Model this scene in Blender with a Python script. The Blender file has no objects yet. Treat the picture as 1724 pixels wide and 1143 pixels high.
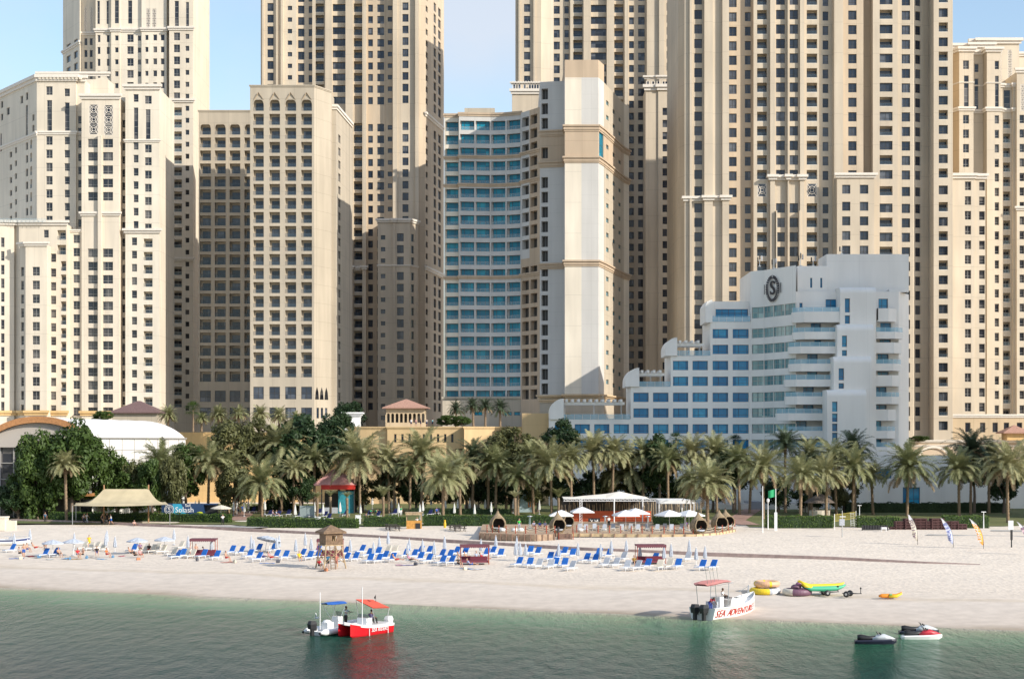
import bpy, math, random
from mathutils import Vector, Matrix
random.seed(7)
S=bpy.context.scene; COL=S.collection
R=math.radians
# ------------------------------------------------------------------ camera numbers (photo pixels -> metres)
F=2734.0; CX=862.0; HY=745.0; H=15.5
def PX(px,Y): return (px-CX)*Y/F
def PZ(py,Y): return H-(py-HY)*Y/F
def shore(x,y): return (y-151.3+0.412*x)/1.0816
def tz(x,y):
    d=shore(x,y)
    if d<=0: return max(-4,0.07*d)
    if d<14: return d/14.0
    if d<50: return 1+0.5*(d-14)/36
    if d<80: return 1.5+(d-50)/30
    return 2.5
def gp(px,py):
    lo,hi=60.0,420.0
    f=lambda Y: PZ(py,Y)-tz(PX(px,Y),Y)
    for _ in range(40):
        m=(lo+hi)/2
        if f(m)>0: lo=m
        else: hi=m
    Y=(lo+hi)/2
    return Vector((PX(px,Y),Y,tz(PX(px,Y),Y)))
def wp(px,py):                       # point on the water
    Y=F*H/(py-HY); return Vector((PX(px,Y),Y,0))
# ------------------------------------------------------------------ materials
MATS={}
def nodes(m):
    m.use_nodes=True; nt=m.node_tree; return nt, nt.nodes['Principled BSDF']
def mat(name,col,rough=0.7,metal=0,noise=0,scale=3.0,bump=0,bscale=None,alpha=1,emit=None,spec=None,col2=None,stretch=None):
    if name in MATS: return MATS[name]
    m=bpy.data.materials.new(name); nt,b=nodes(m); MATS[name]=m
    c=(col[0],col[1],col[2],1)
    b.inputs['Base Color'].default_value=c; b.inputs['Roughness'].default_value=rough; b.inputs['Metallic'].default_value=metal
    if spec is not None: b.inputs['Specular IOR Level'].default_value=spec
    if alpha<1: b.inputs['Alpha'].default_value=alpha
    if noise or bump or col2:
        tc=nt.nodes.new('ShaderNodeTexCoord'); mp=nt.nodes.new('ShaderNodeMapping')
        nt.links.new(tc.outputs['Object'],mp.inputs[0])
        if stretch: mp.inputs['Scale'].default_value=stretch
        n=nt.nodes.new('ShaderNodeTexNoise'); n.inputs['Scale'].default_value=scale; n.inputs['Detail'].default_value=6
        nt.links.new(mp.outputs[0],n.inputs['Vector'])
        if noise or col2:
            r=nt.nodes.new('ShaderNodeMix'); r.data_type='RGBA'
            c2=col2 if col2 else tuple(x*(1-noise) for x in col)
            c1=col if col2 else tuple(min(1,x*(1+noise*.5)) for x in col)
            r.inputs[6].default_value=(*c1,1); r.inputs[7].default_value=(*c2,1)
            mr=nt.nodes.new('ShaderNodeMapRange'); mr.inputs[1].default_value=.35; mr.inputs[2].default_value=.65
            nt.links.new(n.outputs[0],mr.inputs[0]); nt.links.new(mr.outputs[0],r.inputs[0]); nt.links.new(r.outputs[2],b.inputs['Base Color'])
        if bump:
            n2=n
            if bscale:
                n2=nt.nodes.new('ShaderNodeTexNoise'); n2.inputs['Scale'].default_value=bscale; n2.inputs['Detail'].default_value=5
                nt.links.new(mp.outputs[0],n2.inputs['Vector'])
            bp=nt.nodes.new('ShaderNodeBump'); bp.inputs['Strength'].default_value=bump; bp.inputs['Distance'].default_value=.1
            nt.links.new(n2.outputs[0],bp.inputs['Height']); nt.links.new(bp.outputs[0],b.inputs['Normal'])
    return m
def wallmat(name,col,lz=7.0,lx=5.3,stain=.12,line=.28):
    """painted render with panel joints and faint streaks"""
    if name in MATS: return MATS[name]
    m=bpy.data.materials.new(name); nt,b=nodes(m); MATS[name]=m; N=nt.nodes.new; L=nt.links.new
    b.inputs['Roughness'].default_value=.85
    g=N('ShaderNodeNewGeometry'); sp=N('ShaderNodeSeparateXYZ'); L(g.outputs['Position'],sp.inputs[0])
    def lines(src,per,wid):
        a=N('ShaderNodeMath'); a.operation='DIVIDE'; a.inputs[1].default_value=per; L(src,a.inputs[0])
        f=N('ShaderNodeMath'); f.operation='FRACT'; L(a.outputs[0],f.inputs[0])
        c=N('ShaderNodeMath'); c.operation='LESS_THAN'; c.inputs[1].default_value=wid/per; L(f.outputs[0],c.inputs[0]); return c.outputs[0]
    a=N('ShaderNodeMath'); a.operation='MAXIMUM'; L(lines(sp.outputs[2],lz,.07),a.inputs[0]); L(lines(sp.outputs[0],lx,.06),a.inputs[1])
    mp=N('ShaderNodeMapping'); mp.inputs['Scale'].default_value=(1,1,.12); L(g.outputs['Position'],mp.inputs[0])
    n=N('ShaderNodeTexNoise'); n.inputs['Scale'].default_value=.55; n.inputs['Detail'].default_value=7; L(mp.outputs[0],n.inputs['Vector'])
    r=N('ShaderNodeMapRange'); r.inputs[1].default_value=.3; r.inputs[2].default_value=.7; r.inputs[3].default_value=1+stain*.4; r.inputs[4].default_value=1-stain; L(n.outputs[0],r.inputs[0])
    n3=N('ShaderNodeTexNoise'); n3.inputs['Scale'].default_value=.07; L(g.outputs['Position'],n3.inputs['Vector'])
    r3=N('ShaderNodeMapRange'); r3.inputs[1].default_value=.35; r3.inputs[2].default_value=.65; r3.inputs[3].default_value=.94; r3.inputs[4].default_value=1.04; L(n3.outputs[0],r3.inputs[0])
    k=N('ShaderNodeMath'); k.operation='MULTIPLY_ADD'; k.inputs[1].default_value=-line; k.inputs[2].default_value=1; L(a.outputs[0],k.inputs[0])
    t=N('ShaderNodeMath'); t.operation='MULTIPLY'; L(r.outputs[0],t.inputs[0]); L(k.outputs[0],t.inputs[1])
    t2=N('ShaderNodeMath'); t2.operation='MULTIPLY'; L(t.outputs[0],t2.inputs[0]); L(r3.outputs[0],t2.inputs[1])
    v=N('ShaderNodeVectorMath'); v.operation='SCALE'; v.inputs[0].default_value=col; L(t2.outputs[0],v.inputs['Scale']); L(v.outputs[0],b.inputs['Base Color'])
    return m
def glassmat(name,dark,light,rough=.08,amt=.5,cell=(2.1,2.1,3.4),spec=.5):
    """window glass: some rooms with drawn curtains, some dark"""
    if name in MATS: return MATS[name]
    m=bpy.data.materials.new(name); nt,b=nodes(m); MATS[name]=m; N=nt.nodes.new; L=nt.links.new
    b.inputs['Roughness'].default_value=rough; b.inputs['Specular IOR Level'].default_value=spec
    g=N('ShaderNodeNewGeometry'); d=N('ShaderNodeVectorMath'); d.operation='DIVIDE'; d.inputs[1].default_value=cell; L(g.outputs['Position'],d.inputs[0])
    f=N('ShaderNodeVectorMath'); f.operation='FLOOR'; L(d.outputs[0],f.inputs[0])
    w=N('ShaderNodeTexWhiteNoise'); L(f.outputs[0],w.inputs['Vector'])
    n=N('ShaderNodeTexNoise'); n.inputs['Scale'].default_value=.9; n.inputs['Detail'].default_value=4; L(g.outputs['Position'],n.inputs['Vector'])
    a=N('ShaderNodeMath'); a.operation='POWER'; a.inputs[1].default_value=2.5; L(w.outputs['Value'],a.inputs[0])
    mm=N('ShaderNodeMath'); mm.operation='MULTIPLY'; L(a.outputs[0],mm.inputs[0]); L(n.outputs[0],mm.inputs[1])
    m2=N('ShaderNodeMath'); m2.operation='MULTIPLY'; m2.inputs[1].default_value=amt*2; L(mm.outputs[0],m2.inputs[0])
    x=N('ShaderNodeMix'); x.data_type='RGBA'; x.inputs[6].default_value=(*dark,1); x.inputs[7].default_value=(*light,1); L(m2.outputs[0],x.inputs[0]); L(x.outputs[2],b.inputs['Base Color'])
    bp=N('ShaderNodeBump'); bp.inputs['Strength'].default_value=.12; bp.inputs['Distance'].default_value=.3; L(n.outputs[0],bp.inputs['Height']); L(bp.outputs[0],b.inputs['Normal'])
    return m
# ------------------------------------------------------------------ mesh accumulator
class MB:
    def __init__(s): s.v=[]; s.f=[]; s.m=[]; s.M=None
    def add(s,vs,fs,mi=0):
        o=len(s.v)
        if s.M is not None: vs=[s.M@Vector(p) for p in vs]
        s.v.extend([tuple(p) for p in vs]); s.f.extend([tuple(i+o for i in f) for f in fs]); s.m.extend([mi]*len(fs)); return s
    def quad(s,a,b,c,d,mi=0): return s.add([a,b,c,d],[(0,1,2,3)],mi)
    def box(s,x0,x1,y0,y1,z0,z1,mi=0):
        return s.add([(x0,y0,z0),(x1,y0,z0),(x1,y1,z0),(x0,y1,z0),(x0,y0,z1),(x1,y0,z1),(x1,y1,z1),(x0,y1,z1)],
         [(0,3,2,1),(4,5,6,7),(0,1,5,4),(1,2,6,5),(2,3,7,6),(3,0,4,7)],mi)
    def cbox(s,c,d,rz=0,mi=0,rx=0,ry=0):
        M=Matrix.Translation(c)@Matrix.Rotation(rz,4,'Z')@Matrix.Rotation(ry,4,'Y')@Matrix.Rotation(rx,4,'X')
        h=[x/2 for x in d]
        vs=[M@Vector((sx*h[0],sy*h[1],sz*h[2])) for sz in(-1,1) for sx,sy in((-1,-1),(1,-1),(1,1),(-1,1))]
        return s.add(vs,[(0,3,2,1),(4,5,6,7),(0,1,5,4),(1,2,6,5),(2,3,7,6),(3,0,4,7)],mi)
    def tube(s,pts,rad,n=8,mi=0,cap=True,sy=1.0):
        pts=[Vector(p) for p in pts]; rs=rad if isinstance(rad,(list,tuple)) else [rad]*len(pts)
        vs=[];fs=[]; up=None
        for i,p in enumerate(pts):
            t=(pts[min(i+1,len(pts)-1)]-pts[max(i-1,0)]).normalized()
            if up is None: up=Vector((0,0,1)) if abs(t.z)<.9 else Vector((0,1,0))
            a=t.cross(up)
            if a.length<1e-4: a=t.cross(Vector((1,0,0)))
            a.normalize(); b=a.cross(t).normalized()
            for k in range(n):
                w=2*math.pi*k/n; vs.append(p+a*math.cos(w)*rs[i]+b*math.sin(w)*rs[i]*sy)
        for i in range(len(pts)-1):
            for k in range(n):
                k2=(k+1)%n; fs.append((i*n+k,i*n+k2,(i+1)*n+k2,(i+1)*n+k))
        if cap: fs.append(tuple(range(n-1,-1,-1))); fs.append(tuple((len(pts)-1)*n+k for k in range(n)))
        return s.add(vs,fs,mi)
    def lathe(s,prof,c=(0,0,0),n=16,mi=0,sx=1,sy=1):
        vs=[];fs=[]
        for r,z in prof:
            for k in range(n):
                w=2*math.pi*k/n; vs.append((c[0]+r*sx*math.cos(w),c[1]+r*sy*math.sin(w),c[2]+z))
        for i in range(len(prof)-1):
            for k in range(n):
                k2=(k+1)%n; fs.append((i*n+k,i*n+k2,(i+1)*n+k2,(i+1)*n+k))
        fs.append(tuple(range(n-1,-1,-1))); fs.append(tuple((len(prof)-1)*n+k for k in range(n)))
        return s.add(vs,fs,mi)
    def ell(s,c,r,n=10,m=7,mi=0):
        prof=[(math.sin(math.pi*i/m),-math.cos(math.pi*i/m)) for i in range(m+1)]
        prof[0]=(.01,-1);prof[-1]=(.01,1)
        vs=[];fs=[]
        for rr,z in prof:
            for k in range(n):
                w=2*math.pi*k/n; vs.append((c[0]+rr*r[0]*math.cos(w),c[1]+rr*r[1]*math.sin(w),c[2]+z*r[2]))
        for i in range(m):
            for k in range(n):
                k2=(k+1)%n; fs.append((i*n+k,i*n+k2,(i+1)*n+k2,(i+1)*n+k))
        return s.add(vs,fs,mi)
    def prism(s,poly,z0,z1,mi=0):
        n=len(poly); vs=[(p[0],p[1],z0) for p in poly]+[(p[0],p[1],z1) for p in poly]
        fs=[tuple(range(n-1,-1,-1)),tuple(range(n,2*n))]+[(i,(i+1)%n,n+(i+1)%n,n+i) for i in range(n)]
        return s.add(vs,fs,mi)
    def loft(s,rings,mi=0,closed=True,cap=True):
        n=len(rings[0]); vs=[p for r in rings for p in r]; fs=[]
        for i in range(len(rings)-1):
            for k in range(n if closed else n-1):
                k2=(k+1)%n; fs.append((i*n+k,i*n+k2,(i+1)*n+k2,(i+1)*n+k))
        if cap: fs.append(tuple(range(n-1,-1,-1))); fs.append(tuple((len(rings)-1)*n+k for k in range(n)))
        return s.add(vs,fs,mi)
    def merge(s,o,M):
        k=len(s.v); s.v.extend([tuple(M@Vector(p)) for p in o.v]); s.f.extend([tuple(i+k for i in f) for f in o.f]); s.m.extend(o.m)
    def mesh(s,name,mats,smooth=False):
        me=bpy.data.meshes.new(name); me.from_pydata(s.v,[],s.f)
        for m in mats: me.materials.append(m)
        me.polygons.foreach_set('material_index',[min(i,len(mats)-1) for i in s.m])
        if smooth: me.polygons.foreach_set('use_smooth',[True]*len(s.f))
        me.update(); return me
    def build(s,name,mats,parent=None,smooth=False,loc=None):
        if not isinstance(mats,(list,tuple)): mats=[mats]
        o=bpy.data.objects.new(name,s.mesh(name,mats,smooth)); COL.objects.link(o)
        if parent: o.parent=parent
        if loc is not None: o.location=loc
        return o
def inst(me,name,parent=None,loc=(0,0,0),rz=0,sc=None):
    o=bpy.data.objects.new(name,me); COL.objects.link(o); o.location=loc; o.rotation_euler=(0,0,rz)
    if sc is not None: o.scale=sc if isinstance(sc,(tuple,list)) else (sc,sc,sc)
    if parent: o.parent=parent
    return o
def tag(o,label=None,cat=None,group=None,kind=None):
    if label: o['label']=label
    if cat: o['category']=cat
    if group: o['group']=group
    if kind: o['kind']=kind
    return o
def empty(name,loc=(0,0,0),rz=0,label=None,cat=None,group=None):
    o=bpy.data.objects.new(name,None); COL.objects.link(o); o.location=loc; o.rotation_euler=(0,0,rz); o.empty_display_size=.3
    return tag(o,label,cat,group)
def dup(root,loc=None,rz=None,sc=None,parent=None):
    r=root.copy(); COL.objects.link(r)
    if parent is not None: r.parent=parent
    for ch in root.children: dup(ch,parent=r)
    if loc is not None: r.location=loc
    if rz is not None: r.rotation_euler=(0,0,rz)
    if sc is not None: r.scale=(sc,sc,sc) if not isinstance(sc,(tuple,list)) else sc
    return r
ORD=['first','second','third','fourth','fifth','sixth','seventh','eighth','ninth','tenth','eleventh','twelfth','thirteenth','fourteenth','fifteenth','sixteenth','seventeenth','eighteenth','nineteenth','twentieth']
def ordw(i):
    if i<20: return ORD[i]
    t=['','','twenty','thirty','forty','fifty','sixty'][(i+1)//10]; u=(i+1)%10
    return t+'-'+ORD[u-1] if u else {20:'twentieth',30:'thirtieth',40:'fortieth',50:'fiftieth',60:'sixtieth'}[i+1]
# palette
M_white=mat('white_paint',(.78,.78,.78),.5,noise=.06,scale=1.2)
M_black=mat('black_rubber',(.02,.02,.022),.5)
M_steel=mat('steel',(.55,.56,.58),.3,.8)
M_wood=mat('wood',(.36,.20,.10),.7,noise=.35,scale=4,stretch=(1,1,.3))
M_redwood=mat('red_stained_wood',(.36,.075,.035),.6,noise=.25,scale=5)
M_maroon=mat('maroon_canvas',(.14,.045,.06),.85)
M_blue=mat('blue_towel',(.012,.13,.48),.9,noise=.2,scale=9)
M_navy=mat('navy_fabric',(.012,.018,.10),.9)
M_cream=mat('cream_fabric',(.62,.56,.46),.9,noise=.1)
M_greyfab=mat('grey_fabric',(.42,.44,.48),.9,noise=.15,scale=6)
M_raildark=mat('dark_rail_glass',(.07,.10,.13),.08,alpha=.45,spec=.4)
M_railglass=mat('rail_glass',(.40,.52,.56),.05,alpha=.26,spec=.6)
# ================================================================== SETTING
W_cream=wallmat('cream_render',(.68,.60,.485)); W_pale=wallmat('pale_render',(.72,.645,.53)); W_warm=wallmat('tan_render',(.58,.44,.28))
W_beige=wallmat('beige_render',(.56,.475,.365)); W_beige2=wallmat('light_beige_render',(.60,.52,.41)); W_beiged=wallmat('deep_beige_render',(.53,.43,.315))
W_tan=wallmat('tan_hotel_render',(.47,.405,.315),lz=4.5); W_brown=wallmat('brown_render',(.50,.385,.275)); W_white=wallmat('white_render',(.56,.54,.51),lz=3.26,lx=9,line=.12,stain=.08)
W_hotelw=wallmat('hotel_white',(.87,.84,.79),lz=13,lx=14,line=.12,stain=.06); W_trim=mat('pale_stone_trim',(.72,.66,.58),.8,noise=.08)
W_orange=wallmat('ochre_render',(.66,.44,.20),lz=5,lx=2.6); W_podium=wallmat('peach_render',(.62,.44,.235),lz=3.2,lx=2.4,line=.1)
G_dark=glassmat('dark_window_glass',(.016,.02,.03),(.24,.22,.20),amt=.55); G_tower=glassmat('tower_window_glass',(.015,.024,.042),(.15,.16,.18),amt=.7); G_navy=glassmat('navy_window_glass',(.016,.028,.05),(.16,.18,.22),amt=.8)
G_teal=glassmat('teal_window_glass',(.004,.17,.27),(.02,.34,.46),.12,.9,spec=.3); G_blue=glassmat('blue_window_glass',(.008,.17,.36),(.05,.38,.60),.08,.8,spec=.35)
G_mirror=glassmat('greenish_mirror_glass',(.10,.24,.27),(.35,.50,.48),.05,1.2,cell=(.9,.9,3))
FR_dark=mat('dark_bronze_frame',(.05,.045,.04),.5); FR_light=mat('aluminium_frame',(.32,.31,.29),.5)
# ---------------------------------------------------------------- ground, sea
def terrain():
    b=MB(); xs=[-2500,-1200,-600,-300]+[-220+4*i for i in range(111)]+[300,600,1200,2500]
    ys=[-300,0,60]+[100+2.5*i for i in range(100)]+[360,400,460,600,1000,2000,4000]
    vs=[(x,y,tz(x,y)+(0.05*math.sin(x*.31+y*.17)+.04*math.sin(x*.13-y*.37) if 8<shore(x,y)<95 else 0)) for y in ys for x in xs]; n=len(xs)
    fs=[(j*n+i,j*n+i+1,(j+1)*n+i+1,(j+1)*n+i) for j in range(len(ys)-1) for i in range(n-1)]
    b.add(vs,fs); return b
m=bpy.data.materials.new('beach_sand'); nt,bs=nodes(m); N=nt.nodes.new; L=nt.links.new
bs.inputs['Roughness'].default_value=.95; bs.inputs['Specular IOR Level'].default_value=.1
g=N('ShaderNodeNewGeometry'); dt=N('ShaderNodeVectorMath'); dt.operation='DOT_PRODUCT'; dt.inputs[1].default_value=(.3809,.9246,0); L(g.outputs['Position'],dt.inputs[0])
n0=N('ShaderNodeTexNoise'); n0.inputs['Scale'].default_value=.06; n0.inputs['Detail'].default_value=4; L(g.outputs['Position'],n0.inputs['Vector'])
ma=N('ShaderNodeMath'); ma.operation='MULTIPLY_ADD'; ma.inputs[1].default_value=9; L(n0.outputs[0],ma.inputs[0]); L(dt.outputs['Value'],ma.inputs[2])
sb=N('ShaderNodeMath'); sb.operation='SUBTRACT'; sb.inputs[1].default_value=139.9+4.5; L(ma.outputs[0],sb.inputs[0])
mr=N('ShaderNodeMapRange'); mr.inputs[1].default_value=-3; mr.inputs[2].default_value=40; L(sb.outputs[0],mr.inputs[0])
cr=N('ShaderNodeValToRGB'); e=cr.color_ramp.elements; e[0].position=0; e[0].color=(.30,.235,.165,1); e[1].position=1; e[1].color=(.71,.625,.53,1)
for p,c in((.06,(.36,.295,.225)),(.12,(.57,.49,.415)),(.36,(.63,.555,.48)),(.40,(.58,.495,.40)),(.45,(.66,.575,.485))):
    q=cr.color_ramp.elements.new(p); q.color=(*c,1)
L(mr.outputs[0],cr.inputs[0])
n1=N('ShaderNodeTexNoise'); n1.inputs['Scale'].default_value=.8; n1.inputs['Detail'].default_value=8; L(g.outputs['Position'],n1.inputs['Vector'])
r1=N('ShaderNodeMapRange'); r1.inputs[1].default_value=.3; r1.inputs[2].default_value=.7; r1.inputs[3].default_value=.90; r1.inputs[4].default_value=1.06; L(n1.outputs[0],r1.inputs[0])
sc=N('ShaderNodeVectorMath'); sc.operation='SCALE'; L(cr.outputs[0],sc.inputs[0]); L(r1.outputs[0],sc.inputs['Scale']); fd=N('ShaderNodeMath'); fd.operation='DIVIDE'; fd.inputs[1].default_value=2.1; L(ma.outputs[0],fd.inputs[0])
ff=N('ShaderNodeMath'); ff.operation='FRACT'; L(fd.outputs[0],ff.inputs[0]); fl=N('ShaderNodeMath'); fl.operation='LESS_THAN'; fl.inputs[1].default_value=.14; L(ff.outputs[0],fl.inputs[0])
rg_=N('ShaderNodeMath'); rg_.operation='COMPARE'; rg_.inputs[1].default_value=21.5; rg_.inputs[2].default_value=2.6; L(sb.outputs[0],rg_.inputs[0])
ft_=N('ShaderNodeMath'); ft_.operation='MULTIPLY'; L(fl.outputs[0],ft_.inputs[0]); L(rg_.outputs[0],ft_.inputs[1])
fk=N('ShaderNodeMath'); fk.operation='MULTIPLY_ADD'; fk.inputs[1].default_value=-.10; fk.inputs[2].default_value=1; L(ft_.outputs[0],fk.inputs[0])
sc2=N('ShaderNodeVectorMath'); sc2.operation='SCALE'; L(sc.outputs[0],sc2.inputs[0]); L(fk.outputs[0],sc2.inputs['Scale']); L(sc2.outputs[0],bs.inputs['Base Color'])
n2=N('ShaderNodeTexNoise'); n2.inputs['Scale'].default_value=1.5; n2.inputs['Detail'].default_value=6; L(g.outputs['Position'],n2.inputs['Vector'])
vo=N('ShaderNodeTexVoronoi'); vo.inputs['Scale'].default_value=2.1; L(g.outputs['Position'],vo.inputs['Vector'])
n4=N('ShaderNodeTexNoise'); n4.inputs['Scale'].default_value=.25; n4.inputs['Detail'].default_value=3; L(g.outputs['Position'],n4.inputs['Vector'])
ad0=N('ShaderNodeMath'); ad0.operation='MULTIPLY_ADD'; ad0.inputs[1].default_value=3; L(n4.outputs[0],ad0.inputs[0]); L(n2.outputs[0],ad0.inputs[2])
ad=N('ShaderNodeMath'); ad.operation='ADD'; L(ad0.outputs[0],ad.inputs[0]); L(vo.outputs['Distance'],ad.inputs[1])
rb=N('ShaderNodeMapRange'); rb.inputs[1].default_value=14; rb.inputs[2].default_value=22; rb.inputs[3].default_value=.05; rb.inputs[4].default_value=.3; L(sb.outputs[0],rb.inputs[0])
bp=N('ShaderNodeBump'); bp.inputs['Distance'].default_value=.16; L(rb.outputs[0],bp.inputs['Strength']); L(ad.outputs[0],bp.inputs['Height']); L(bp.outputs[0],bs.inputs['Normal'])
tag(terrain().build('beach_ground',m,smooth=True),kind='structure')
# water
m=bpy.data.materials.new('sea_water'); nt,bs=nodes(m); N=nt.nodes.new; L=nt.links.new
bs.inputs['Roughness'].default_value=.05; bs.inputs['IOR'].default_value=1.33; bs.inputs['Specular IOR Level'].default_value=.02
g=N('ShaderNodeNewGeometry'); dt=N('ShaderNodeVectorMath'); dt.operation='DOT_PRODUCT'; dt.inputs[1].default_value=(.3809,.9246,0); L(g.outputs['Position'],dt.inputs[0])
n0=N('ShaderNodeTexNoise'); n0.inputs['Scale'].default_value=.05; n0.inputs['Detail'].default_value=5; L(g.outputs['Position'],n0.inputs['Vector'])
ma=N('ShaderNodeMath'); ma.operation='MULTIPLY_ADD'; ma.inputs[1].default_value=10; L(n0.outputs[0],ma.inputs[0]); L(dt.outputs['Value'],ma.inputs[2])
mr=N('ShaderNodeMapRange'); mr.inputs[1].default_value=139.9+5; mr.inputs[2].default_value=139.9-45; L(ma.outputs[0],mr.inputs[0])
cr=N('ShaderNodeValToRGB'); e=cr.color_ramp.elements; e[0].position=0; e[0].color=(.42,.40,.32,1); e[1].position=1; e[1].color=(.006,.040,.042,1)
for p,c in((.03,(.30,.34,.23)),(.07,(.20,.29,.18)),(.18,(.08,.19,.11)),(.30,(.026,.10,.056)),(.55,(.011,.060,.042))):
    q=cr.color_ramp.elements.new(p); q.color=(*c,1)
L(mr.outputs[0],cr.inputs[0]); L(cr.outputs[0],bs.inputs['Base Color'])
mp=N('ShaderNodeMapping'); mp.inputs['Scale'].default_value=(2.6,.8,1); mp.inputs['Rotation'].default_value=(0,0,.12); L(g.outputs['Position'],mp.inputs[0])
a1=N('ShaderNodeTexNoise'); a1.inputs['Scale'].default_value=2.2; a1.inputs['Detail'].default_value=5; a1.inputs['Roughness'].default_value=.6; L(mp.outputs[0],a1.inputs['Vector'])
a2=N('ShaderNodeTexNoise'); a2.inputs['Scale'].default_value=.35; a2.inputs['Detail'].default_value=3; L(mp.outputs[0],a2.inputs['Vector'])
mx=N('ShaderNodeMath'); mx.operation='MULTIPLY_ADD'; mx.inputs[1].default_value=2.2; L(a2.outputs[0],mx.inputs[0]); L(a1.outputs[0],mx.inputs[2])
bp=N('ShaderNodeBump'); bp.inputs['Distance'].default_value=.42; L(mx.outputs[0],bp.inputs['Height'])
p2=N('ShaderNodeTexNoise'); p2.inputs['Scale'].default_value=.06; p2.inputs['Detail'].default_value=3; L(g.outputs['Position'],p2.inputs['Vector'])
pr=N('ShaderNodeMapRange'); pr.inputs[1].default_value=.4; pr.inputs[2].default_value=.62; pr.inputs[3].default_value=.55; pr.inputs[4].default_value=1; L(p2.outputs[0],pr.inputs[0]); L(pr.outputs[0],bp.inputs['Strength'])
L(bp.outputs[0],bs.inputs['Normal'])
b=MB(); b.quad((-2500,-1500,0),(2500,-1500,0),(2500,2500,0),(-2500,2500,0)); 
b=MB(); b.add([(-2500,-1500,0),(2500,-1500,0),(2500,151.3-.412*2500+1.5,0),(-2500,151.3+.412*2500+1.5,0)],[(0,1,2,3)])
tag(b.build('sea_water',m),kind='structure')
# lawn + garden paths
M_lawn=mat('lawn_grass',(.085,.12,.03),.95,col2=(.15,.14,.045),scale=.35,bump=.5,bscale=8)
b=MB()
poly=[(PX(-40,262),262),(PX(390,258),258),(PX(415,252),252),(PX(820,254),254),(PX(830,272),272),(PX(1240,272),272),(PX(1262,250),250),(PX(1690,252),252),(PX(1800,262),262),(PX(1800,345),345),(PX(-60,345),345)]
b.add([(x,y,2.54) for x,y in poly],[tuple(range(len(poly)))])
tag(b.build('lawn',M_lawn),kind='structure')
M_path=mat('brick_paving',(.36,.22,.17),.85,noise=.3,scale=2)
def path(name,pts,w,m,z=2.58):
    b=MB()
    for i in range(len(pts)-1):
        a=Vector(pts[i]);c=Vector(pts[i+1]); t=(c-a).normalized(); n=Vector((-t.y,t.x))*w/2
        b.quad((a.x-n.x,a.y-n.y,z),(a.x+n.x,a.y+n.y,z),(c.x+n.x,c.y+n.y,z),(c.x-n.x,c.y-n.y,z))
    return tag(b.build(name,m),kind='structure')
def g2(px,py): p=gp(px,py); return (p.x,p.y)
path('garden_path',[g2(402,876),g2(415,862),g2(560,858)],3,M_path)
path('garden_path',[g2(1262,884),g2(1238,876),g2(1275,853)],3.4,M_path)
M_pave=mat('grey_paving',(.42,.40,.37),.9,noise=.2,scale=1.5)
path('promenade_path',[g2(350,886),g2(440,890)],4,M_pave,2.56)
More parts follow.
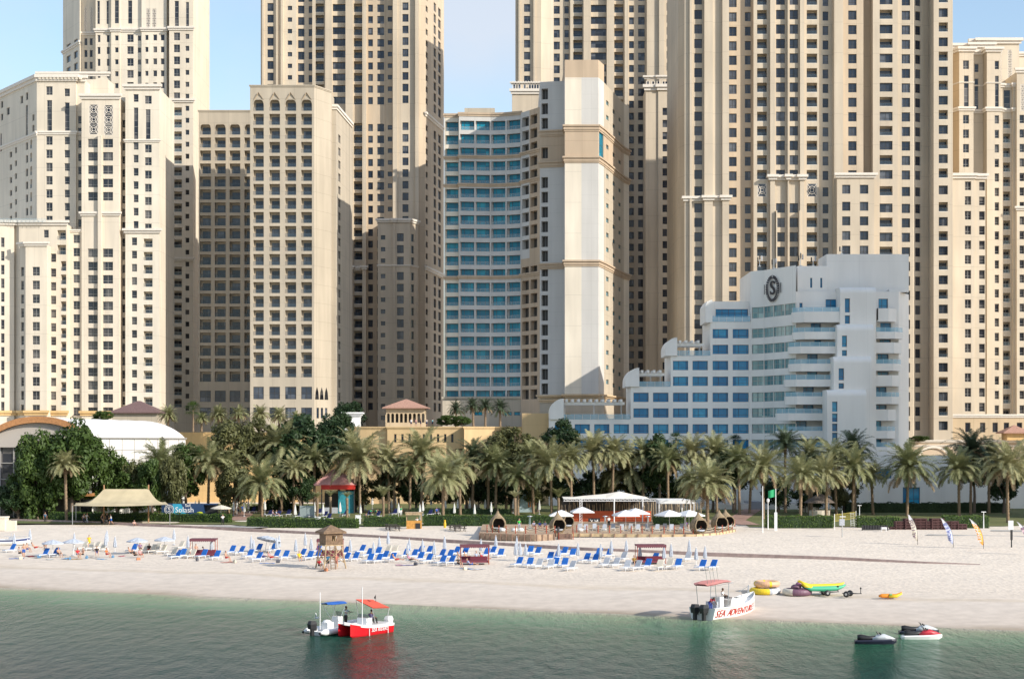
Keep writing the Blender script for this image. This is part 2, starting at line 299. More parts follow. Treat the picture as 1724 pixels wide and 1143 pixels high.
# ================================================================== BUILDINGS
RD={'w':.32,'s':.32,'b':1.4,'c':1.35,'B':.85,'t':.25,'l':.16,'v':.5,'h':.3,'g':.2,'a':.3,'k':1.1}
TPL={}
def wtemplate(kind,w,h,st):
    k=(kind,round(w,1),round(h,1),st)
    if k in TPL: return TPL[k]
    b=MB(); rl=kind.endswith('R'); kind=kind[0]; d=RD[kind]; x0,x1=-w/2,w/2
    def fr(x0,x1,z0,z1,y,nv,nh,t=.07,mi=1,pr=.05):
        b.box(x0,x0+t,y-pr,y,z0,z1,mi); b.box(x1-t,x1,y-pr,y,z0,z1,mi); b.box(x0+t,x1-t,y-pr,y,z0,z0+t,mi); b.box(x0+t,x1-t,y-pr,y,z1-t,z1,mi)
        for i in nv: xx=x0+(x1-x0)*i; b.box(xx-t/2,xx+t/2,y-pr*.8,y,z0+t,z1-t,mi)
        for i in nh: zz=z0+(z1-z0)*i; b.box(x0+t,x1-t,y-pr*.6,y,zz-t/2,zz+t/2,mi)
    def gl(x0,x1,z0,z1,y): b.quad((x0,y,z0),(x1,y,z0),(x1,y,z1),(x0,y,z1),0)
    if kind in('w','s','a'):
        gl(x0,x1,0,h,d-.01); fr(x0,x1,0,h,d-.01,[.5] if w>1.3 else [],[.32] if kind=='w' else [])
    elif kind=='k': b.quad((x0,d-.01,0),(x1,d-.01,0),(x1,d-.01,h),(x0,d-.01,h),1); fr(x0,x1,0,h,d-.02,[.45],[],mi=4,t=.05)
    elif kind=='t': gl(x0,x1,0,h,d-.01); fr(x0,x1,0,h,d-.01,[],[i/max(2,round(h/1.7)) for i in range(1,max(2,round(h/1.7)))])
    elif kind in('v','g'): gl(x0,x1,0,h,d-.01); fr(x0,x1,0,h,d-.01,[i/round(w/1.3) for i in range(1,round(w/1.3))],[.3] if kind=='v' else [.5])
    elif kind=='h': gl(x0,x1,0,h,d-.01); fr(x0,x1,0,h,d-.01,[.38,.9],[.28],.06)
    elif kind=='b':
        if not rl: gl(x0+.1*w,x1-.02,.0,h*.82,d-.03); fr(x0+.1*w,x1-.02,0,h*.82,d-.03,[.5],[])
        if rl: b.box(x0+.02,x1-.02,.0,.08,.0,h*.05,2); b.quad((x0+.02,.03,h*.05),(x1-.02,.03,h*.05),(x1-.02,.03,h*.40),(x0+.02,.03,h*.40),3)
        if rl: b.box(x0+.02,x1-.02,-.01,.05,h*.40,h*.43,1)
    elif kind=='c':
        if not rl: gl(x0+.18*w,x1-.08*w,.0,h*.78,d-.03); fr(x0+.18*w,x1-.08*w,0,h*.78,d-.03,[.35,.8],[])
        if rl: b.quad((x0+.02,.05,.0),(x1-.02,.05,.0),(x1-.02,.05,.9),(x0+.02,.05,.9),3)
        if rl: b.box(x0+.02,x1-.02,.02,.08,.9,.96,1)
    elif kind=='B':
        if not rl: gl(x0+.10*w,x1,.0,h,d-.02); fr(x0+.10*w,x1,0,h,d-.02,[.25,.7],[],.07)
        if rl: b.quad((x0+.02,.05,.0),(x1-.02,.05,.0),(x1-.02,.05,.75),(x0+.02,.05,.75),3)
        if rl: b.box(x0+.02,x1-.02,.02,.08,.75,.80,4)
        for i in range(1,3 if rl else 0): xx=x0+w*i/3; b.box(xx-.02,xx+.02,.03,.07,0,.75,4)
    elif kind=='l':   # carved lattice: dark ground, pale rings, squares and bars
        b.quad((x0,d-.02,0),(x1,d-.02,0),(x1,d-.02,h),(x0,d-.02,h),0)
        n=max(1,round(h/w)); c=h/n; t=.11
        b.box(x0,x0+t,.02,d-.02,0,h,2); b.box(x1-t,x1,.02,d-.02,0,h,2)
        for i in range(n):
            cz=(i+.5)*c; r=min(w,c)*.40
            b.box(x0+t,x1-t,.03,d-.03,i*c,i*c+t*.7,2)
            for q in range(12):
                a=2*math.pi*q/12; a2=2*math.pi*(q+1)/12
                for rr in(r,r*.5):
                    b.tube([(rr*math.cos(a),.07,cz+rr*math.sin(a)),(rr*math.cos(a2),.07,cz+rr*math.sin(a2))],.075,4,2,False)
            for a in(.785,2.356):
                for sg in(1,-1):
                    b.tube([(sg*r*.5*math.cos(a),.07,cz+sg*r*.5*math.sin(a)),(sg*w*.46*(1 if a<1 else -1),.07,cz+sg*c*.46)],.08,4,2,False)
        b.box(x0+t,x1-t,.03,d-.03,h-t*.7,h,2)
    TPL[k]=b; return b
NAMES={'w':'window','s':'window','t':'tall_window','b':'balcony_window','c':'balcony_window','B':'balcony_window','bR':'balcony_railing','cR':'balcony_railing','BR':'balcony_railing','l':'lattice_panel','v':'window','h':'window','g':'window','a':'window','k':'window'}
class Building:
    def __init__(s,name,label,cat,Y,px,mats,tmats,style,group=None,frames=None):
        s.Y=Y; s.root=empty(name,(PX(px,Y),Y,2.5),0,label,cat,group); s.o=Vector((PX(px,Y),Y,2.5))
        s.mats=mats; s.tm=tmats; s.style=style; s.wall=MB(); s.wins=[]; s.roof=MB()
    def X(s,px,d,Yr): return PX(px,Yr) if abs(d)<=4 else PX(px,Yr-d)
    def block(s,strips,top,bot=None,depth=16,mi=0,Y=None,roof=True):
        Yr=Y or s.Y; zt=PZ(top,Yr); zb=PZ(bot,Yr) if bot is not None else 2.5
        W=s.wall; pts=[]
        for st in strips:
            p0,p1,d0,d1=st[:4]; wm=st[4] if len(st)>4 and st[4] is not None else mi; wins=st[5] if len(st)>5 else []
            A=Vector((s.X(p0,d0,Yr),Yr-d0,0)); B=Vector((s.X(p1,d1,Yr),Yr-d1,0))
            if pts and (pts[-1]-A).length>.02: s.vq(W,pts[-1],A,zb,zt,wm)
            if not pts: pts.append(A)
            elif (pts[-1]-A).length>.02: pts.append(A)
            pts.append(B)
            u=(B-A); Ln=u.length; u.normalize(); n=Vector((u.y,-u.x,0)); ang=math.atan2(u.y,u.x)
            cols=[]
            for (a,b_,kind,zs) in wins:
                gx=.45 if kind in 'wsk' and s.style!='h' else 0
                if gx: a=max(p0+.05,a-gx); b_=min(p1-.05,b_+gx)
                fa=(a-p0)/(p1-p0)*Ln; fb=(b_-p0)/(p1-p0)*Ln
                zl=[]
                for (y0,y1) in zs:
                    z1=PZ(y0-gx,Yr); z0=PZ(y1+gx,Yr)
                    if z1<zt-.05 and z0>zb+.02: zl.append((z0,z1,kind))
                for z in zl: cols.append([fa,fb,[(z[0],z[1],z[2],fa,fb)]])
            cols.sort(key=lambda c:c[0]); mg=[]
            for c in cols:
                if mg and c[0]<mg[-1][1]-.005: mg[-1][1]=max(mg[-1][1],c[1]); mg[-1][2].extend(c[2])
                else: mg.append([c[0],c[1],list(c[2])])
            cur=0
            for ca,cb,zl in mg:
                ca=max(ca,cur)
                s.vq(W,A+u*cur,A+u*ca,zb,zt,wm); cur=cb; zc=zb; zl.sort()
                for z0,z1,kind,fa,fb in zl:
                    if z0<zc-.001: continue
                    fa=max(fa,ca)
                    s.vq(W,A+u*ca,A+u*cb,zc,z0,wm); zc=z1; d=RD[kind]
                    s.vq(W,A+u*ca,A+u*fa,z0,z1,wm); s.vq(W,A+u*fb,A+u*cb,z0,z1,wm)
                    a0=A+u*fa; b0=A+u*fb; a1=a0-n*d; b1=b0-n*d
                    def q(p,z): return (p.x,p.y,z)
                    W.quad(q(a0,z0),q(b0,z0),q(b1,z0),q(a1,z0),wm); W.quad(q(a1,z1),q(b1,z1),q(b0,z1),q(a0,z1),wm)
                    W.quad(q(a0,z0),q(a1,z0),q(a1,z1),q(a0,z1),wm); W.quad(q(b1,z0),q(b0,z0),q(b0,z1),q(b1,z1),wm)
                    if kind in 'bcB': W.quad(q(a1,z0),q(b1,z0),q(b1,z1),q(a1,z1),wm)
                    c=(a0+b0)/2; s.wins.append((kind,fb-fa,z1-z0,Vector((c.x,c.y,z0)),ang))
                s.vq(W,A+u*ca,A+u*cb,zc,zt,wm)
            s.vq(W,A+u*cur,B,zb,zt,wm)
        yb=max(max(p.y for p in pts)+1,Yr+depth)
        L0=pts[0]; R0=pts[-1]; BL=Vector((L0.x,yb,0)); BR=Vector((R0.x,yb,0))
        s.vq(W,BL,L0,zb,zt,mi); s.vq(W,R0,BR,zb,zt,mi); s.vq(W,BR,BL,zb,zt,mi)
        if roof:
            poly=pts+[BR,BL]; s.roof.add([(p.x,p.y,zt) for p in poly],[tuple(range(len(poly)))])
        return pts
    def vq(s,W,A,B,z0,z1,mi):
        if (B-A).length<.015 or z1-z0<.015: return
        W.quad((A.x,A.y,z0),(B.x,B.y,z0),(B.x,B.y,z1),(A.x,A.y,z1),mi)
    def cornice(s,pts,py,h=.8,out=.5,Y=None,m=None,name='cornice',steps=2):
        Yr=Y or s.Y; z=PZ(py,Yr); n=len(pts); offs=[]
        def nrm(a,b): u=(b-a).normalized(); return Vector((u.y,-u.x,0))
        for i in range(n):
            ns=[]
            if i>0: ns.append(nrm(pts[i-1],pts[i]))
            if i<n-1: ns.append(nrm(pts[i],pts[i+1]))
            if len(ns)==2:
                v=ns[0]+ns[1]; v=v/max(.4,(1+ns[0].dot(ns[1]))) if v.length>.01 else ns[0]
            else: v=ns[0]+ (Vector((-ns[0].y*-1,ns[0].x*-1,0))*0)
            offs.append(v)
        # end caps pushed sideways a little
        b=MB()
        for k in range(steps):
            o=out*(k+1)/steps; z0=z+h*k/steps; z1=z+h*(k+1)/steps
            q=[p+v*o for p,v in zip(pts,offs)]
            e0=(pts[0]-pts[1]).normalized()*o; e1=(pts[-1]-pts[-2]).normalized()*o
            q[0]=q[0]+e0; q[-1]=q[-1]+e1; p2=[p.copy() for p in pts]; p2[0]=p2[0]+e0; p2[-1]=p2[-1]+e1
            p2=[p-v*.04 for p,v in zip(p2,offs)]
            for i in range(n-1):
                b.quad((q[i].x,q[i].y,z0),(q[i+1].x,q[i+1].y,z0),(q[i+1].x,q[i+1].y,z1),(q[i].x,q[i].y,z1))
                b.quad((p2[i].x,p2[i].y,z1),(q[i].x,q[i].y,z1),(q[i+1].x,q[i+1].y,z1),(p2[i+1].x,p2[i+1].y,z1))
                b.quad((q[i].x,q[i].y,z0),(p2[i].x,p2[i].y,z0),(p2[i+1].x,p2[i+1].y,z0),(q[i+1].x,q[i+1].y,z0))
            for i,sg in((0,0),(n-1,1)):
                b.quad((p2[i].x,p2[i].y,z0),(q[i].x,q[i].y,z0),(q[i].x,q[i].y,z1),(p2[i].x,p2[i].y,z1))
        b.M=None; b.v=[(x-s.o.x,y-s.o.y,zz-s.o.z) for x,y,zz in b.v]
        return b.build(name,m or W_trim,s.root)
    def part(s,b,name,m,smooth=False):
        b.v=[(x-s.o.x,y-s.o.y,zz-s.o.z) for x,y,zz in b.v]
        return b.build(name,m,s.root,smooth)
    def finish(s):
        s.part(s.wall,'wall',s.mats); s.part(s.roof,'roof',mat('roof_screed',(.45,.42,.38),.9))
        s.wins+=[(w[0]+'R',)+tuple(w[1:]) for w in s.wins if w[0] in 'bcB']
        groups={}
        for w in s.wins: groups.setdefault(NAMES[w[0]],[]).append(w)
        cache={}
        for nm,ws in groups.items():
            def vis(w):
                px=CX+w[3].x*F/w[3].y; py=HY-(w[3].z-H)*F/w[3].y
                return w[1]*w[2]/w[3].y**2*(1 if -5<px<1730 and -5<py<735 else .01)*(1.2 if py<690 else 1)
            ws.sort(key=vis,reverse=True)
            for w in ws[:100]:
                k=(w[0],round(w[1],1),round(w[2],1)); T=wtemplate(*k,s.style)
                if k not in cache: cache[k]=T.mesh(nm,s.tm)
                me=cache[k]; o=inst(me,nm,s.root,w[3]-s.o,w[4],(w[1]/k[1],1,w[2]/k[2]))
            rest=ws[100:]
            if rest:
                b=MB()
                for w in rest:
                    k=(w[0],round(w[1],1),round(w[2],1)); T=wtemplate(*k,s.style)
                    b.merge(T,Matrix.Translation(w[3]-s.o)@Matrix.Rotation(w[4],4,'Z')@Matrix.Diagonal((w[1]/k[1],1,w[2]/k[2],1)))
                tag(b.build(nm,s.tm,s.root),kind='stuff')
def rows(y0,pitch,n,h,skip=()): return [(y0+i*pitch-h/2,y0+i*pitch+h/2) for i in range(n) if i not in skip]
def at(cs,h): return [(c-h/2,c+h/2) for c in cs]
def rib(B,px0,px1,d,top,bot,Y=None,mi=0,d1=None):
    """a raised pilaster in front of the wall"""
    Yr=Y or B.Y; x0=PX(px0,Yr); x1=PX(px1,Yr); B.wall.box(x0,x1,Yr-d,Yr-(d1 or 0)+.3,PZ(bot,Yr) if bot else 2.5,PZ(top,Yr),mi)
# ---------------------------------------------------------------- far-left stepped tower group (A) and tall tower behind it (B)
TM=[G_dark,FR_light,W_trim,M_raildark,FR_light]
B=Building('apartment_tower','tall cream tower rising behind the stepped cream block at the far left','tower',452,210,[W_cream,W_pale],[G_dark,FR_light,W_trim,M_railglass,FR_light],'b')
f1=[65.5+20.05*i for i in range(32)]; up=[c for c in f1 if c<700]
tall=[(-40,-2),(2,41)]
def sm(cs,h=7.5): return at(cs,h)
pts=B.block([(106,131,-14,-2,1,[(112,117,'s',at(f1,11)),(123,127.5,'s',at(f1,11))]),
 (131,161,-3.5,-3.5,0,[(137,141,'s',at(f1,11)),(146,150,'s',at(f1,11)),(136,141.01,'l',[(6,52)]),(146,151,'l',[(6,52)])]),
 (161,188,0,0,0,[(164.5,168.5,'s',at(f1,11)),(180,184,'s',at(f1,11)),(163.5,168,'t',tall),(179,183,'t',tall)]),
 (188,203,.7,.7,0,[(195,200,'s',sm(f1)),(194,201,'t',tall)]),
 (203,239,.4,.4,1,[(215,225,'w',at(f1,12)),(233,237.5,'s',sm(f1)),(216,223,'t',tall)]),
 (240,282,1.2,1.2,1,[(246.5,251,'s',sm(f1)),(260,265.5,'s',sm(f1,9)),(272.5,278,'s',sm(f1,9)),(247,255,'l',[(17,50)]),(257,265,'l',[(17,50)])]),
 (283,287,-.5,-.5,0),
 (288,328,2.4,2.4,0,[(296,305.5,'w',at([c for c in f1 if c<170],12)),(292,309,'b',at([191.5+20.1*i for i in range(12)]+[458+20.1*i for i in range(12)],14.5)),(315.5,321,'s',sm(f1)),(297,304,'t',[(-40,-2),(6,53)]),(315.8,321.01,'t',[(-40,-2),(8,55)])])],-60,None,22)
B.cornice(pts[2:],55,1.0,.5); B.cornice(pts[-2:],176,1.0,.6); B.cornice(pts[-2:],441,1.0,.6); B.cornice(pts[:2],72,1.0,.5)
B.cornice(pts[2:4],-58,1.2,.7)
B.finish()
A=Building('apartment_block','stepped cream apartment block with white parapets at the far left edge','tower',405,135,[W_cream,W_pale,W_warm],TM,'a')
fa=[237+22.3*i for i in range(21)]; fb=[c for c in fa]
P1=A.block([(-6,30,-22,-10,1,[(2,5,'s',at([150,172],11)),(12,16,'s',at([166.5],12)),(0.5,3,'t',[(200,232)]),(17,20,'s',at([244+22.3*i for i in range(6)],9)),(25.5,28,'s',at([240+22.3*i for i in range(6)],9))]),
 (30,62,-10,0,1,[(35,38.5,'s',at([157],12)),(44,47,'s',at([155,240,262,285,307,329,352],12)),(43.5,46.99,'t',[(170,222)]),(51,54,'b',at([240,262,285,307,329,352],16)),(55,57.5,'s',at([196,214],10))]),
 (62,128,0,0,0,[(78,88,'w',at([153]+fa,13.5)),(79,87.5,'t',[(169,223)]),(109,117,'w',at([156]+fa,12)),(109.01,117.01,'t',[(173,226)])]),
 (128,141,-.8,-.8,0,[(130.5,137.5,'w',at([201,221]+[242+22.2*i for i in range(21)],12))])],134)
A.cornice(P1,137,1.6,.8,name='parapet'); A.cornice(P1[:3],229,.9,.4); A.cornice(P1[2:],227,.9,.4)
for i in range(12):
    x=PX(66+i*6.2,405); A.wall.box(x,x+.55,404.3,405.1,PZ(134.5,405),PZ(130.5,405),1)
# upper white attic behind
P1b=A.block([(64,182,-6,-6,0)],125,None,12); A.cornice(P1b,129,1.1,.6,name='parapet',Y=411)
# lattice bay
fl=[244.6+22.2*i for i in range(5)]+[428+22.1*i for i in range(13)]
P2=A.block([(142,205,2.6,2.6,0,[(153,169,'w',at(fl,13.5)),(178,194,'w',at(fl,13.5)),(154.5,169.5,'l',[(180,230),(370,421)]),(179.5,194.5,'l',[(181,231),(371,421)])])],168)
A.cornice(P2,171,1.3,.7); A.cornice(P2,366,1.0,.6)
rib(A,170.5,176.5,3.4,232,700,mi=0)
P3=A.block([(205,214,-.5,-.5,0,[(204.9,210,'w',at([208,227,247]+[269+22.2*i for i in range(6)],12)),(205.5,213,'w',at([408+22.2*i for i in range(14)],13))])],190)
P4=A.block([(214,271,1.8,1.8,1,[(228,235.5,'w',at([168,248]+[269.5+22.2*i for i in range(6)],12)),(247,257.5,'w',at([171,252.5]+[274+22.2*i for i in range(6)],12.5)),(228,235.51,'t',[(184,237)]),(248,256,'t',[(187,239)]),
   (225,233,'w',at([408+22.15*i for i in range(14)],12)),(244.5,259.5,'b',at([411+22.1*i for i in range(13)],15))])],152)
A.cornice(P4,154,1.3,.7); A.cornice(P4,242,.7,.4); A.cornice(P4,394,1.1,.7)
P4b=A.block([(180,236,-3,-3,0)],160,None,8)
# low front blocks
P5=A.block([(-10,24,6,5,0,[(2,7,'w',at([390+22.7*i for i in range(14)],15))]),(24,32,3.5,4,0,[(24.5,27,'s',at([394,417,440],10)),(24.4,26.6,'s',at([462.7+22.7*i for i in range(11)],11)),(28.5,30.7,'s',at([462.7+22.7*i for i in range(11)],11))]),
 (32,112,5,5,0,[(74,81.5,'w',at([398],12)),(96.5,111,'c',at([400,424.5],16)),(86,94,'w',at([438]+[462.7+22.7*i for i in range(11)],13)),(102.5,111.5,'b',at([452+22.3*i for i in range(11)],17))])],382)
A.cornice(P5,384,1.2,.7)
P6=A.block([(33,43,7,8,0,[(35.5,40,'w',at([462.7+22.7*i for i in range(11)],14))]),(43,79,8.4,8.4,0,[(55,66.5,'w',at([462.7+22.7*i for i in range(11)],13.5))])],420)
A.cornice(P6,421,1.0,.6)
P7=A.block([(112,141,2,2,0,[(127.5,137.7,'w',at([404+22.2*i for i in range(14)],13))])],392)
A.cornice(P7,393,.7,.4)
# base band
A.cornice(P5,700,1.2,.6,m=W_orange,name='base_band'); A.cornice(P6,700,1.2,.6,m=W_orange,name='base_band'); A.cornice(P2,700,1.2,.6,m=W_orange,name='base_band')
# air conditioners and roof terrace
b=MB(); 
for px in(100,107): b.box(PX(px,399),PX(px,399)+.85,399.3,400,PZ(407,400),PZ(401,400)); b.lathe([(.01,0),(.3,0)],(0,0,0),12,1)
b=MB()
for px in(98.5,104.8):
    x=PX(px,400); b.box(x,x+.8,400.2,400.8,PZ(407.5,400),PZ(401.5,400),0); 
    b.M=Matrix.Translation((x+.4,400.18,PZ(404.5,400)))@Matrix.Rotation(R(90),4,'X'); b.lathe([(.28,0),(.28,.03),(.2,.03)],n=12,mi=1); b.M=None
A.part(b,'air_conditioner',[M_white,M_black])
b=MB()
for i in range(13):
    x=PX(-4+i*7,400); b.box(x,x+.04,398.6,398.66,PZ(376,400),PZ(368,400),1)
    if i<12: b.quad((x+.04,398.63,PZ(376,400)),(x+1.02,398.63,PZ(376,400)),(x+1.02,398.63,PZ(369,400)),(x+.04,398.63,PZ(369,400)),0)
A.part(b,'terrace_railing',[M_railglass,FR_light])
A.finish()
# ---------------------------------------------------------------- beige hotel, two wings (C)
CM=[G_navy,FR_dark,W_trim,M_raildark,FR_light]
def arch(B,px0,px1,ytop,ybot,Y,dep=1.35):
    """pointed arch head: spandrel plates either side + raised hood"""
    x0=PX(px0,Y);x1=PX(px1,Y);c=(x0+x1)/2;w=(x1-x0)/2;zb=PZ(ybot,Y);zt=PZ(ytop,Y);h=zt-zb
    for sg in(-1,1):
        pr=[(c+sg*w,zb),(c+sg*w,zt),(c+sg*.02,zt)]+[(c+sg*w*math.sin(t*math.pi/2)**.8,zb+h*(1-(t)**2.2)) for t in[i/7 for i in range(1,8)]]
        n=len(pr); vs=[(x,Y-.04,z) for x,z in pr]+[(x,Y+.5,z) for x,z in pr]
        B.wall.add(vs,[tuple(range(n)),tuple(range(2*n-1,n-1,-1))]+[(i,(i+1)%n,n+(i+1)%n,n+i) for i in range(n)],0)
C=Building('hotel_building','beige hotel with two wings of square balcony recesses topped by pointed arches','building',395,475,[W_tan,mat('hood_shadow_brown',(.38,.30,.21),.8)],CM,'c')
cols1=[(426.4,444),(453.4,471.3),(480,498.6),(507,525.2)]; rb=[187+23.58*i for i in range(20)]
ws=[(a,b_,'c',[(y-18.5,y) for y in rb]) for a,b_ in cols1]+[(a,b_,'g',[(651,672),(686,704)]) for a,b_ in cols1]
C1=C.block([(421,529,0,0,0,ws),(529,557,0,-6.5,0,[(533,537,'g',[(686,704)]),(540,544,'g',[(686,704)]),(547,551,'g',[(686,704)])])],146,None,14)
C.cornice(C1,147,.5,.25,m=W_tan)
for a,b_ in cols1:
    arch(C,a,b_,168,177.5,395)
    x=PX((a+b_)/2,395)
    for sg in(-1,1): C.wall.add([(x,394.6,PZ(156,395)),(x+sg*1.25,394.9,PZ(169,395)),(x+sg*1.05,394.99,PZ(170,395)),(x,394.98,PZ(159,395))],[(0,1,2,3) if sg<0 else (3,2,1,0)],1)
C1b=C.block([(557,566,-9,-9,0,[]),(566,592,-9,-32,0,[(570,572.8,'s',at([217+22.4*i for i in range(22)],13))])],168,None,12)
C.cornice(C1b,172,1.2,.5,m=W_trim)
cols2=[(336.6,355),(361.6,380),(386.5,404.5),(411.5,428)]; rb2=[227+21.87*i for i in range(20)]
ws=[(a,b_,'c',[(y-17,y) for y in rb2]) for a,b_ in cols2]+[(a,b_,'g',[(657.5,676.5),(686,700)]) for a,b_ in cols2]
C2=C.block([(334.5,436,0,0,0,ws)],188,None,14,Y=425)
C.cornice(C2,189,.5,.25,Y=425,m=W_tan)
for a,b_ in cols2[:3]+[(411.5,430)]:
    arch(C,a,b_,209,218,425)
# pointed lattice arches low on the sunny side
b=MB()
for i in range(3):
    t=[.16,.44,.72][i]; 
    A0=Vector((PX(529,395),395,0)); A1=Vector((PX(557,401.5),401.5,0)); u=(A1-A0); n=Vector((u.y,-u.x,0)).normalized()*.06
    p=A0+u*(t)+n; w=u*.11; zb=PZ(672,395); zt=PZ(651,395)
    for q in range(2): b.add([(p.x-w.x,p.y-w.y,zb),(p.x+w.x,p.y+w.y,zb),(p.x+w.x*.7,p.y+w.y*.7,zb+(zt-zb)*.6),(p.x,p.y,zt),(p.x-w.x*.7,p.y-w.y*.7,zb+(zt-zb)*.6)],[(0,1,2,3,4)],0)
C.part(b,'arched_screen',G_dark)
C.finish()
# distant glass tower peeking between
Z=Building('glass_tower','slim sliver of a glass tower between the left cream tower and the beige hotel','tower',520,331,[W_white],[G_mirror,FR_light,W_trim,M_railglass,FR_light],'z')
Z.block([(322,337,0,0,0,[(326.5,331,'w',at([270+11*i for i in range(40)],8)),(332,336,'w',at([270+11*i for i in range(40)],8))])],265); Z.finish()
# ---------------------------------------------------------------- tall tan tower (T3)
T=Building('apartment_tower','tall tan tower with a vertical strip of wide windows behind the beige hotel','tower',465,590,[W_beiged,W_beige2,W_beige],[G_tower,FR_dark,W_trim,M_raildark,FR_dark],'t')
f=[-5+19.45*i for i in range(10)]+[14.3+19.45*9+26+19.6*i for i in range(13)]+[465+19.9*i for i in range(12)]
P=T.block([(440,478,1.2,1.2,2,[(451.7,461.3,'w',at(f,12.5))]),(478,499,.2,.2,1,[(485,491.5,'s',at(f,6.5))]),(499,526,-1.5,-1.5,2,[(501,511,'w',at(f,12.5)),(519,525,'s',at(f,11))]),
 (526,549,.3,.3,2,[(531.5,545.5,'b',at(f,15))]),(549,560,2.2,2.2,2),(560,583,.6,.6,2,[(560.6,582.4,'v',at(f,12))]),(583,595,2.2,2.2,2),
 (595,611,.3,.3,2,[(596,610.5,'b',at(f,15))]),(611,617.5,1.8,1.8,2),(617.5,650,0,0,0,[(620.3,627.3,'s',at(f,11)),(635.6,646.2,'w',at(f,12))]),(650,662.5,.4,.4,0,[(653.5,660,'s',at(f,7))]),
 (662.5,670,2.5,2.5,2),(670,700,2.0,2.0,2,[(678.8,688,'w',at(f,12))]),(700,706,3,3,2),(706,716,2,1,0),
 (716,745.5,1,-22,0,[(717.5,720,'s',at(f,9)),(730.5,733.5,'s',at(f,14)),(738,741.5,'s',at(f,14))])],-50,None,30)
T.cornice(P[-2:],197,1.2,.6); T.cornice(P[-2:],455,1.2,.6)
T.cornice([P[i] for i in range(len(P)) if 595<=CX+P[i].x*F/465<=619],455,1.1,.6)
for a,b_ in((443,446),(466,469),(474,477.5)): rib(T,a,b_,1.8,-50,None,mi=2)
ft=[399.9,419.8,439.1]+[465+19.85*i for i in range(13)]
P2=T.block([(636,661,0,0,2,[(641.6,648.2,'s',at(ft,6.5))]),(661,666,.6,.6,2),(666,690,.3,.3,2,[(669,679.3,'w',at(ft,12.5))]),(690,702,.3,-3.9,2,[(692.5,696,'s',at(ft,12))])],370,Y=456)
T.cornice(P2,375,1.1,.6,Y=456); T.cornice(P2,449,.5,.3,Y=456)
T.finish()
# ---------------------------------------------------------------- blue-window hotel with the blank cream tower (D)
DMt=[G_teal,FR_dark,W_trim,M_railglass,FR_light]
D=Building('hotel_building','concave white hotel with teal balcony windows beside a tall blank cream shaft','building',385,880,[W_white,W_brown,W_pale,W_tan],DMt,'d')
rd=[213.3+22.6*i for i in range(21)]; hB=15.5
def db(a,b_): return (a,b_,'B',at(rd,hB))
PD=D.block([(748,773,0,0,2,[db(750,771.8)]),(773,800,1.6,1.2,0,[db(775,798.8)]),(800,826,1.2,.8,0,[db(801,824.8)]),(826,852,.8,1.4,0,[db(827.2,850.8)]),(852,877,1.4,3,0,[db(853.2,875.8)]),
  ],196,None,20,Y=388)
D.cornice(PD,198,.9,.3,Y=388,m=W_brown)
PE=D.block([(877,891.5,4,7,0,[(879,890,'k',at(rd[:10],15))]),(891.5,905.5,7,10,1,[(893.5,904,'k',at(rd,15))]),(905.5,911,10,11,1)],196,440,18,Y=388)
PE2=D.block([(877,891.5,4,7,1,[(879,890,'k',at(rd[10:],15))]),(891.5,905.5,7,10,1,[(893.5,904,'k',at(rd,15))]),(905.5,911,10,11,1)],440,None,18,Y=388)
allp=PD+PE
for y,o in((269,.35),(316,.35),(471,.4)): D.cornice(PD,y,.8,o,Y=388,m=W_brown); D.cornice(PE,y-1,.8,o,Y=388,m=W_brown) if y<440 else D.cornice(PE2,y-1,.8,o,Y=388,m=W_brown)
D.cornice(PD,675,1.0,.6,Y=388,m=W_tan); 
Pb=D.block([(746,880,3.2,3.2,3,[(800,812,'s',[(694,699)]),(848,861,'s',[(694,699)]),(866,879,'s',[(694,699)])])],675,None,10,Y=388)
# roof plant room
D.block([(776,846,-4,-4,3)],187,197,8,Y=388,mi=3); D.block([(782,833,-5,-5,3)],175,197,8,Y=388,mi=3)
# grey-white flank and cream shaft, in paint bands
bands=[(128,156.5,1,1,False),(156.5,237,0,0,True),(237,288,1,1,True),(288,453,0,0,True),(453,669,0,0,True)]
fl2=[(y,y) for y in rd]
for i,(t,bo,m1,m2,w) in enumerate(bands):
    ys=[183+24.2*k for k in range(20)]; ys=[y for y in ys if t+9<y<bo-9]
    if i>0:
        D.block([(909,924,9,9.6,m1,[(912,922,'k',at([y-10 for y in ys]+([ys[-1]+14] if ys[-1]+24<bo else []),17))]),(924,953,9.6,10.5,m1)],t if i>1 else 153,bo,18,mi=m1)
    sw=[y+6 for y in ys]
    side=[(1021,1024,'s',at([y-4 for y in sw],6.5)),(1031.5,1034.5,'s',at(sw,6)),(1041.5,1044.5,'s',at([y+3 for y in sw],6))] if i else []
    zmid=2 if m1==0 else 1
    D.block([(951,979,16,16,zmid),(979,1007.5,16,16,m1),(1007.5,1017,16,11,m1,[(1008.6,1016,'g',[(242,284)])] if i==2 else []),]+([(1017,1050,11,-12,1 if i==2 else 3,side),(1050,1059,-12,-16,2,[])] if i else []),t,bo,6 if i==0 else 24,mi=m1)
D.block([(909,953,9,10.5,3),(951,1017,16,16,3),(1017,1059,11,-16,3)],669,None,10,mi=3)
shaft=[Vector((PX(a,385-d if abs(d)>4 else 385),385-d,0)) for a,d in((909,9),(924,9.6),(951,10.5),(951,16),(1007.5,16),(1017,11),(1050,-12),(1059,-16))]
for y,o,mm in((238,.5,W_brown),(243,.3,W_brown),(289,.55,W_brown),(294,.3,W_brown),(456,.55,W_brown),(461,.3,W_brown),(672,.8,W_warm),(679,.4,W_warm)): D.cornice(shaft,y,.75,o,m=mm)
D.finish()
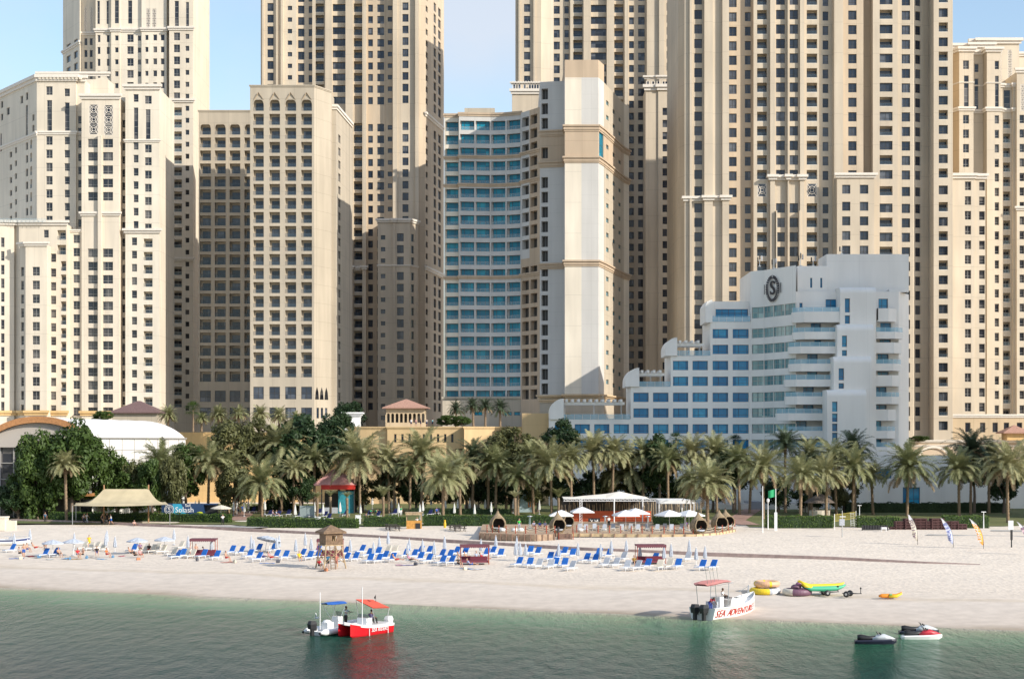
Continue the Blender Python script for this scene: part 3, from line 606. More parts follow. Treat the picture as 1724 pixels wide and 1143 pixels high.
# ---------------------------------------------------------------- T4 behind it
T=Building('apartment_tower','tall tan tower seen behind the cream shaft in the middle','tower',450,1000,[W_beiged,W_beige2,W_beige],[G_tower,FR_dark,W_trim,M_raildark,FR_dark],'u')
f=[-4.4+20.05*i for i in range(34)]
P=T.block([(868,911,1,1,2,[(882.6,892.3,'w',at(f,12.3))]),(911,932,.2,-1,1),(932,960,-1,-1,2,[(933,942.2,'w',at(f,12.3)),(950.8,957.5,'s',at(f,11.5))]),(960,982,.3,.3,2,[(965,980.5,'b',at(f,15))]),
 (982,994,2,2,2),(994,1021,.5,.5,2,[(994.7,1020.3,'v',at(f,12.3))]),(1021,1033,2,2,2),(1033,1051,.3,.3,2,[(1034,1049,'b',at(f,15))]),(1051,1057,1.8,1.8,2),
 (1057,1088,0,0,2,[(1059.5,1066.8,'s',at(f,11)),(1074.8,1085,'w',at(f,12))]),(1088,1108,2.2,2.2,2),(1108,1117,3,3,2),(1117,1146,2.2,2.2,2,[(1121.4,1131.4,'w',at(f[:8],12.3))])],-50,None,25)
for a,b_ in((873,876),(898,901),(1136,1139)): rib(T,a,b_,1.7,-50,None,mi=2)
P2=T.block([(862,911,0,0,2)],158,Y=441); T.cornice(P2,159,1.4,.7,Y=441); T.cornice(P2,143,.7,.6,Y=441)
P3=T.block([(1087,1108,0,0,2),(1108,1130,.4,.4,2,[(1115.7,1126.4,'w',at([188.6+20.35*i for i in range(25)],11.5))]),(1130,1143,.2,-3.9,2,[(1139,1141,'s',at([192+20.35*i for i in range(25)],10))])],150,mi=2,Y=441)
T.cornice(P3,153,1.6,.8,Y=441); T.cornice(P3,134,.9,.8,Y=441)
b=MB()
for px in[1088+4.4*i for i in range(13)]+[863+4.4*i for i in range(11)]:
    x=PX(px,441); b.box(x,x+.18,440.7,440.9,PZ(150,441),PZ(137,441),0)
    if int(px)%3: b.quad((x+.18,440.85,PZ(150,441)),(x+.7,440.85,PZ(150,441)),(x+.7,440.85,PZ(138,441)),(x+.18,440.85,PZ(138,441)),1)
T.part(b,'balustrade',[W_trim,G_navy])
T.finish()
# ---------------------------------------------------------------- T5 widest right-hand tower
T=Building('apartment_tower','very wide sunlit cream tower filling the right of the skyline behind the white hotel','tower',375,1370,[W_beige,W_beige2,W_beiged],[G_tower,FR_dark,W_trim,M_raildark,FR_dark],'v')
f=[2.5+24.4*i for i in range(13)]+[323]+[351.4+24.35*i for i in range(16)]
fA=f[:13]; fB=[f[14+i] for i in range(16)]; alt0=f[0::2]; alt1=f[1::2]
P=T.block([(1144,1152,-3,0,2),(1152,1184,1,1,0,[(1168.6,1180.8,'w',at(f,14.6))]),(1184,1198,2.3,2.3,0),(1198,1214,1.5,1.5,1),(1214,1225,2.5,2.5,0),
 (1225,1268,-1.2,-1.2,2,[(1228.5,1241,'w',at(f,14.8)),(1255.8,1264.8,'w',at([y-.5 for y in f],14.4))]),(1268,1295,.6,.6,0,[(1274,1290.6,'b',at(f[:13]+f[14:],16.5)),(1274.5,1290,'l',[(310,332)])]),
 (1295,1303,1.6,1.6,0),(1303,1324,.9,.9,0,[(1306,1320,'w',at(fA+fB,15)),(1306.5,1319.5,'l',[(310,355)])] ),(1324,1326,1.9,1.9,0),(1326,1345,.9,.9,0,[(1328.8,1342,'w',at(fA+fB,15)),(1329,1341.8,'l',[(310,355)])]),(1345,1352,1.6,1.6,0),
 (1352,1378,.6,.6,0,[(1357.4,1375,'b',at(f[:13]+f[14:],16.5)),(1358,1374.5,'l',[(310,332)])]),(1378,1402,-.4,-.4,1,[(1386,1394.8,'w',at(f,14.4))]),(1402,1417,1.8,1.8,0),
 (1417,1453,.4,.4,2,[(1428,1441,'w',at(fA,14.6))]),(1453,1468,-1.9,-1.9,2),(1468,1510,1,1,0,[(1479.4,1501,'v',at(alt0,14.8)),(1479.4,1501,'b',at(alt1,16.3))]),(1510,1537,.2,.2,0,[(1518.3,1531.4,'w',at(f,14.6))]),
 (1537,1553,.2,-.8,0,[(1541.4,1550.4,'w',at(f,14.2))]),(1553,1567,-.8,-1.6,0),(1567,1599,2.6,2.6,0,[(1575.5,1590.7,'v',at(alt1,14.8)),(1575.5,1590.7,'b',at(alt0,16.3))])],-60,None,30)
def sub(P,a,b_,Y): return [p for p in P if PX(a-.5,Y)<=p.x<=PX(b_+.5,Y)]
T.cornice(sub(P,1152,1225,375),340,1.1,.7); T.cornice(sub(P,1295,1352,375),305,1.2,.8); 
P2=T.block([(1404,1466,3.6,3.6,0,[(1413,1425.7,'w',at(f[13:],14)),(1442.5,1455.7,'w',at(f[13:],14))])],302); T.cornice(P2,304,1.1,.7)
rib(T,1304,1306,2.2,357,740,mi=0); rib(T,1343,1345,2.2,357,740,mi=0); rib(T,1160,1164,1.6,-50,None,mi=0); 
T.finish()
# ---------------------------------------------------------------- T6 far right
T=Building('apartment_tower','lower cream tower with a stepped roof at the right edge against the sky','tower',382,1665,[wallmat('cream_beige_render',(.62,.53,.41)),W_beige2,wallmat('honey_bounce_render',(.56,.43,.28))],[G_dark,FR_light,W_trim,M_railglass,FR_light],'w')  # honey tone: warm bounced light painted into the left side, plus base storey colour
f=[203.3+24.3*i for i in range(21)]
Pt=T.block([(1635,1648,-8,-8,1),(1648,1716,-7,-7,1,[(1682,1686.5,'l',[(70,126)]),(1696.5,1704,'l',[(72,130)])])],60); T.cornice(Pt,62,1.3,.8)
Pt=T.block([(1596,1635,-6,-6,2),(1635,1672,-5,-5,1)],70); T.cornice(Pt,72,1.2,.7)
Pt=T.block([(1716,1760,-9,-9,1)],78); T.cornice(Pt,80,1.0,.6)
P=T.block([(1599,1612,-3,1.5,2),(1612,1636,1.5,1.5,0,[(1619,1628,'w',at([112]+f,13.5)),(1620,1628.01,'t',[(130,185)])]),(1636,1659,-1.8,-1.8,1,[(1645,1651,'w',at([112],13)),(1644.5,1651.01,'t',[(130,185)])]),
 (1659,1682,1.2,1.2,0,[(1672.7,1679,'w',at([112]+f,13)),(1672.7,1679.01,'t',[(130,185)])])],88)
T.cornice(P,90,1.1,.7); T.cornice(P,189,.9,.5); T.cornice(P,143,.3,.2)
P=T.block([(1682,1687,.4,.4,0),(1687,1704,0,0,0,[(1689,1701,'b',at([209+24.35*i for i in range(21)],16)),(1690,1701.01,'t',[(152,186)])]),(1704,1708,.8,.8,0)],146); T.cornice(P,148,.9,.5); T.cornice(P,189,.8,.5)
P=T.block([(1708,1750,1.8,1.8,0,[(1713,1720,'w',at(f,13)),(1714,1721,'l',[(145,190),(358,400)])])],124); T.cornice(P,126,1.1,.6); T.cornice(P,356,.9,.6)
P=T.block([(1599,1641,7,7,0,[(1625,1634.5,'w',at([321+24.35*i for i in range(16)],13.5))]),(1641,1659,6.4,6.4,0,[(1649,1657.7,'w',at([321+24.35*i for i in range(16)],13.5))])],308)
T.cornice(P,309,1.2,.7)
# arched base storey
P=T.block([(1600,1760,9,9,2,[(x,x+9,'a',[(712,728)]) for x in(1625,1650,1671,1690,1712)])],702); T.cornice(P,704,.8,.4)
for x in(1625,1650,1671,1690,1712): pass
T.finish()
# ---------------------------------------------------------------- podium
def simple(name,label,cat,Y,px,mats): return Building(name,label,cat,Y,px,mats,[G_tower,FR_dark,W_trim,M_raildark,FR_dark],'p')
Q=simple('podium_building','peach podium building with a plaza on top behind the garden palms','building',345,700,[W_podium,W_orange])
Q.block([(-250,300,-10,-10,1),(300,592,-10,-10,1)],727,None,80,Y=345,mi=1)
P=Q.block([(588,652,-2,-1,0),(652,655,0,0,0),(655,782,0,0,0,[(664+12*i,667+12*i,'s',[(731,744)]) for i in range(9)]),(782,833,2.5,-1.5,0),(833,912,-1.5,1,0)],718,None,90,mi=0)
Q.cornice(P,722,.5,.25,m=W_podium)
Q.block([(879,960,3,3,0)],696,None,6,mi=0)
Q.block([(655,790,-.6,-.6,1),],755,None,4)
Q.finish()
Q=simple('podium_building','low tan podium wall with a wide arch to the right of the white hotel','building',362,1600,[wallmat('sandstone_render',(.58,.46,.34),lz=3,lx=6)])
P=Q.block([(1500,1640,0,0,0),(1640,1900,2,2,0)],741,None,60); Q.cornice(P,745,.6,.4); Q.cornice(P,752,.4,.25)
b=MB()
for i in range(16):
    a=math.pi*i/16; a2=math.pi*(i+1)/16; c=PX(1572,361.7); 
    b.add([(c+3.6*math.cos(a),361.6,PZ(770,362)+2.6*math.sin(a)),(c+3.6*math.cos(a2),361.6,PZ(770,362)+2.6*math.sin(a2)),(c+3.1*math.cos(a2),361.6,PZ(770,362)+2.1*math.sin(a2)),(c+3.1*math.cos(a),361.6,PZ(770,362)+2.1*math.sin(a))],[(0,1,2,3)])
Q.part(b,'arch_moulding',W_trim); Q.finish()
# ================================================================== WHITE STEPPED HOTEL
HM=[G_blue,FR_dark,W_trim,M_railglass,FR_light]
def text(s,size,ext,mname=None):
    c=bpy.data.curves.new('t','FONT'); c.body=s; c.size=size; c.extrude=ext; c.align_x='CENTER'; c.align_y='CENTER'; c.resolution_u=3
    o=bpy.data.objects.new('t',c); COL.objects.link(o); dg=bpy.context.evaluated_depsgraph_get(); me=bpy.data.meshes.new_from_object(o.evaluated_get(dg))
    b=MB(); b.v=[tuple(v.co) for v in me.vertices]; b.f=[tuple(p.vertices) for p in me.polygons]; b.m=[0]*len(b.f)
    bpy.data.objects.remove(o); bpy.data.curves.remove(c); bpy.data.meshes.remove(me); return b
M_hrail=mat('hotel_rail_glass',(.22,.50,.66),.06,alpha=.55,spec=.6)
Hh=Building('hotel_building','white stepped beach hotel with blue windows and a dark wreath emblem','building',335,1230,[W_hotelw,W_white],HM,'h')
RW=[(740,755.5),(714,729.5),(687.3,702.8),(661,676.5),(634,649.5),(607.5,623),(580.5,596),(554,569.5)]
cs=[(934,960),(967.7,993),(1000.5,1026),(1033.3,1059),(1066.5,1092),(1099.4,1125.5),(1133,1158.7),(1166,1191.7),(1199.8,1226),(1233.6,1260.4)]
def hb(p0,p1,n,top): 
    return Hh.block([(p0,p1,0,0,0,[(a,b_,'h',RW[:n]) for a,b_ in cs if p0<a<p1])],top,None,14)
hb(925,1062,2,705); hb(1062,1129.5,4,650); hb(1129.5,1196,6,598); hb(1196,1264,8,541)
Hh.block([(1192,1264,-2.2,-2.2,0,[(1207,1262,'g',[(519,533)])])],506,541,10)
def fin(px0,px1,top,bot,rad,name='end_wall'):
    x0=PX(px0,335);x1=PX(px1,335);zt=PZ(top,335);zb=PZ(bot,335); r=rad
    pr=[(x1,zb),(x1,zt)]+[(x0+r-r*math.sin(a),zt-r+r*math.cos(a)) for a in[R(10*i) for i in range(10)]]+[(x0,zb)]
    n=len(pr); b=MB(); b.add([(x,334.6,z) for x,z in pr]+[(x,344,z) for x,z in pr],[tuple(range(n-1,-1,-1)),tuple(range(n,2*n))]+[(i,(i+1)%n,n+(i+1)%n,n+i) for i in range(n)])
    Hh.part(b,name,W_hotelw)
def pergola(px0,px1,py):
    b=MB(); x0=PX(px0,335);x1=PX(px1,335); z=PZ(py,335)
    b.box(x0,x1,335.6,335.9,z-.9,z-.35); b.box(x0,x1,340.6,340.9,z-.9,z-.35); k=x0+.3
    while k<x1-.3: b.box(k,k+.45,334.9,341.6,z-.35,z+.25); k+=1.25
    for xx in(x0+.1,(x0+x1)/2,x1-.5): b.box(xx,xx+.3,340.6,340.9,z-4,z-.9)
    Hh.part(b,'pergola',W_hotelw)
def hglass(px0,px1,top,bot,Y=334.9):
    b=MB(); x0=PX(px0,335);x1=PX(px1,335);n=max(2,round((x1-x0)/1.6)); z0=PZ(bot,335)-.1;z1=PZ(top,335)
    for i in range(n):
        a=x0+(x1-x0)*i/n; c=x0+(x1-x0)*(i+1)/n; b.quad((a+.03,Y,z0),(c-.03,Y,z0),(c-.03,Y,z1),(a+.03,Y,z1),0); b.box(a-.02,a+.02,Y-.03,Y+.03,z0,z1,1)
    Hh.part(b,'glass_railing',[M_hrail,M_steel])
fin(925,949,671,706,2.9); pergola(950,1052,674); hglass(927,1061,697,705)
fin(1053,1076,619,651,2.9); pergola(1077,1119,625); hglass(1063,1129,642,650)
fin(1119.5,1140,568,599,2.6); pergola(1141,1186,575); hglass(1131,1196,590,598)
fin(1187,1199,505,543,1.5); hglass(1197,1263,532,541)
# curved corner bay
seg=[1264,1283,1302,1321,1340]; dd=[0,2.2,5.2,8.4,11.5]
st=[]
for i in range(4):
    st.append((seg[i],seg[i+1],dd[i],dd[i+1],0,[(seg[i]+(1.5 if i==0 else .2),seg[i+1]-.2,'g',[(518,536.5)]+[r for r in RW[:8]])]))
Hh.tmsave=Hh.tm
PH=Hh.block(st,457,None,16)
# body and penthouses
lw=[(1365,1382),(1371,1382.5),(1359,1376.7),(1359,1376),(1352,1370),(1352,1370),(1340.5,1358),(1340.5,1358)]
rw=[(1482,1500),(1481,1500),(1477.5,1496),(1477.5,1496),(1474,1492.5),(1474,1492.5),(1465,1484),(1465,1484)]
tops=[543.5,572,596,625.5,651.5,681.5,708.5,739]
L1=[(a,b_,'h',[(tops[i],tops[i]+18)]) for i,(a,b_) in enumerate(lw)]; R1=[(a,b_,'h',[(tops[i],tops[i]+18)]) for i,(a,b_) in enumerate(rw)]
Hh.block([(1338,1418,0,0,0,L1+[(1364,1385.5,'h',[(504,518)]),(1390,1413,'h',[(504,518)]),(1346,1351,'s',[(510,518)])]),(1418,1465,0,0),(1465,1513,0,0,0,R1+[(1479,1495,'h',[(503,519)])]),(1513,1530,0,-7)],491,None,14,Y=325)
Hh.block([(1343,1392,0,0,0,[(1364,1367.5,'s',[(468,484.5)]),(1381,1384.5,'s',[(468,484.5)])]),],448,492,8,Y=326.5)
Hh.block([(1392,1530,0,0,0,[])],428,492,9,Y=327.5)
Hh.block([(1497,1525,0,0)],487,492,8,Y=326)
# wrapped balconies
def balc(gt,wt,bt,p0,p1,side):
    Y0=321.6; x0=PX(p0,Y0);x1=PX(p1,Y0); z0=PZ(bt,Y0);z1=PZ(wt,Y0); b=MB(); c=2.0
    poly=[(x0,325),(x0,Y0+c),(x0+c,Y0),(x1,Y0),(x1,325)] if side<0 else [(x0,325),(x0,Y0),(x1-c,Y0),(x1,Y0+c),(x1,325)]
    b.prism(poly,z0,z0+.25)
    def wallseg(a,c_):
        a=Vector(a);c_=Vector(c_); t=(c_-a).normalized(); n=Vector((-t.y,t.x))*.18
        b.prism([(a.x,a.y),(c_.x,c_.y),(c_.x+n.x,c_.y+n.y),(a.x+n.x,a.y+n.y)],z0+.25,z1)
    for i in range(4): wallseg(poly[i],poly[i+1])
    b.v=[(x-Hh.o.x,y-Hh.o.y,z-Hh.o.z) for x,y,z in b.v]; o=b.build('balcony',W_hotelw,Hh.root)
    if gt:
        z2=PZ(gt,Y0); g=MB()
        for i in range(1 if side<0 else 0,3 if side<0 else 3):
            a=Vector(poly[i]);e=Vector(poly[i+1]); n=max(1,round((e-a).length/1.7))
            for k in range(n):
                p=a+(e-a)*k/n; q=a+(e-a)*(k+1)/n; g.quad((p.x,p.y+.08,z1),(q.x,q.y+.08,z1),(q.x,q.y+.08,z2),(p.x,p.y+.08,z2),0); g.box(p.x-.02,p.x+.02,p.y+.06,p.y+.1,z1,z2,1)
        g.v=[(x-Hh.o.x,y-Hh.o.y,z-Hh.o.z) for x,y,z in g.v]; g.build('glass_railing',[M_hrail,M_steel],o)
for t in[(517,524.6,542.5,1337,1416),(551,558.4,571,1338,1411),(575.5,583,595,1331,1411),(604.4,612,625,1331.5,1405),(630.6,638.7,650.7,1324,1405),(660,667,680.8,1325,1394),(687.7,695.5,707.8,1310,1394),(717.6,725,738.4,1310,1394),(744,752,768,1310,1394)]: balc(*t,-1)
for t in[(None,519,541,1477,1513),(551,558.4,570,1474,1524),(None,576.5,594.5,1471,1522),(604.4,612,624,1471,1521),(None,631.5,650,1467,1519),(660,667.5,680,1467,1518),(None,689,708,1458,1512),(717.5,725,738,1458,1511),(744,752,768,1458,1511)]: balc(*t,1)
# rounded stair shafts stepping forward
for (p0,p1,top,Y,wn) in[(1414.6,1475,483,321,[(1422.5,1431,'v',[(502.5,526)]),(1422.5,1431.01,'v',[(531,545)])]),(1409.7,1471.4,546,319.6,[(1417.6,1426,'v',[(565,584)]),(1417.6,1426,'v',[(589.5,599)])]),
   (1404,1467.3,600,318.2,[(1412,1421,'v',[(620,640)]),(1412,1421,'v',[(645,654)])]),(1392.6,1459,656,316.8,[(1401,1410,'v',[(676,693)]),(1401,1410,'v',[(696,710),(713,726),(728,744)])])]:
    r=1.3; Hh.block([(p0,p1,0,0,0,wn)],top+r*F/Y,None,5,Y=Y,roof=False)
    x0=PX(p0,Y);x1=PX(p1,Y);zt=PZ(top,Y); n=8
    pr=[(Y+r-r*math.cos(R(90)*i/n),zt-r+r*math.sin(R(90)*i/n)) for i in range(n+1)]+[(Y+5,zt),(Y+5,zt-r)]
    k=len(pr); Hh.wall.add([(x0,y,z) for y,z in pr]+[(x1,y,z) for y,z in pr],[tuple(range(k)),tuple(range(2*k-1,k-1,-1))]+[(i+1,i,k+i,k+i+1) for i in range(k-1)],0)
Hh.tm=HM
# split bay glass to mirror look: done through material on those windows
bay=[w_ for w_ in Hh.wins if w_[0]=='g' and w_[3].x>PX(1264,335)-.5 and w_[3].x<PX(1345,320)]
Hh.wins=[w_ for w_ in Hh.wins if w_ not in bay]
cache={}
for w_ in bay:
    k=('g',round(w_[1],1),round(w_[2],1)); Tq=wtemplate(*k,'h')
    if k not in cache: cache[k]=Tq.mesh('window',[G_mirror,FR_light])
    inst(cache[k],'window',Hh.root,w_[3]-Hh.o,w_[4],(w_[1]/k[1],1,w_[2]/k[2]))
# emblem
a0=Vector((PX(1283,332.8),332.8,0)); a1=Vector((PX(1321,326.6),326.6,0)); u=(a1-a0).normalized(); ang=math.atan2(u.y,u.x)
cen=a0+(a1-a0)*.5; n=Vector((u.y,-u.x,0)); cen+=n*.25; cen.z=PZ(486,cen.y)
M_em=mat('emblem_black',(.03,.03,.045),.4)
b=text('S',4.0,.08); eb=MB(); eb.M=Matrix.Scale(1.0,4)@Matrix.Diagonal((.95,1,1,1))@Matrix.Rotation(R(90),4,'X'); eb.add(b.v,b.f,0); 
eb.add([(x+.12,y+.03,z) for x,y,z in b.v],b.f,0); eb.M=None
for sg in(-1,1):
    for i in range(15):
        t=R(-88+ i*11.6); cx=sg*1.72*math.cos(t); cz=2.35*math.sin(t); dx=-sg*1.72*math.sin(t); dz=2.35*math.cos(t); l=math.hypot(dx,dz); dx/=l;dz/=l
        for q in(-1,1):
            lx=dx*.35+q*dz*.30; lz=dz*.35-q*dx*.30; px_=-lz*.32; pz_=lx*.32
            P0=(cx,cz);P1=(cx+lx*.5+px_,cz+lz*.5+pz_);P2=(cx+lx*1.15,cz+lz*1.15);P3=(cx+lx*.5-px_,cz+lz*.5-pz_)
            pts4=[P0,P1,P2,P3]; eb.add([(x,-.1,z) for x,z in pts4]+[(x,.05,z) for x,z in pts4],[(3,2,1,0),(4,5,6,7),(0,1,5,4),(1,2,6,5),(2,3,7,6),(3,0,4,7)])
        eb.tube([(sg*1.72*math.cos(t),-.03,2.35*math.sin(t)),(sg*1.72*math.cos(t+R(11.6)),-.03,2.35*math.sin(t+R(11.6)))] if i<14 else [(0,0,-2.4),(0,0,-2.41)],.05,4)
for dx in(-2.55,-1.95,2.05,2.65): eb.box(dx-.08,dx+.08,-.02,.05,-1.0,1.0)
o=eb.build('emblem',M_em,Hh.root,loc=cen-Hh.o); o.rotation_euler=(0,0,ang)
Hh.finish()
# roof antennas
def antenna(px,py,Y,h,n,label):
    z=PZ(py,Y); e=empty('antenna_mast',(PX(px,Y),Y,z),0,label,'antenna','antennas on the white hotel roof')
    b=MB(); b.box(-.25,.25,-.25,.25,0,.12)
    b.tube([(0,0,0),(0,0,h)],.07,6); b.tube([(-.4,0,h*.5),(.4,0,h*.5)],.04,5); b.build('mast',M_steel,e)
    for i in range(n):
        c=MB(); x=(-.4,.4,0)[i%3]; c.box(x-.12,x+.12,-.22,-.08,h*.38+i*.25,h*.38+i*.25+1.0); c.build('antenna_panel',M_greyfab if i%2 else M_black,e)
antenna(1279,449,328,2.4,3,'left cluster of panel antennas above the emblem on the white hotel roof')
antenna(1303,452,324,1.9,2,'thin antenna right above the emblem on the white hotel roof')
antenna(1348,448,330,2.8,3,'panel antenna mast between the emblem and the two dark slots')
antenna(1369,448,331,2.0,2,'short panel antenna mast directly above the dark slots of the white hotel')
antenna(1417,428,331,1.4,1,'small antenna on the highest left corner of the white hotel')
# ---- hotel garden wing and terrace
Q=simple('hotel_wing','long low white garden wing of the hotel behind the right-hand palms','building',318,1560,[W_hotelw])
Q.tm=HM
Q.block([(1375,1694,0,0,0,[(1470,1501,'h',[(789,805)]),(1520,1549,'v',[(820,848)]),(1400,1422,'h',[(820,838)])])],767,None,7)
Q.block([(1694,1780,-2,-2,0,[(1720,1740,'h',[(800,820)])])],800,None,6); Q.finish()
Q=simple('terrace_wall','low white garden terrace wall with stairs and rails in front of the hotel','wall',316,1280,[W_hotelw])
Q.block([(1135,1262,0,0)],848,None,8); Q.block([(1283,1376,0,0)],848,None,8)
b=MB()
for i in range(6): b.box(PX(1262,316),PX(1283,316),314.5+i*.5,324,2.5+i*.25,2.75+i*.25,0)
Q.part(b,'stair_steps',[mat('grey_stone',(.35,.35,.36),.9)])
b=MB()
for s0,s1 in((1135,1262),(1283,1376)):
    x0=PX(s0,316);x1=PX(s1,316)
    for zz in(PZ(847,316)+.45,PZ(847,316)+.85,PZ(847,316)+1.25): b.box(x0,x1,316.1,316.16,zz,zz+.05)
    k=x0
    while k<=x1: b.box(k,k+.06,316.09,316.17,PZ(848,316),PZ(847,316)+1.3); k+=1.6
Q.part(b,'railing',M_white); Q.finish()
# unseen tower added beyond the right edge, placed so its shade covers the white hotel
Q=Building('apartment_tower','unseen cream tower added beyond the right edge to shade the white hotel','tower',255,2300,[W_cream],[G_dark,FR_dark,W_trim,M_railglass,FR_dark],'x')
Q.block([(2209,2480,0,0,0,[(2230+30*i,2242+30*i,'w',at([-70+34*k for k in range(20)],15)) for i in range(8)])],-118,None,43); Q.finish()
# ================================================================== EVENT HALL (left)
e=empty('event_hall',(PX(65,280),280,2.5),0,'white barrel-roofed event hall with a timber arch gable behind the left trees','hall')
def E(px,y): return PX(px,y)
ax0=PX(65,280);ax1=PX(235,325);hw=9.2; zE=16.3-2.5; zA=19.9-2.5
def vault(b,ax,y,off=0,n=20):
    return [(ax-ax0+hw*math.sin(t)/math.sin(1.0),y-280,zE+(zA-zE)*(math.cos(t)-math.cos(1.0))/(1-math.cos(1.0))+off) for t in[-1.0+2.0*i/n for i in range(n+1)]]
b=MB(); rings=[]
for i in range(7):
    t=i/6; rings.append(vault(b,ax0+(ax1-ax0)*t,280+45*t,.0)); 
    if i<6: t2=(i+.5)/6; rings.append(vault(b,ax0+(ax1-ax0)*t2,280+45*t2,-.55))
b.loft(rings,0,False,False); o=b.build('roof',mat('white_membrane',(.74,.72,.70),.6,noise=.05),e)
b=MB(); v1=vault(b,ax0,279.4,.15); 
b.loft([[(x,y,z) for x,y,z in v1],[(x,y,z-1.1) for x,y,z in v1],[(x,y+.5,z-1.1) for x,y,z in v1],[(x,y+.5,z) for x,y,z in v1],[(x,y,z) for x,y,z in v1]],0,False,False); b.build('timber_arch',mat('orange_timber',(.42,.20,.08),.5,noise=.2,scale=4),e)
b=MB(); v=vault(b,ax0,280.3,-1.0); b.add([(x,y,z) for x,y,z in v]+[(v[-1][0],v[-1][1],zE-1.6),(v[0][0],v[0][1],zE-1.6)],[tuple(range(22,-1,-1))]); b.build('gable_wall',mat('warm_grey_panel',(.42,.38,.34),.7),e)
b=MB(); b.box(-hw,hw,1.2,1.4,0,zE-1.6,0)
for i in range(9): b.box(-hw+i*2.3-.09,-hw+i*2.3+.09,.95,1.2,0,zE-1.6,1)
for z in(3.3,6.6,9.4): b.box(-hw,hw,.98,1.2,z,z+.15,1)
b.build('glass_front',[G_dark,FR_light],e)
b=MB(); b.box(-hw-2,hw+1,-4,1,3.9,4.4,0); b.box(-hw-2,hw+1,-4,-3.95,4.4,4.8,1)
for i in range(10): b.box(-hw-2+i*2.2,-hw-1.94+i*2.2,-4,-3.94,4.4,5.5,1)
for z in(4.7,5.0,5.3,5.5): b.box(-hw-2,hw+1,-3.98,-3.94,z,z+.03,1)
b.build('balcony_deck',[mat('orange_timber',(.42,.20,.08)),FR_light],e)
b=MB(); dx=ax1-ax0
b.add([(hw,0,0),(hw+dx,45,0),(hw+dx,45,zE),(hw,0,zE)],[(0,1,2,3)],0); b.add([(-hw,0,0),(-hw+dx,45,0),(-hw+dx,45,zE),(-hw,0,zE)],[(3,2,1,0)],0)
for i in range(8):
    t=(i+.3)/8; b.box(hw+dx*t-.02,hw+dx*t+.06,45*t,45*t+.25,0,zE,1)
for z in(9.8,11.6): b.add([(hw+.04,0,z),(hw+dx+.04,45,z),(hw+dx+.04,45,z+.1),(hw+.04,0,z+.1)],[(0,1,2,3)],1)
b.add([(hw+.3,-.2,zE-.1),(hw+dx+.3,45,zE-.1),(hw+dx+.3,45,zE+.15),(hw+.3,-.2,zE+.15)],[(0,1,2,3)],1)
b.build('side_wall',[mat('white_membrane',(.74,.72,.70)),FR_light],e)
# ================================================================== plaza pavilions
def hiproof(b,x0,x1,y0,y1,z0,z1,rl=0,mi=0):
    cx=(x0+x1)/2;cy=(y0+y1)/2
    b.add([(x0,y0,z0),(x1,y0,z0),(x1,y1,z0),(x0,y1,z0),(cx-rl,cy,z1),(cx+rl,cy,z1)],[(0,1,5,4),(1,2,5),(2,3,4,5),(3,0,4),(3,2,1,0)],mi)
    b.box(x0,x1,y0,y1,z0-.2,z0-.01,mi)
M_tileb=mat('brown_roof_tiles',(.17,.105,.10),.85,noise=.3,scale=5); M_tiler=mat('pink_roof_tiles',(.42,.24,.18),.85,noise=.25,scale=5)
Y=358; z0=PZ(727,355)
e=empty('pavilion',(PX(227,Y),Y,z0),0,'stone pavilion with a dark brown hipped roof behind the event hall','pavilion')
b=MB(); b.box(-5,5,0,8,0,PZ(695,Y)-z0); 
for i in range(22): b.box(-4.9+i*.45,-4.7+i*.45,-.12,0,PZ(699,Y)-z0,PZ(696.5,Y)-z0)
b.build('wall',W_tan,e); b=MB(); hiproof(b,-5.7,5.7,-.8,8.8,PZ(694,Y)-z0,PZ(674,Y)-z0,.3); b.build('roof',M_tileb,e)
Y=352; z0=PZ(718,350)
e=empty('pavilion',(PX(683,Y),Y,z0),0,'arcaded sandstone pavilion with a pink tiled roof standing on the plaza terrace','pavilion')
b=MB(); hgt=PZ(686,Y)-z0; hwd=PX(716,Y)-PX(683,Y); b.box(-hwd,hwd,3.2,3.4,0,hgt)
xs=[-hwd+i*(2*hwd)/9 for i in range(10)]
for x in xs: b.box(x-.16,x+.16,0,.5,0,hgt*.62)
for i in range(9):
    x0,x1=xs[i]+.16,xs[i+1]-.16; c=(x0+x1)/2; r=(x1-x0)/2; zb=hgt*.62-.0
    pr=[(x0-.16,hgt),(x0-.16,zb),(x0,zb)]+[(c-r*math.cos(R(18*k)),zb+r*math.sin(R(18*k))) for k in range(1,10)]+[(x1,zb),(x1+.16,zb),(x1+.16,hgt)]
    n=len(pr); b.add([(x,0,z) for x,z in pr]+[(x,.45,z) for x,z in pr],[tuple(range(n)),tuple(range(2*n-1,n-1,-1))]+[(i_,(i_+1)%n,n+(i_+1)%n,n+i_) for i_ in range(n)])
b.box(-hwd,hwd,-.05,.02,0,.9); b.build('arcade_wall',W_warm,e)
b=MB(); b.box(-hwd+.1,hwd-.1,3.0,3.15,0,hgt-.2); b.build('interior_wall',FR_dark,e)
b=MB(); hiproof(b,-hwd-.8,hwd+.8,-1,5.6,hgt,PZ(673,Y)-z0+.2,.2); b.build('roof',M_tiler,e)
Y=352
e=empty('stone_pillar',(PX(593,Y),Y,PZ(727,Y)),0,'white pillar with a wide moulded capital left of the plaza pavilion','pillar')
b=MB(); h=PZ(693,Y)-PZ(727,Y); b.box(-1.6,1.6,0,3,0,h-1.1)
for i,(q,z) in enumerate([(1.75,h-1.1),(2.0,h-.8),(2.3,h-.45)]): b.box(-q,q,-(q-1.6),3+q-1.6,z,z+.345)
b.build('shaft',M_white,e)
e=empty('pavilion',(PX(1712,358),358,PZ(741,362)),0,'small pyramid-roofed ochre kiosk on the podium at the far right','pavilion')
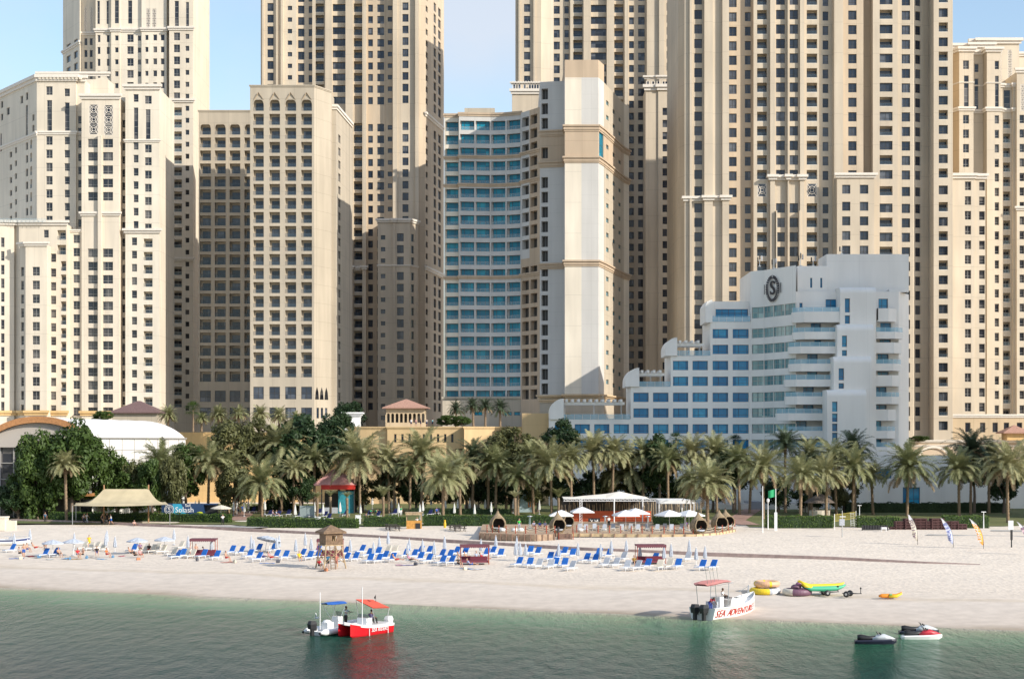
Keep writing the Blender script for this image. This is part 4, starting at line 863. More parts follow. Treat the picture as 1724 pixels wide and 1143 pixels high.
b=MB(); b.box(-2.2,2.4,0,4,0,1.7); b.box(-2.2,-1.6,-.1,0,0,1.7); b.build('wall',W_orange,e); b=MB(); hiproof(b,-3.2,3.2,-1,5,1.7,3.4); b.build('roof',M_tiler,e)
# beige canvas tent
e=empty('canvas_tent',(PX(205,260),260,2.5),0,'beige peaked canvas tent with two masts behind the long left hedge','tent')
def tp(px,py,Y): return Vector((PX(px,Y)-PX(205,260),Y-260,PZ(py,Y)-2.5))
r0=tp(175,823,263);r1=tp(250,823,263); c=[tp(122,851,258),tp(286,849,258),tp(279,845,268),tp(128,846,268)]
def cat(a,b_,sag,n=8): return [a.lerp(b_,i/n)-Vector((0,0,sag*math.sin(math.pi*i/n))) for i in range(n+1)]
b=MB(); n=8
fL=cat(r0,c[0],.9);fR=cat(r1,c[1],.9);bL=cat(r0,c[3],.9);bR=cat(r1,c[2],.9)
def sheet(A,Bq,sag):
    rows_=[]
    for i in range(n+1):
        rows_.append([A[i].lerp(Bq[i],k/10)+Vector((0,0,(-sag if i<n else sag*.5)*math.sin(math.pi*k/10)*(i/n))) for k in range(11)])
    b.loft(rows_,0,False,False)
sheet(fL,fR,-.35);sheet(bR,bL,-.35);sheet(bL,fL,-.3);sheet(fR,bR,-.3)
b.build('canvas',mat('tent_canvas',(.50,.42,.27),.9,noise=.12,scale=.6),e,smooth=True)
for q in(r0,r1): b=MB(); b.tube([(q.x,q.y,0),(q.x,q.y,q.z+.7)],.12,8); b.build('mast',M_wood,e)
for q in c: b=MB(); b.tube([(q.x,q.y,0),(q.x,q.y,q.z)],.06,6); b.build('pole',M_steel,e)
# blue advertising trailer
e=empty('display_trailer',(PX(318,268),268,2.5),0,'dark blue trailer wall with a round S emblem and white script behind the hedge','trailer')
w=PX(364,268)-PX(272,268); b=MB(); b.box(-w/2,w*.27,0,2,1.15,PZ(848,268)-2.5,0); b.box(w*.27,w*.5,1.4,2,1.15,PZ(848,268)-2.5,1); b.box(w*.27,w/2,0,2,PZ(849.5,268)-2.5,PZ(848,268)-2.5,0); b.box(-w/2,w/2,0,2,.7,1.15,1); b.build('body',[mat('navy_panel',(.015,.045,.12),.4),M_black],e)
for x in(-w*.3,-w*.2,w*.3):
    b=MB(); b.M=Matrix.Translation((x,.2,.4))@Matrix.Rotation(R(90),4,'X'); b.lathe([(.15,0),(.4,0),(.4,.25),(.15,.25)],n=16); b.build('wheel',M_black,e)
b=MB(); b.M=Matrix.Translation((-w*.36,-.03,1.95))@Matrix.Rotation(R(90),4,'X')
for r1_,r2_ in((.72,.80),(.50,.56)): b.loft([[(r*math.cos(2*math.pi*k/24),r*math.sin(2*math.pi*k/24),0) for k in range(24)] for r in(r1_,r2_)],0,True,False)
t=text('S',1.05,.01); b.add(t.v,t.f,0); b.M=Matrix.Translation((-w*.08,-.03,1.9))@Matrix.Rotation(R(90),4,'X'); t=text('Splash',1.25,.01); b.add(t.v,t.f,0)
b.M=Matrix.Translation((-w*.02,-.03,2.65))@Matrix.Rotation(R(90),4,'X'); t=text('Sail',.7,.01); b.add(t.v,t.f,0); b.M=None
b.build('lettering',M_white,e)
b=MB(); b.M=Matrix.Translation((w*.2,-.03,1.45))@Matrix.Rotation(R(90),4,'X'); b.lathe([(.01,0),(.5,0),(.5,.01)],n=16,sy=.35); b.M=None; b.build('yellow_badge',mat('badge_yellow',(.6,.65,.03),.5),e)
b=MB(); b.quad((-w*.28,-.02,1.2),(-w*.05,-.02,1.2),(-w*.14,-.02,2.9),(-w*.3,-.02,2.9)); b.build('light_blue_splash',mat('splash_blue',(.03,.30,.45),.5),e)
# pink-roofed pool bar
e=empty('pool_bar',(PX(570,301),301,2.5),0,'pool bar with a pink hipped roof and red fascia among the palms','bar')
b=MB(); hiproof(b,-4.4,3.4,-3,3,PZ(815,301)-2.5,PZ(790,301)-2.5,.6); b.build('roof',mat('pink_metal_roof',(.68,.36,.34),.6,noise=.1),e)
b=MB(); b.box(-2.9,3.4,-3.05,-2.95,PZ(823,301)-2.5,PZ(815,301)-2.55); b.build('fascia',mat('red_paint',(.55,.03,.02),.5),e)
b=MB(); b.box(-2.8,3.2,2,2.2,0,4); b.build('wall',FR_dark,e)
b=MB(); b.box(.2,3.2,-2.4,-2.2,0,PZ(825,301)-2.6,0); b.build('side_panel',mat('teal_paint',(.03,.26,.32),.6,noise=.2,scale=2),e)
for x in(-2.8,3.2): b=MB(); b.box(x-.1,x+.1,-2.9,-2.7,0,PZ(822,301)-2.5); b.build('post',FR_dark,e)
b=MB(); b.box(-2.8,.1,-2.6,-2.2,0,1.1); b.build('counter',M_greyfab,e)
# orange window pavilion
e=empty('garden_kiosk',(PX(886,303),303,2.5),0,'garden kiosk with orange-framed windows and red awning between the palms','kiosk')
b=MB(); b.box(-1.8,1.6,0,2.4,.8,PZ(822,303)-2.5); b.box(-1.7,1.5,.1,2.3,0,.8); b.build('wall',mat('pale_blue_panel',(.35,.45,.48),.6),e)
for x in(.35,1.1): b=MB(); b.box(x,x+.5,-.12,0,1.0,3.6,0); b.box(x+.1,x+.4,-.14,-.12,1.2,3.4,1); b.build('window',[mat('orange_paint',(.62,.20,.03),.5),M_railglass],e)
b=MB(); hiproof(b,-2,1.9,-.5,2.8,PZ(822,303)-2.5,PZ(817,303)-2.4); b.build('awning',mat('red_paint',(.55,.03,.02),.5),e)
# ================================================================== VEGETATION
def leafmat(name,c1,c2,sc=1.2,tr=.25):
    m=bpy.data.materials.new(name); nt,b=nodes(m); N=nt.nodes.new; L=nt.links.new; MATS[name]=m
    b.inputs['Roughness'].default_value=.55; b.inputs['Specular IOR Level'].default_value=.35
    g=N('ShaderNodeNewGeometry'); oi=N('ShaderNodeObjectInfo'); n=N('ShaderNodeTexNoise'); n.inputs['Scale'].default_value=sc; n.inputs['Detail'].default_value=3; L(g.outputs['Position'],n.inputs['Vector'])
    ad=N('ShaderNodeMath'); ad.operation='MULTIPLY_ADD'; ad.inputs[1].default_value=.35; L(oi.outputs['Random'],ad.inputs[0]); L(n.outputs[0],ad.inputs[2])
    mr=N('ShaderNodeMapRange'); mr.inputs[1].default_value=.4; mr.inputs[2].default_value=.9; L(ad.outputs[0],mr.inputs[0])
    x=N('ShaderNodeMix'); x.data_type='RGBA'; x.inputs[6].default_value=(*c1,1); x.inputs[7].default_value=(*c2,1); L(mr.outputs[0],x.inputs[0]); L(x.outputs[2],b.inputs['Base Color'])
    tb=N('ShaderNodeBsdfTranslucent'); L(x.outputs[2],tb.inputs[0]); ms=N('ShaderNodeMixShader'); ms.inputs[0].default_value=tr
    L(b.outputs[0],ms.inputs[1]); L(tb.outputs[0],ms.inputs[2]); L(ms.outputs[0],nt.nodes['Material Output'].inputs[0]); return m
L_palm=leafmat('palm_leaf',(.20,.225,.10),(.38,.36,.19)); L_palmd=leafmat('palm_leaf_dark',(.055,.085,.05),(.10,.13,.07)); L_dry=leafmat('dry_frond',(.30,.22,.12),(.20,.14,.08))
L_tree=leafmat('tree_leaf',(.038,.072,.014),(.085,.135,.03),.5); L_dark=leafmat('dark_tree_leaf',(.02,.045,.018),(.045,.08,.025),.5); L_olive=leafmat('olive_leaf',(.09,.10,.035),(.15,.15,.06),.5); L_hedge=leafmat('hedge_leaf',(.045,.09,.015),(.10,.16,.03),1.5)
M_bark=mat('palm_bark',(.27,.19,.12),.95,noise=.45,scale=5,bump=.6,stretch=(1,1,3)); M_bark2=mat('tree_bark',(.16,.12,.09),.95,noise=.3,scale=4)
def frond(b,M0,L,curve,n=22,wid=.42,mi=0,drop=.25,rnd=None):
    """a feather frond: rachis that arches down with leaflets on both sides"""
    r=rnd; pts=[]; 
    for i in range(n+1):
        t=i/n; a=curve[0]+(curve[1]-curve[0])*t**1.25
        if i==0: p=Vector((0,0,0))
        else: p=pts[-1]+Vector((math.cos(a),0,math.sin(a)))*(L/n)
        pts.append(p)
    vs=[];fs=[]
    for i in range(n):        # rachis as a thin strip
        p,q=pts[i],pts[i+1]; w=.035*(1-i/n)+.01; k=len(vs); vs+=[p+Vector((0,-w,0)),p+Vector((0,w,0)),q+Vector((0,w,0)),q+Vector((0,-w,0))]; fs.append((k,k+1,k+2,k+3))
    for i in range(2,n+1):
        t=i/n; ll=wid*(math.sin(math.pi*(t*.86+.10))**.6)*r.uniform(.85,1.12); d=(pts[i]-pts[i-1]).normalized(); up=Vector((-d.z,0,d.x))
        for sg in(-1,1):
            for sub in(0,.5):
                p=pts[i-1].lerp(pts[i],sub); dirn=(d*.75+Vector((0,sg,0))*.8+up*r.uniform(-.05,.42)-Vector((0,0,drop*r.uniform(.5,1.5)))).normalized()
                w=d*(.021+.009*r.random()); k=len(vs); tip=p+dirn*ll; mid=p+dirn*ll*.5+up*.02
                vs+=[p-w,mid-w*1.2,tip,mid+w*1.2,p+w]; fs.append((k,k+1,k+2,k+3,k+4))
    b.M=M0; b.add(vs,fs,mi); b.M=None
def palm_crown(seed,nf=56,L=3.6,full=1.0,dark=False):
    r=random.Random(seed); b=MB()
    for i in range(nf):
        t=(i+.5)/nf; az_=i*2.39996+r.uniform(-.25,.25); elv=R(88-(106*full)*t**1.0+r.uniform(-7,7)); end=elv-R(34+60*math.sin(math.pi*min(1,t*.9+.06))+r.uniform(-10,16))
        end=max(end,R(-92)); ll=L*r.uniform(.86,1.08)*(1-.12*abs(t-.4))
        M0=Matrix.Translation((0,0,r.uniform(-.1,.25)*(1-t)))@Matrix.Rotation(az_,4,'Z')@Matrix.Rotation(r.uniform(-.25,.25),4,'X')@Matrix.Translation((.12,0,0))
        frond(b,M0,ll,(elv,end),n=24,wid=.62*L/3.6,mi=0 if t<.86 or r.random()<.4 else 1,rnd=r)
    return b
def palm_trunk(seed,h,r0=.26):
    r=random.Random(seed); b=MB(); n=int(h*3.2); pts=[];rs=[]
    bend=r.uniform(-.3,.3)
    for i in range(n+1):
        t=i/n; pts.append((bend*math.sin(t*1.5),bend*.4*t,h*t)); rs.append(r0*(1.25 if i==0 else 1)*(1-.18*t)*(1.10 if i%2 else .94)*(1 if t<.86 else 1+.9*(t-.86)/.14))
    b.tube(pts,rs,10)
    for k in range(70):  # old leaf bases
        t=r.uniform(.80,1.0) if k<46 else r.uniform(.1,.8); a=r.uniform(0,6.283); rr=r0*(1.0 if t<.86 else 1.5); z=h*t; x=bend*math.sin(t*1.5)
        b.add([(x+rr*.8*math.cos(a-.25),rr*.8*math.sin(a-.25),z),(x+rr*.8*math.cos(a+.25),rr*.8*math.sin(a+.25),z),(x+(rr+.14)*math.cos(a),(rr+.14)*math.sin(a),z+.32)],[(0,1,2)])
    return b,(pts[-1])
CR=[palm_crown(i,nf).mesh('crown',[L_palm,L_dry]) for i,nf in((1,74),(2,84),(3,68),(4,78))]
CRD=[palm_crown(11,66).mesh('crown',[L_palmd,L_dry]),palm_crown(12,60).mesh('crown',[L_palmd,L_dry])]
TRK={}
def get_trunk(h):
    k=round(h*2)/2
    if k not in TRK: b,top=palm_trunk(int(k*10),k); TRK[k]=(b.mesh('trunk',[M_bark],True),top)
    return k,TRK[k]
PALMS=[]
def adj(by): return by if by>=870 else 862+(by-846)*8/24
def palm(px,cy,by,rad,label,dark=False,z0=None,Y=None,seed=None):
    by=adj(by)
    if Y is None: p=gp(px,by); Y=p.y; z0=p.z
    if px<230 and z0<4: Y=268
    x=PX(px,Y); h=PZ(cy,Y)-z0; h=max(h,1.2); k,(tm,top)=get_trunk(h); s=rad*Y/F/2.75
    e=empty('date_palm',(x,Y,z0),0,label,'palm tree','date palms of the hotel garden'); i=len(PALMS) if seed is None else seed
    a=(i*1.7)%6.28; inst(tm,'trunk',e,(0,0,-.05),a,(1,1,h/k)); M=Matrix.Rotation(a,3,'Z')@Vector((top[0],top[1],0))
    me=(CRD if dark else CR)[i%(2 if dark else 4)]; c=inst(me,'crown',e,(M.x,M.y,h-.1),(i*2.3)%6.28,(s*(.94+.03*(i%5)),s*(.96+.03*(i%4)),s*(.92+.05*((i*3)%5)))); PALMS.append(e); c.rotation_euler[0]=R((i*37)%13-6); c.rotation_euler[1]=R((i*23)%11-5)
    # a few hanging fruit stalks / dead frond skirt
    sk=MB(); r=random.Random(i)
    for q in range(11):
        w=q*.571+r.random()*.3; sk.M=Matrix.Translation((M.x,M.y,h-.15))@Matrix.Rotation(w,4,'Z'); 
        frond(sk,sk.M,1.5*s*r.uniform(.8,1.3),(R(-10),R(-88)),n=8,wid=.4,mi=0,rnd=r)
    sk.build('dead_fronds',L_dry,e)
    return e
PL=[(112,785,860,31,'single date palm in front of the big round tree at far left'),(268,788,862,44,'bushy date palm right above the beige tent'),(350,782,857,43,'date palm standing behind the blue trailer'),
(441,814,869,40,'low wide date palm directly behind the promenade gap in the hedge'),(474,755,848,45,'tall date palm left of the pink-roofed pool bar'),(530,775,852,30,'slim date palm immediately left of the pink roof'),
(606,776,853,53,'broad date palm right of the pink roof, in front of the podium corner'),(709,768,852,46,'tall date palm under the slotted podium wall'),(746,806,884,39,'date palm whose trunk stands beside the picnic tables'),
(834,786,856,34,'date palm left of the orange-framed garden kiosk'),(872,804,862,32,'date palm immediately above the orange-framed garden kiosk'),(929,786,863,42,'full date palm left of the restaurant marquee'),
(1000,762,852,40,'tall date palm behind the left end of the marquee roof'),(1055,797,846,46,'very full pale date palm behind the marquee peak'),(1082,766,850,32,'date palm rising behind the full pale one at the marquee peak'),
(1163,764,852,36,'tall pale date palm behind the flat-roofed pergola, left of two'),(1207,766,852,36,'tall pale date palm behind the flat-roofed pergola, right of two'),(1191,816,890,45,'wide drooping date palm growing beside the right nest pods'),
(1168,812,872,30,'smaller date palm left behind the wide drooping one by the nest pods'),(1285,790,874,40,'date palm beside the white flagpole'),(1347,802,888,40,'date palm with a straight bare trunk behind the hedge, right of the green flag'),
(1391,800,870,34,'date palm above the thatched garden gazebo'),(1408,772,862,38,'date palm behind the volleyball net, upper of its clump'),(1436,790,866,36,'date palm right behind the volleyball net'),
(1527,788,868,46,'lone leaning date palm against the white garden wing'),(1615,792,868,42,'date palm left of the black sign post'),(1697,786,880,46,'date palm with a thick trunk beside the black sign post'),(1733,780,872,36,'date palm cut by the right edge of the frame')]
XP=[(495,792,28),(655,778,30),(822,772,28),(898,768,30),(962,774,30),(1030,764,32),(1125,778,30),(1245,778,32),(1262,802,28),(1362,768,30),(1665,776,34),(305,800,30),(1470,800,26),(385,790,28),(690,790,26),(775,790,28)]
for i,(x,y,r_) in enumerate(sorted(XP)): PL.append((x,y,853+i%3*3,r_,'rear date palm filling a gap in the garden row, %s from left'%ORD[i]))
for t in PL: palm(*t)
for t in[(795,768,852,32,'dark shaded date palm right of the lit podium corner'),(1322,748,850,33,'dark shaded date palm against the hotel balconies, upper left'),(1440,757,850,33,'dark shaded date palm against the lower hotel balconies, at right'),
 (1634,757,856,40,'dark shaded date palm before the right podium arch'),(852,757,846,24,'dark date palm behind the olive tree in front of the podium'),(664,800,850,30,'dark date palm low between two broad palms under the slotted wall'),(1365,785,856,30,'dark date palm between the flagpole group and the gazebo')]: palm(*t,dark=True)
zp=PZ(727,352)
for i,(px,cy,r_) in enumerate([(283,699,16),(339,705,13),(368,699,16),(402,697,16),(438,697,17),(470,701,17),(498,706,15)]):
    palm(px,cy,0,r_,'small date palm on the upper terrace under the beige hotel, %s from left'%ORD[i],z0=zp,Y=348+i%3)
zp2=PZ(718,352)
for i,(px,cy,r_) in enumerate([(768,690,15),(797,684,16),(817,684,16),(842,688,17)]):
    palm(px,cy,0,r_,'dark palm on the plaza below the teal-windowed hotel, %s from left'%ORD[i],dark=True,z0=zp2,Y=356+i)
# fan palms
def fan_crown(seed,n=34,L=1.3):
    r=random.Random(seed); b=MB()
    for i in range(n):
        t=i/n; a=i*2.4; el_=R(80-120*t)+r.uniform(-.1,.1); d=Vector((math.cos(a)*math.cos(el_),math.sin(a)*math.cos(el_),math.sin(el_))); sd_=Vector((-math.sin(a),math.cos(a),0)); c=d*L*.7; up=d.cross(sd_)
        b.tube([(0,0,0),tuple(c)],.02,3,0,False)
        for k in range(11):
            w=R(-75+15*k); q=d*math.cos(w)+sd_*math.sin(w); q2=d*math.cos(w+.12)+sd_*math.sin(w+.12); qm=d*math.cos(w+.06)+sd_*math.sin(w+.06)
            b.add([c,c+q*L*.4+up*.03,c+qm*L*.75-Vector((0,0,.12)),c+q2*L*.4+up*.03],[(0,1,2,3)])
    return b
FM=fan_crown(5).mesh('crown',[L_tree]); FD=fan_crown(6).mesh('crown',[L_dark])
for px,cy,Y,z0,s,me,lb in((325,690,346,PZ(727,346),1.25,FM,'bright green fan palm on the upper terrace beside the tall cream tower'),(1138,741,312,2.5,1.05,FD,'dark fan palm before the lower hotel windows, at left'),(1238,745,312,2.5,1.05,FD,'dark fan palm before the lower hotel windows, beside the balcony wing')):
    e=empty('fan_palm',(PX(px,Y),Y,z0),0,lb,'palm tree','fan palms'); h=PZ(cy,Y)-z0; b=MB(); b.tube([(0,0,0),(.05,0,h*.5),(0,0,h)],[.22,.17,.14],8); b.build('trunk',M_bark,e); inst(me,'crown',e,(0,0,h),px,s)
# broadleaf trees: clumps of leaf-sized faces on limbs
def crown(seed,rx,ry,rz,ncl,nl,ls=.30,shape='round'):
    r=random.Random(seed); b=MB(); cl=[]
    for i in range(ncl):
        while True:
            p=Vector((r.uniform(-1,1),r.uniform(-1,1),r.uniform(-1,1)))
            if .25<p.length<1: break
        if shape=='round' and p.length<.55: p=p.normalized()*r.uniform(.55,.95)
        cl.append((Vector((p.x*rx,p.y*ry,p.z*rz)),r.uniform(.16,.34)*(rx+rz)/2))
    for c,cr_ in cl:
        for k in range(nl):
            d=Vector((r.gauss(0,1),r.gauss(0,1),r.gauss(0,1))).normalized(); p=c+d*cr_*r.uniform(.55,1.08)
            nn=(d+Vector((r.gauss(0,.6),r.gauss(0,.6),r.gauss(0,.6)+.5))).normalized(); t=nn.cross(Vector((r.gauss(0,1),r.gauss(0,1),r.gauss(0,1)))).normalized(); q=nn.cross(t); s=ls*r.uniform(.6,1.3)
            b.add([p-t*s,p-q*s*.5,p+t*s,p+q*s*.5],[(0,1,2,3)])
    return b,cl
CRS={}
def tree(px,cy,by,rpx,rpy,label,kind='tree',seed=1,z0=None,Y=None,name='broadleaf_tree',cat='tree',grp='broadleaf garden trees',ncl=55,nl=150):
    by=adj(by)
    if Y is None: p=gp(px,by); Y=p.y; z0=p.z
    if Y>272 and px<235 and z0<4: Y=273 if px<140 else 281
    rx=rpx*Y/F; rz=rpy*Y/F; m={'tree':L_tree,'dark':L_dark,'olive':L_olive}[kind]; key=(kind,seed,ncl)
    if key not in CRS:
        b,cl=crown(seed,4,4,4,ncl,nl); CRS[key]=(b.mesh('crown',[m]),cl)
    me,cl=CRS[key]; zc=PZ(cy,Y)-z0
    e=empty(name,(PX(px,Y),Y,z0),0,label,cat,grp)
    inst(me,'crown',e,(0,0,zc),0,(rx/4,min(rx,5)/4,rz/4))
    b=MB(); base=max(.6,zc-rz*.75); b.tube([(0,0,-.05),(.1,0,base*.5),(0,.05,base),(0,0,zc)],[.32,.26,.2,.1],8)
    for c,_ in cl[:7]: q=Vector((c.x*rx/4,c.y*min(rx,5)/4,c.z*rz/4+zc)); b.tube([(0,0,base*.8),tuple((q+Vector((0,0,base*.8)))*.5+Vector((0,0,.3))),tuple(q)],[.14,.09,.04],5)
    b.build('trunk',M_bark2,e); return e
tree(62,800,868,42,68,'huge round dark green tree at the far left edge of the garden',seed=1,ncl=90,nl=170)
tree(120,775,862,52,58,'tall leafy tree directly behind the single left date palm',seed=2,ncl=90,nl=170)
tree(172,800,860,40,50,'leafy green tree left above the beige tent',seed=3); tree(225,815,860,42,38,'tall hedge-like green tree right behind the beige tent',seed=2)
for _i,(_x,_c,_ry,_k) in enumerate(((196,812,44,'tree'),(228,816,42,'olive'),(256,818,44,'tree'),(288,812,46,'olive'))): tree(_x,_c,870,24,_ry,'narrow leafy tree in the screen hiding the hall side wall, %s from left'%ORD[_i],kind=_k,seed=2+_i,grp='screen trees beside the hall',Y=277,z0=2.5)
tree(30,840,872,34,30,'dark shrub-like tree below the event hall balcony',kind='dark',seed=4)
tree(312,790,856,34,48,'yellow-green tree between two date palms left of centre',seed=5); tree(395,750,846,44,46,'olive-coloured tall tree behind the third and fourth palms',kind='olive',seed=6)
tree(437,740,846,26,34,'small olive tree below the beige hotel base',kind='olive',seed=7); tree(508,760,846,56,52,'very dark dense tree left behind the pink roof',kind='dark',seed=8,ncl=90)
tree(570,735,840,34,40,'very dark dense tree right behind the pink roof',kind='dark',seed=9); tree(505,820,858,24,26,'small dark rounded tree before the pool bar',kind='dark',seed=4)
tree(395,815,858,32,36,'shaded olive tree behind the trailer end',kind='olive',seed=6)
tree(590,700,0,26,24,'dark tree on the upper terrace beside the white pillar',kind='dark',seed=9,Y=360,z0=PZ(727,352)); tree(172,700,0,17,9,'bright green round bush on the terrace left of the brown-roofed pavilion',seed=5,Y=350,z0=PZ(727,352))
tree(862,752,846,42,30,'olive tree in front of the tan podium corner',kind='olive',seed=7); tree(945,735,846,30,26,'dark thin tree before the low left end of the white hotel',kind='dark',seed=10)
tree(1110,775,850,34,40,'dark tree behind the palms left of the fan palm',kind='dark',seed=8); tree(1235,785,852,34,34,'dark tree behind the palms at the garden stairs',kind='dark',seed=9)
DT=[(655,815),(700,825),(745,822),(785,818),(820,825),(860,825),(905,822),(950,818),(990,820),(1030,812),(1075,815),(1120,820),(1160,822),(1200,818),(470,830),(610,825),(1310,828),(1365,832),(1420,828)]
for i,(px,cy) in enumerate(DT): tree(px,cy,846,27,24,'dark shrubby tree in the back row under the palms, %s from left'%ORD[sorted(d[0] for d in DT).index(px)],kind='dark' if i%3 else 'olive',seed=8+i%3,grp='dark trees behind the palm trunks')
tree(1640,790,852,26,26,'dark tree behind the right-hand palm pair',kind='dark',seed=9); tree(1690,800,852,30,40,'dark tree behind the thick-trunked right palm',kind='dark',seed=10)
tree(776,708,0,16,9,'trimmed yellow-green bush on the lit podium corner, right one of two',kind='tree',seed=6,Y=346,z0=PZ(716,346),name='terrace_shrub',cat='shrub')
tree(751,707,0,16,9,'trimmed yellow-green bush on the lit podium corner, left one of two',kind='tree',seed=5,Y=346,z0=PZ(716,346),name='terrace_shrub',cat='shrub')
tree(1545,738,0,18,5,'low green planting at the foot of the wide tower right of the hotel',kind='tree',seed=5,Y=360,z0=PZ(743,362),name='terrace_shrub',cat='shrub')
# young palms with upright fronds
b=MB(); r=random.Random(3)
for i in range(16): M0=Matrix.Translation((0,0,0))@Matrix.Rotation(i*2.4,4,'Z'); frond(b,M0,1.8,(R(80-18*(i/16)),R(25-40*i/16)),n=12,wid=.4,rnd=r)
YM=b.mesh('crown',[L_palm]); YP=[(645,836,875,22),(556,836,873,13),(584,838,874,12),(671,838,862,12),(183,826,852,10),(867,838,878,14),(940,838,868,20),(1012,848,858,12),(400,838,856,12),(534,838,870,12),(205,822,852,10)]
for i,(px,cy,by,r_) in enumerate(sorted(YP)):
    p=gp(px,by); e=empty('young_palm',p,0,'short young palm with upright fronds, %s from the left among the garden lawns'%ORD[i],'palm tree','young palms on the lawn'); h=PZ(cy,p.y)-p.z
    b=MB(); b.tube([(0,0,0),(.06,0,h*.5),(0,0,h)],[.22,.2,.26],8); b.build('trunk',M_bark,e); inst(YM,'crown',e,(0,0,h),i,r_*p.y/F/1.5)
# hedges
def hedge(p0,p1,h,d,label,dk=False):
    a=gp(*p0);c=gp(*p1); L=(c-a).length; ang=math.atan2(c.y-a.y,c.x-a.x); r=random.Random(int(p0[0]))
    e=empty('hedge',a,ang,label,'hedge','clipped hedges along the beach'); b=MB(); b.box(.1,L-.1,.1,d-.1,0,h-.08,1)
    n=int(L*(h*2+d)*45)
    for i in range(n):
        f=r.random()*(h*2+d)
        x=r.uniform(0,L); wv=.10*math.sin(x*1.7)+.07*math.sin(x*4.1)+r.gauss(0,.05)
        if f<h*1.0: p=Vector((x,0+wv*.6,f))
        elif f<h+d: p=Vector((x,f-h,h+wv))
        else: p=Vector((x,d,f-h-d))
        if i%12==0: p=Vector((r.choice((0,L)),r.uniform(0,d),r.uniform(0,h)))
        nn=Vector((r.gauss(0,1),r.gauss(0,1)-.8,r.gauss(0,1)+.5)).normalized(); t=nn.cross(Vector((r.gauss(0,1),r.gauss(0,1),r.gauss(0,1)))).normalized(); q=nn.cross(t); s=r.uniform(.07,.15)
        b.add([p-t*s,p-q*s*.6,p+t*s,p+q*s*.6],[(0,1,2,3)],0)
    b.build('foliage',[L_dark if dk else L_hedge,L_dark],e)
HG=[((82,876),(385,880),1.35,1.3,'long clipped hedge in front of the beige tent at left'),((415,888),(600,889),1.5,1.3,'clipped hedge behind the lifeguard tower, left of the white notice box'),((612,886),(684,886),1.5,1.3,'short dark hedge behind the left picnic table'),
((713,885),(832,885),1.6,1.3,'clipped hedge behind the right picnic table'),((845,884),(935,884),1.5,1.2,'hedge behind the left deck with the nest pods'),((1100,886),(1180,886),1.5,1.0,'hedge behind the deck umbrellas in front of the bamboo screen'),
((1291,889),(1403,889),1.8,1.5,'tall clipped hedge between the flagpoles and the volleyball net'),((1444,888),(1515,888),1.6,1.4,'hedge right behind the volleyball net'),((1590,889),(1666,889),1.8,2.0,'hedge at the right behind the wooden pallets')]
for h_ in HG: hedge(*h_)
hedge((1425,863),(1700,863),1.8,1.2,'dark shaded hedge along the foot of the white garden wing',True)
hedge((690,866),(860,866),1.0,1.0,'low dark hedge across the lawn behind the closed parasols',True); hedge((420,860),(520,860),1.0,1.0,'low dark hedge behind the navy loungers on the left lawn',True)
# ================================================================== BEACH FURNITURE
LM=[(0,'left beach edge'),(342,'left maroon cabana'),(557,'wooden lifeguard tower'),(799,'middle maroon cabana'),(1094,'right maroon cabana')]
CNT={}
def rel(items,what,extra=''):
    """items: list of (px,obj). Names each by its nearest landmark and rank"""
    g={}
    for px,o in items:
        l=min(LM,key=lambda q:abs(q[0]-px)); side='right' if px>=l[0] else 'left'; g.setdefault((l[1],side),[]).append((abs(px-l[0]),o))
    for (lm,side),v in g.items():
        v.sort(key=lambda q:q[0])
        for i,(_,o) in enumerate(v): o['label']='%s, %s one to the %s of the %s%s'%(what,ordw(i),side,lm,extra)
def lounger(back,seat):
    e=empty('sun_lounger'); b=MB(); w=.34
    for sy in(-w,w): b.tube([(-1.0,sy,.34),(.35,sy,.34),(.95,sy,.34)],.03,5)
    for x in(-1.0,-.35,.35): b.tube([(x,-w,.34),(x,w,.34)],.025,5)
    for x in(-.9,.3): 
        for sy in(-w,w): b.tube([(x,sy,0),(x,sy,.34)],.03,5)
    b.tube([(.95,-w,.34),(.95,-w,0)],.025,5); b.tube([(.95,w,.34),(.95,w,0)],.025,5)
    b.build('frame',M_white,e)
    b=MB(); b.loft([[(-1.0,-w,.36),(-1.0,w,.36),(-1.0,w,.41),(-1.0,-w,.41)],[(-.3,-w,.35),(-.3,w,.35),(-.3,w,.40),(-.3,-w,.40)],[(.30,-w,.37),(.30,w,.37),(.30,w,.43),(.30,-w,.43)]]); b.build('seat',seat,e)
    b=MB(); a=R(57); c,s=math.cos(a),math.sin(a); 
    b.loft([[(.28,-w-.02,.36),(.28,w+.02,.36),(.22,w+.02,.42),(.22,-w-.02,.42)],[(.28+.45*c,-w-.03,.36+.45*s),(.28+.45*c,w+.03,.36+.45*s),(.20+.45*c,w+.03,.42+.45*s),(.20+.45*c,-w-.03,.42+.45*s)],[(.30+.86*c,-w,.36+.86*s),(.30+.86*c,w,.36+.86*s),(.24+.86*c,w,.41+.86*s),(.24+.86*c,-w,.41+.86*s)]]); b.build('backrest',back,e)
    return e
P_blue=lounger(M_blue,mat('seat_white_blue',(.55,.60,.68),.9,col2=(.10,.25,.60),scale=1.1)); P_cream=lounger(M_cream,M_cream); P_grey=lounger(M_greyfab,M_white); P_navy=lounger(M_navy,M_navy)
def place(proto,pts,f=None,rz0=.98,jit=.14):
    out=[]; r=random.Random(len(pts))
    for i,(px,py) in enumerate(pts):
        p=f(px,py) if f else gp(px,py); o=proto if i==0 else dup(proto); o.location=p; o.rotation_euler=(0,0,rz0+r.uniform(-jit,jit)); out.append((px,o))
    return out
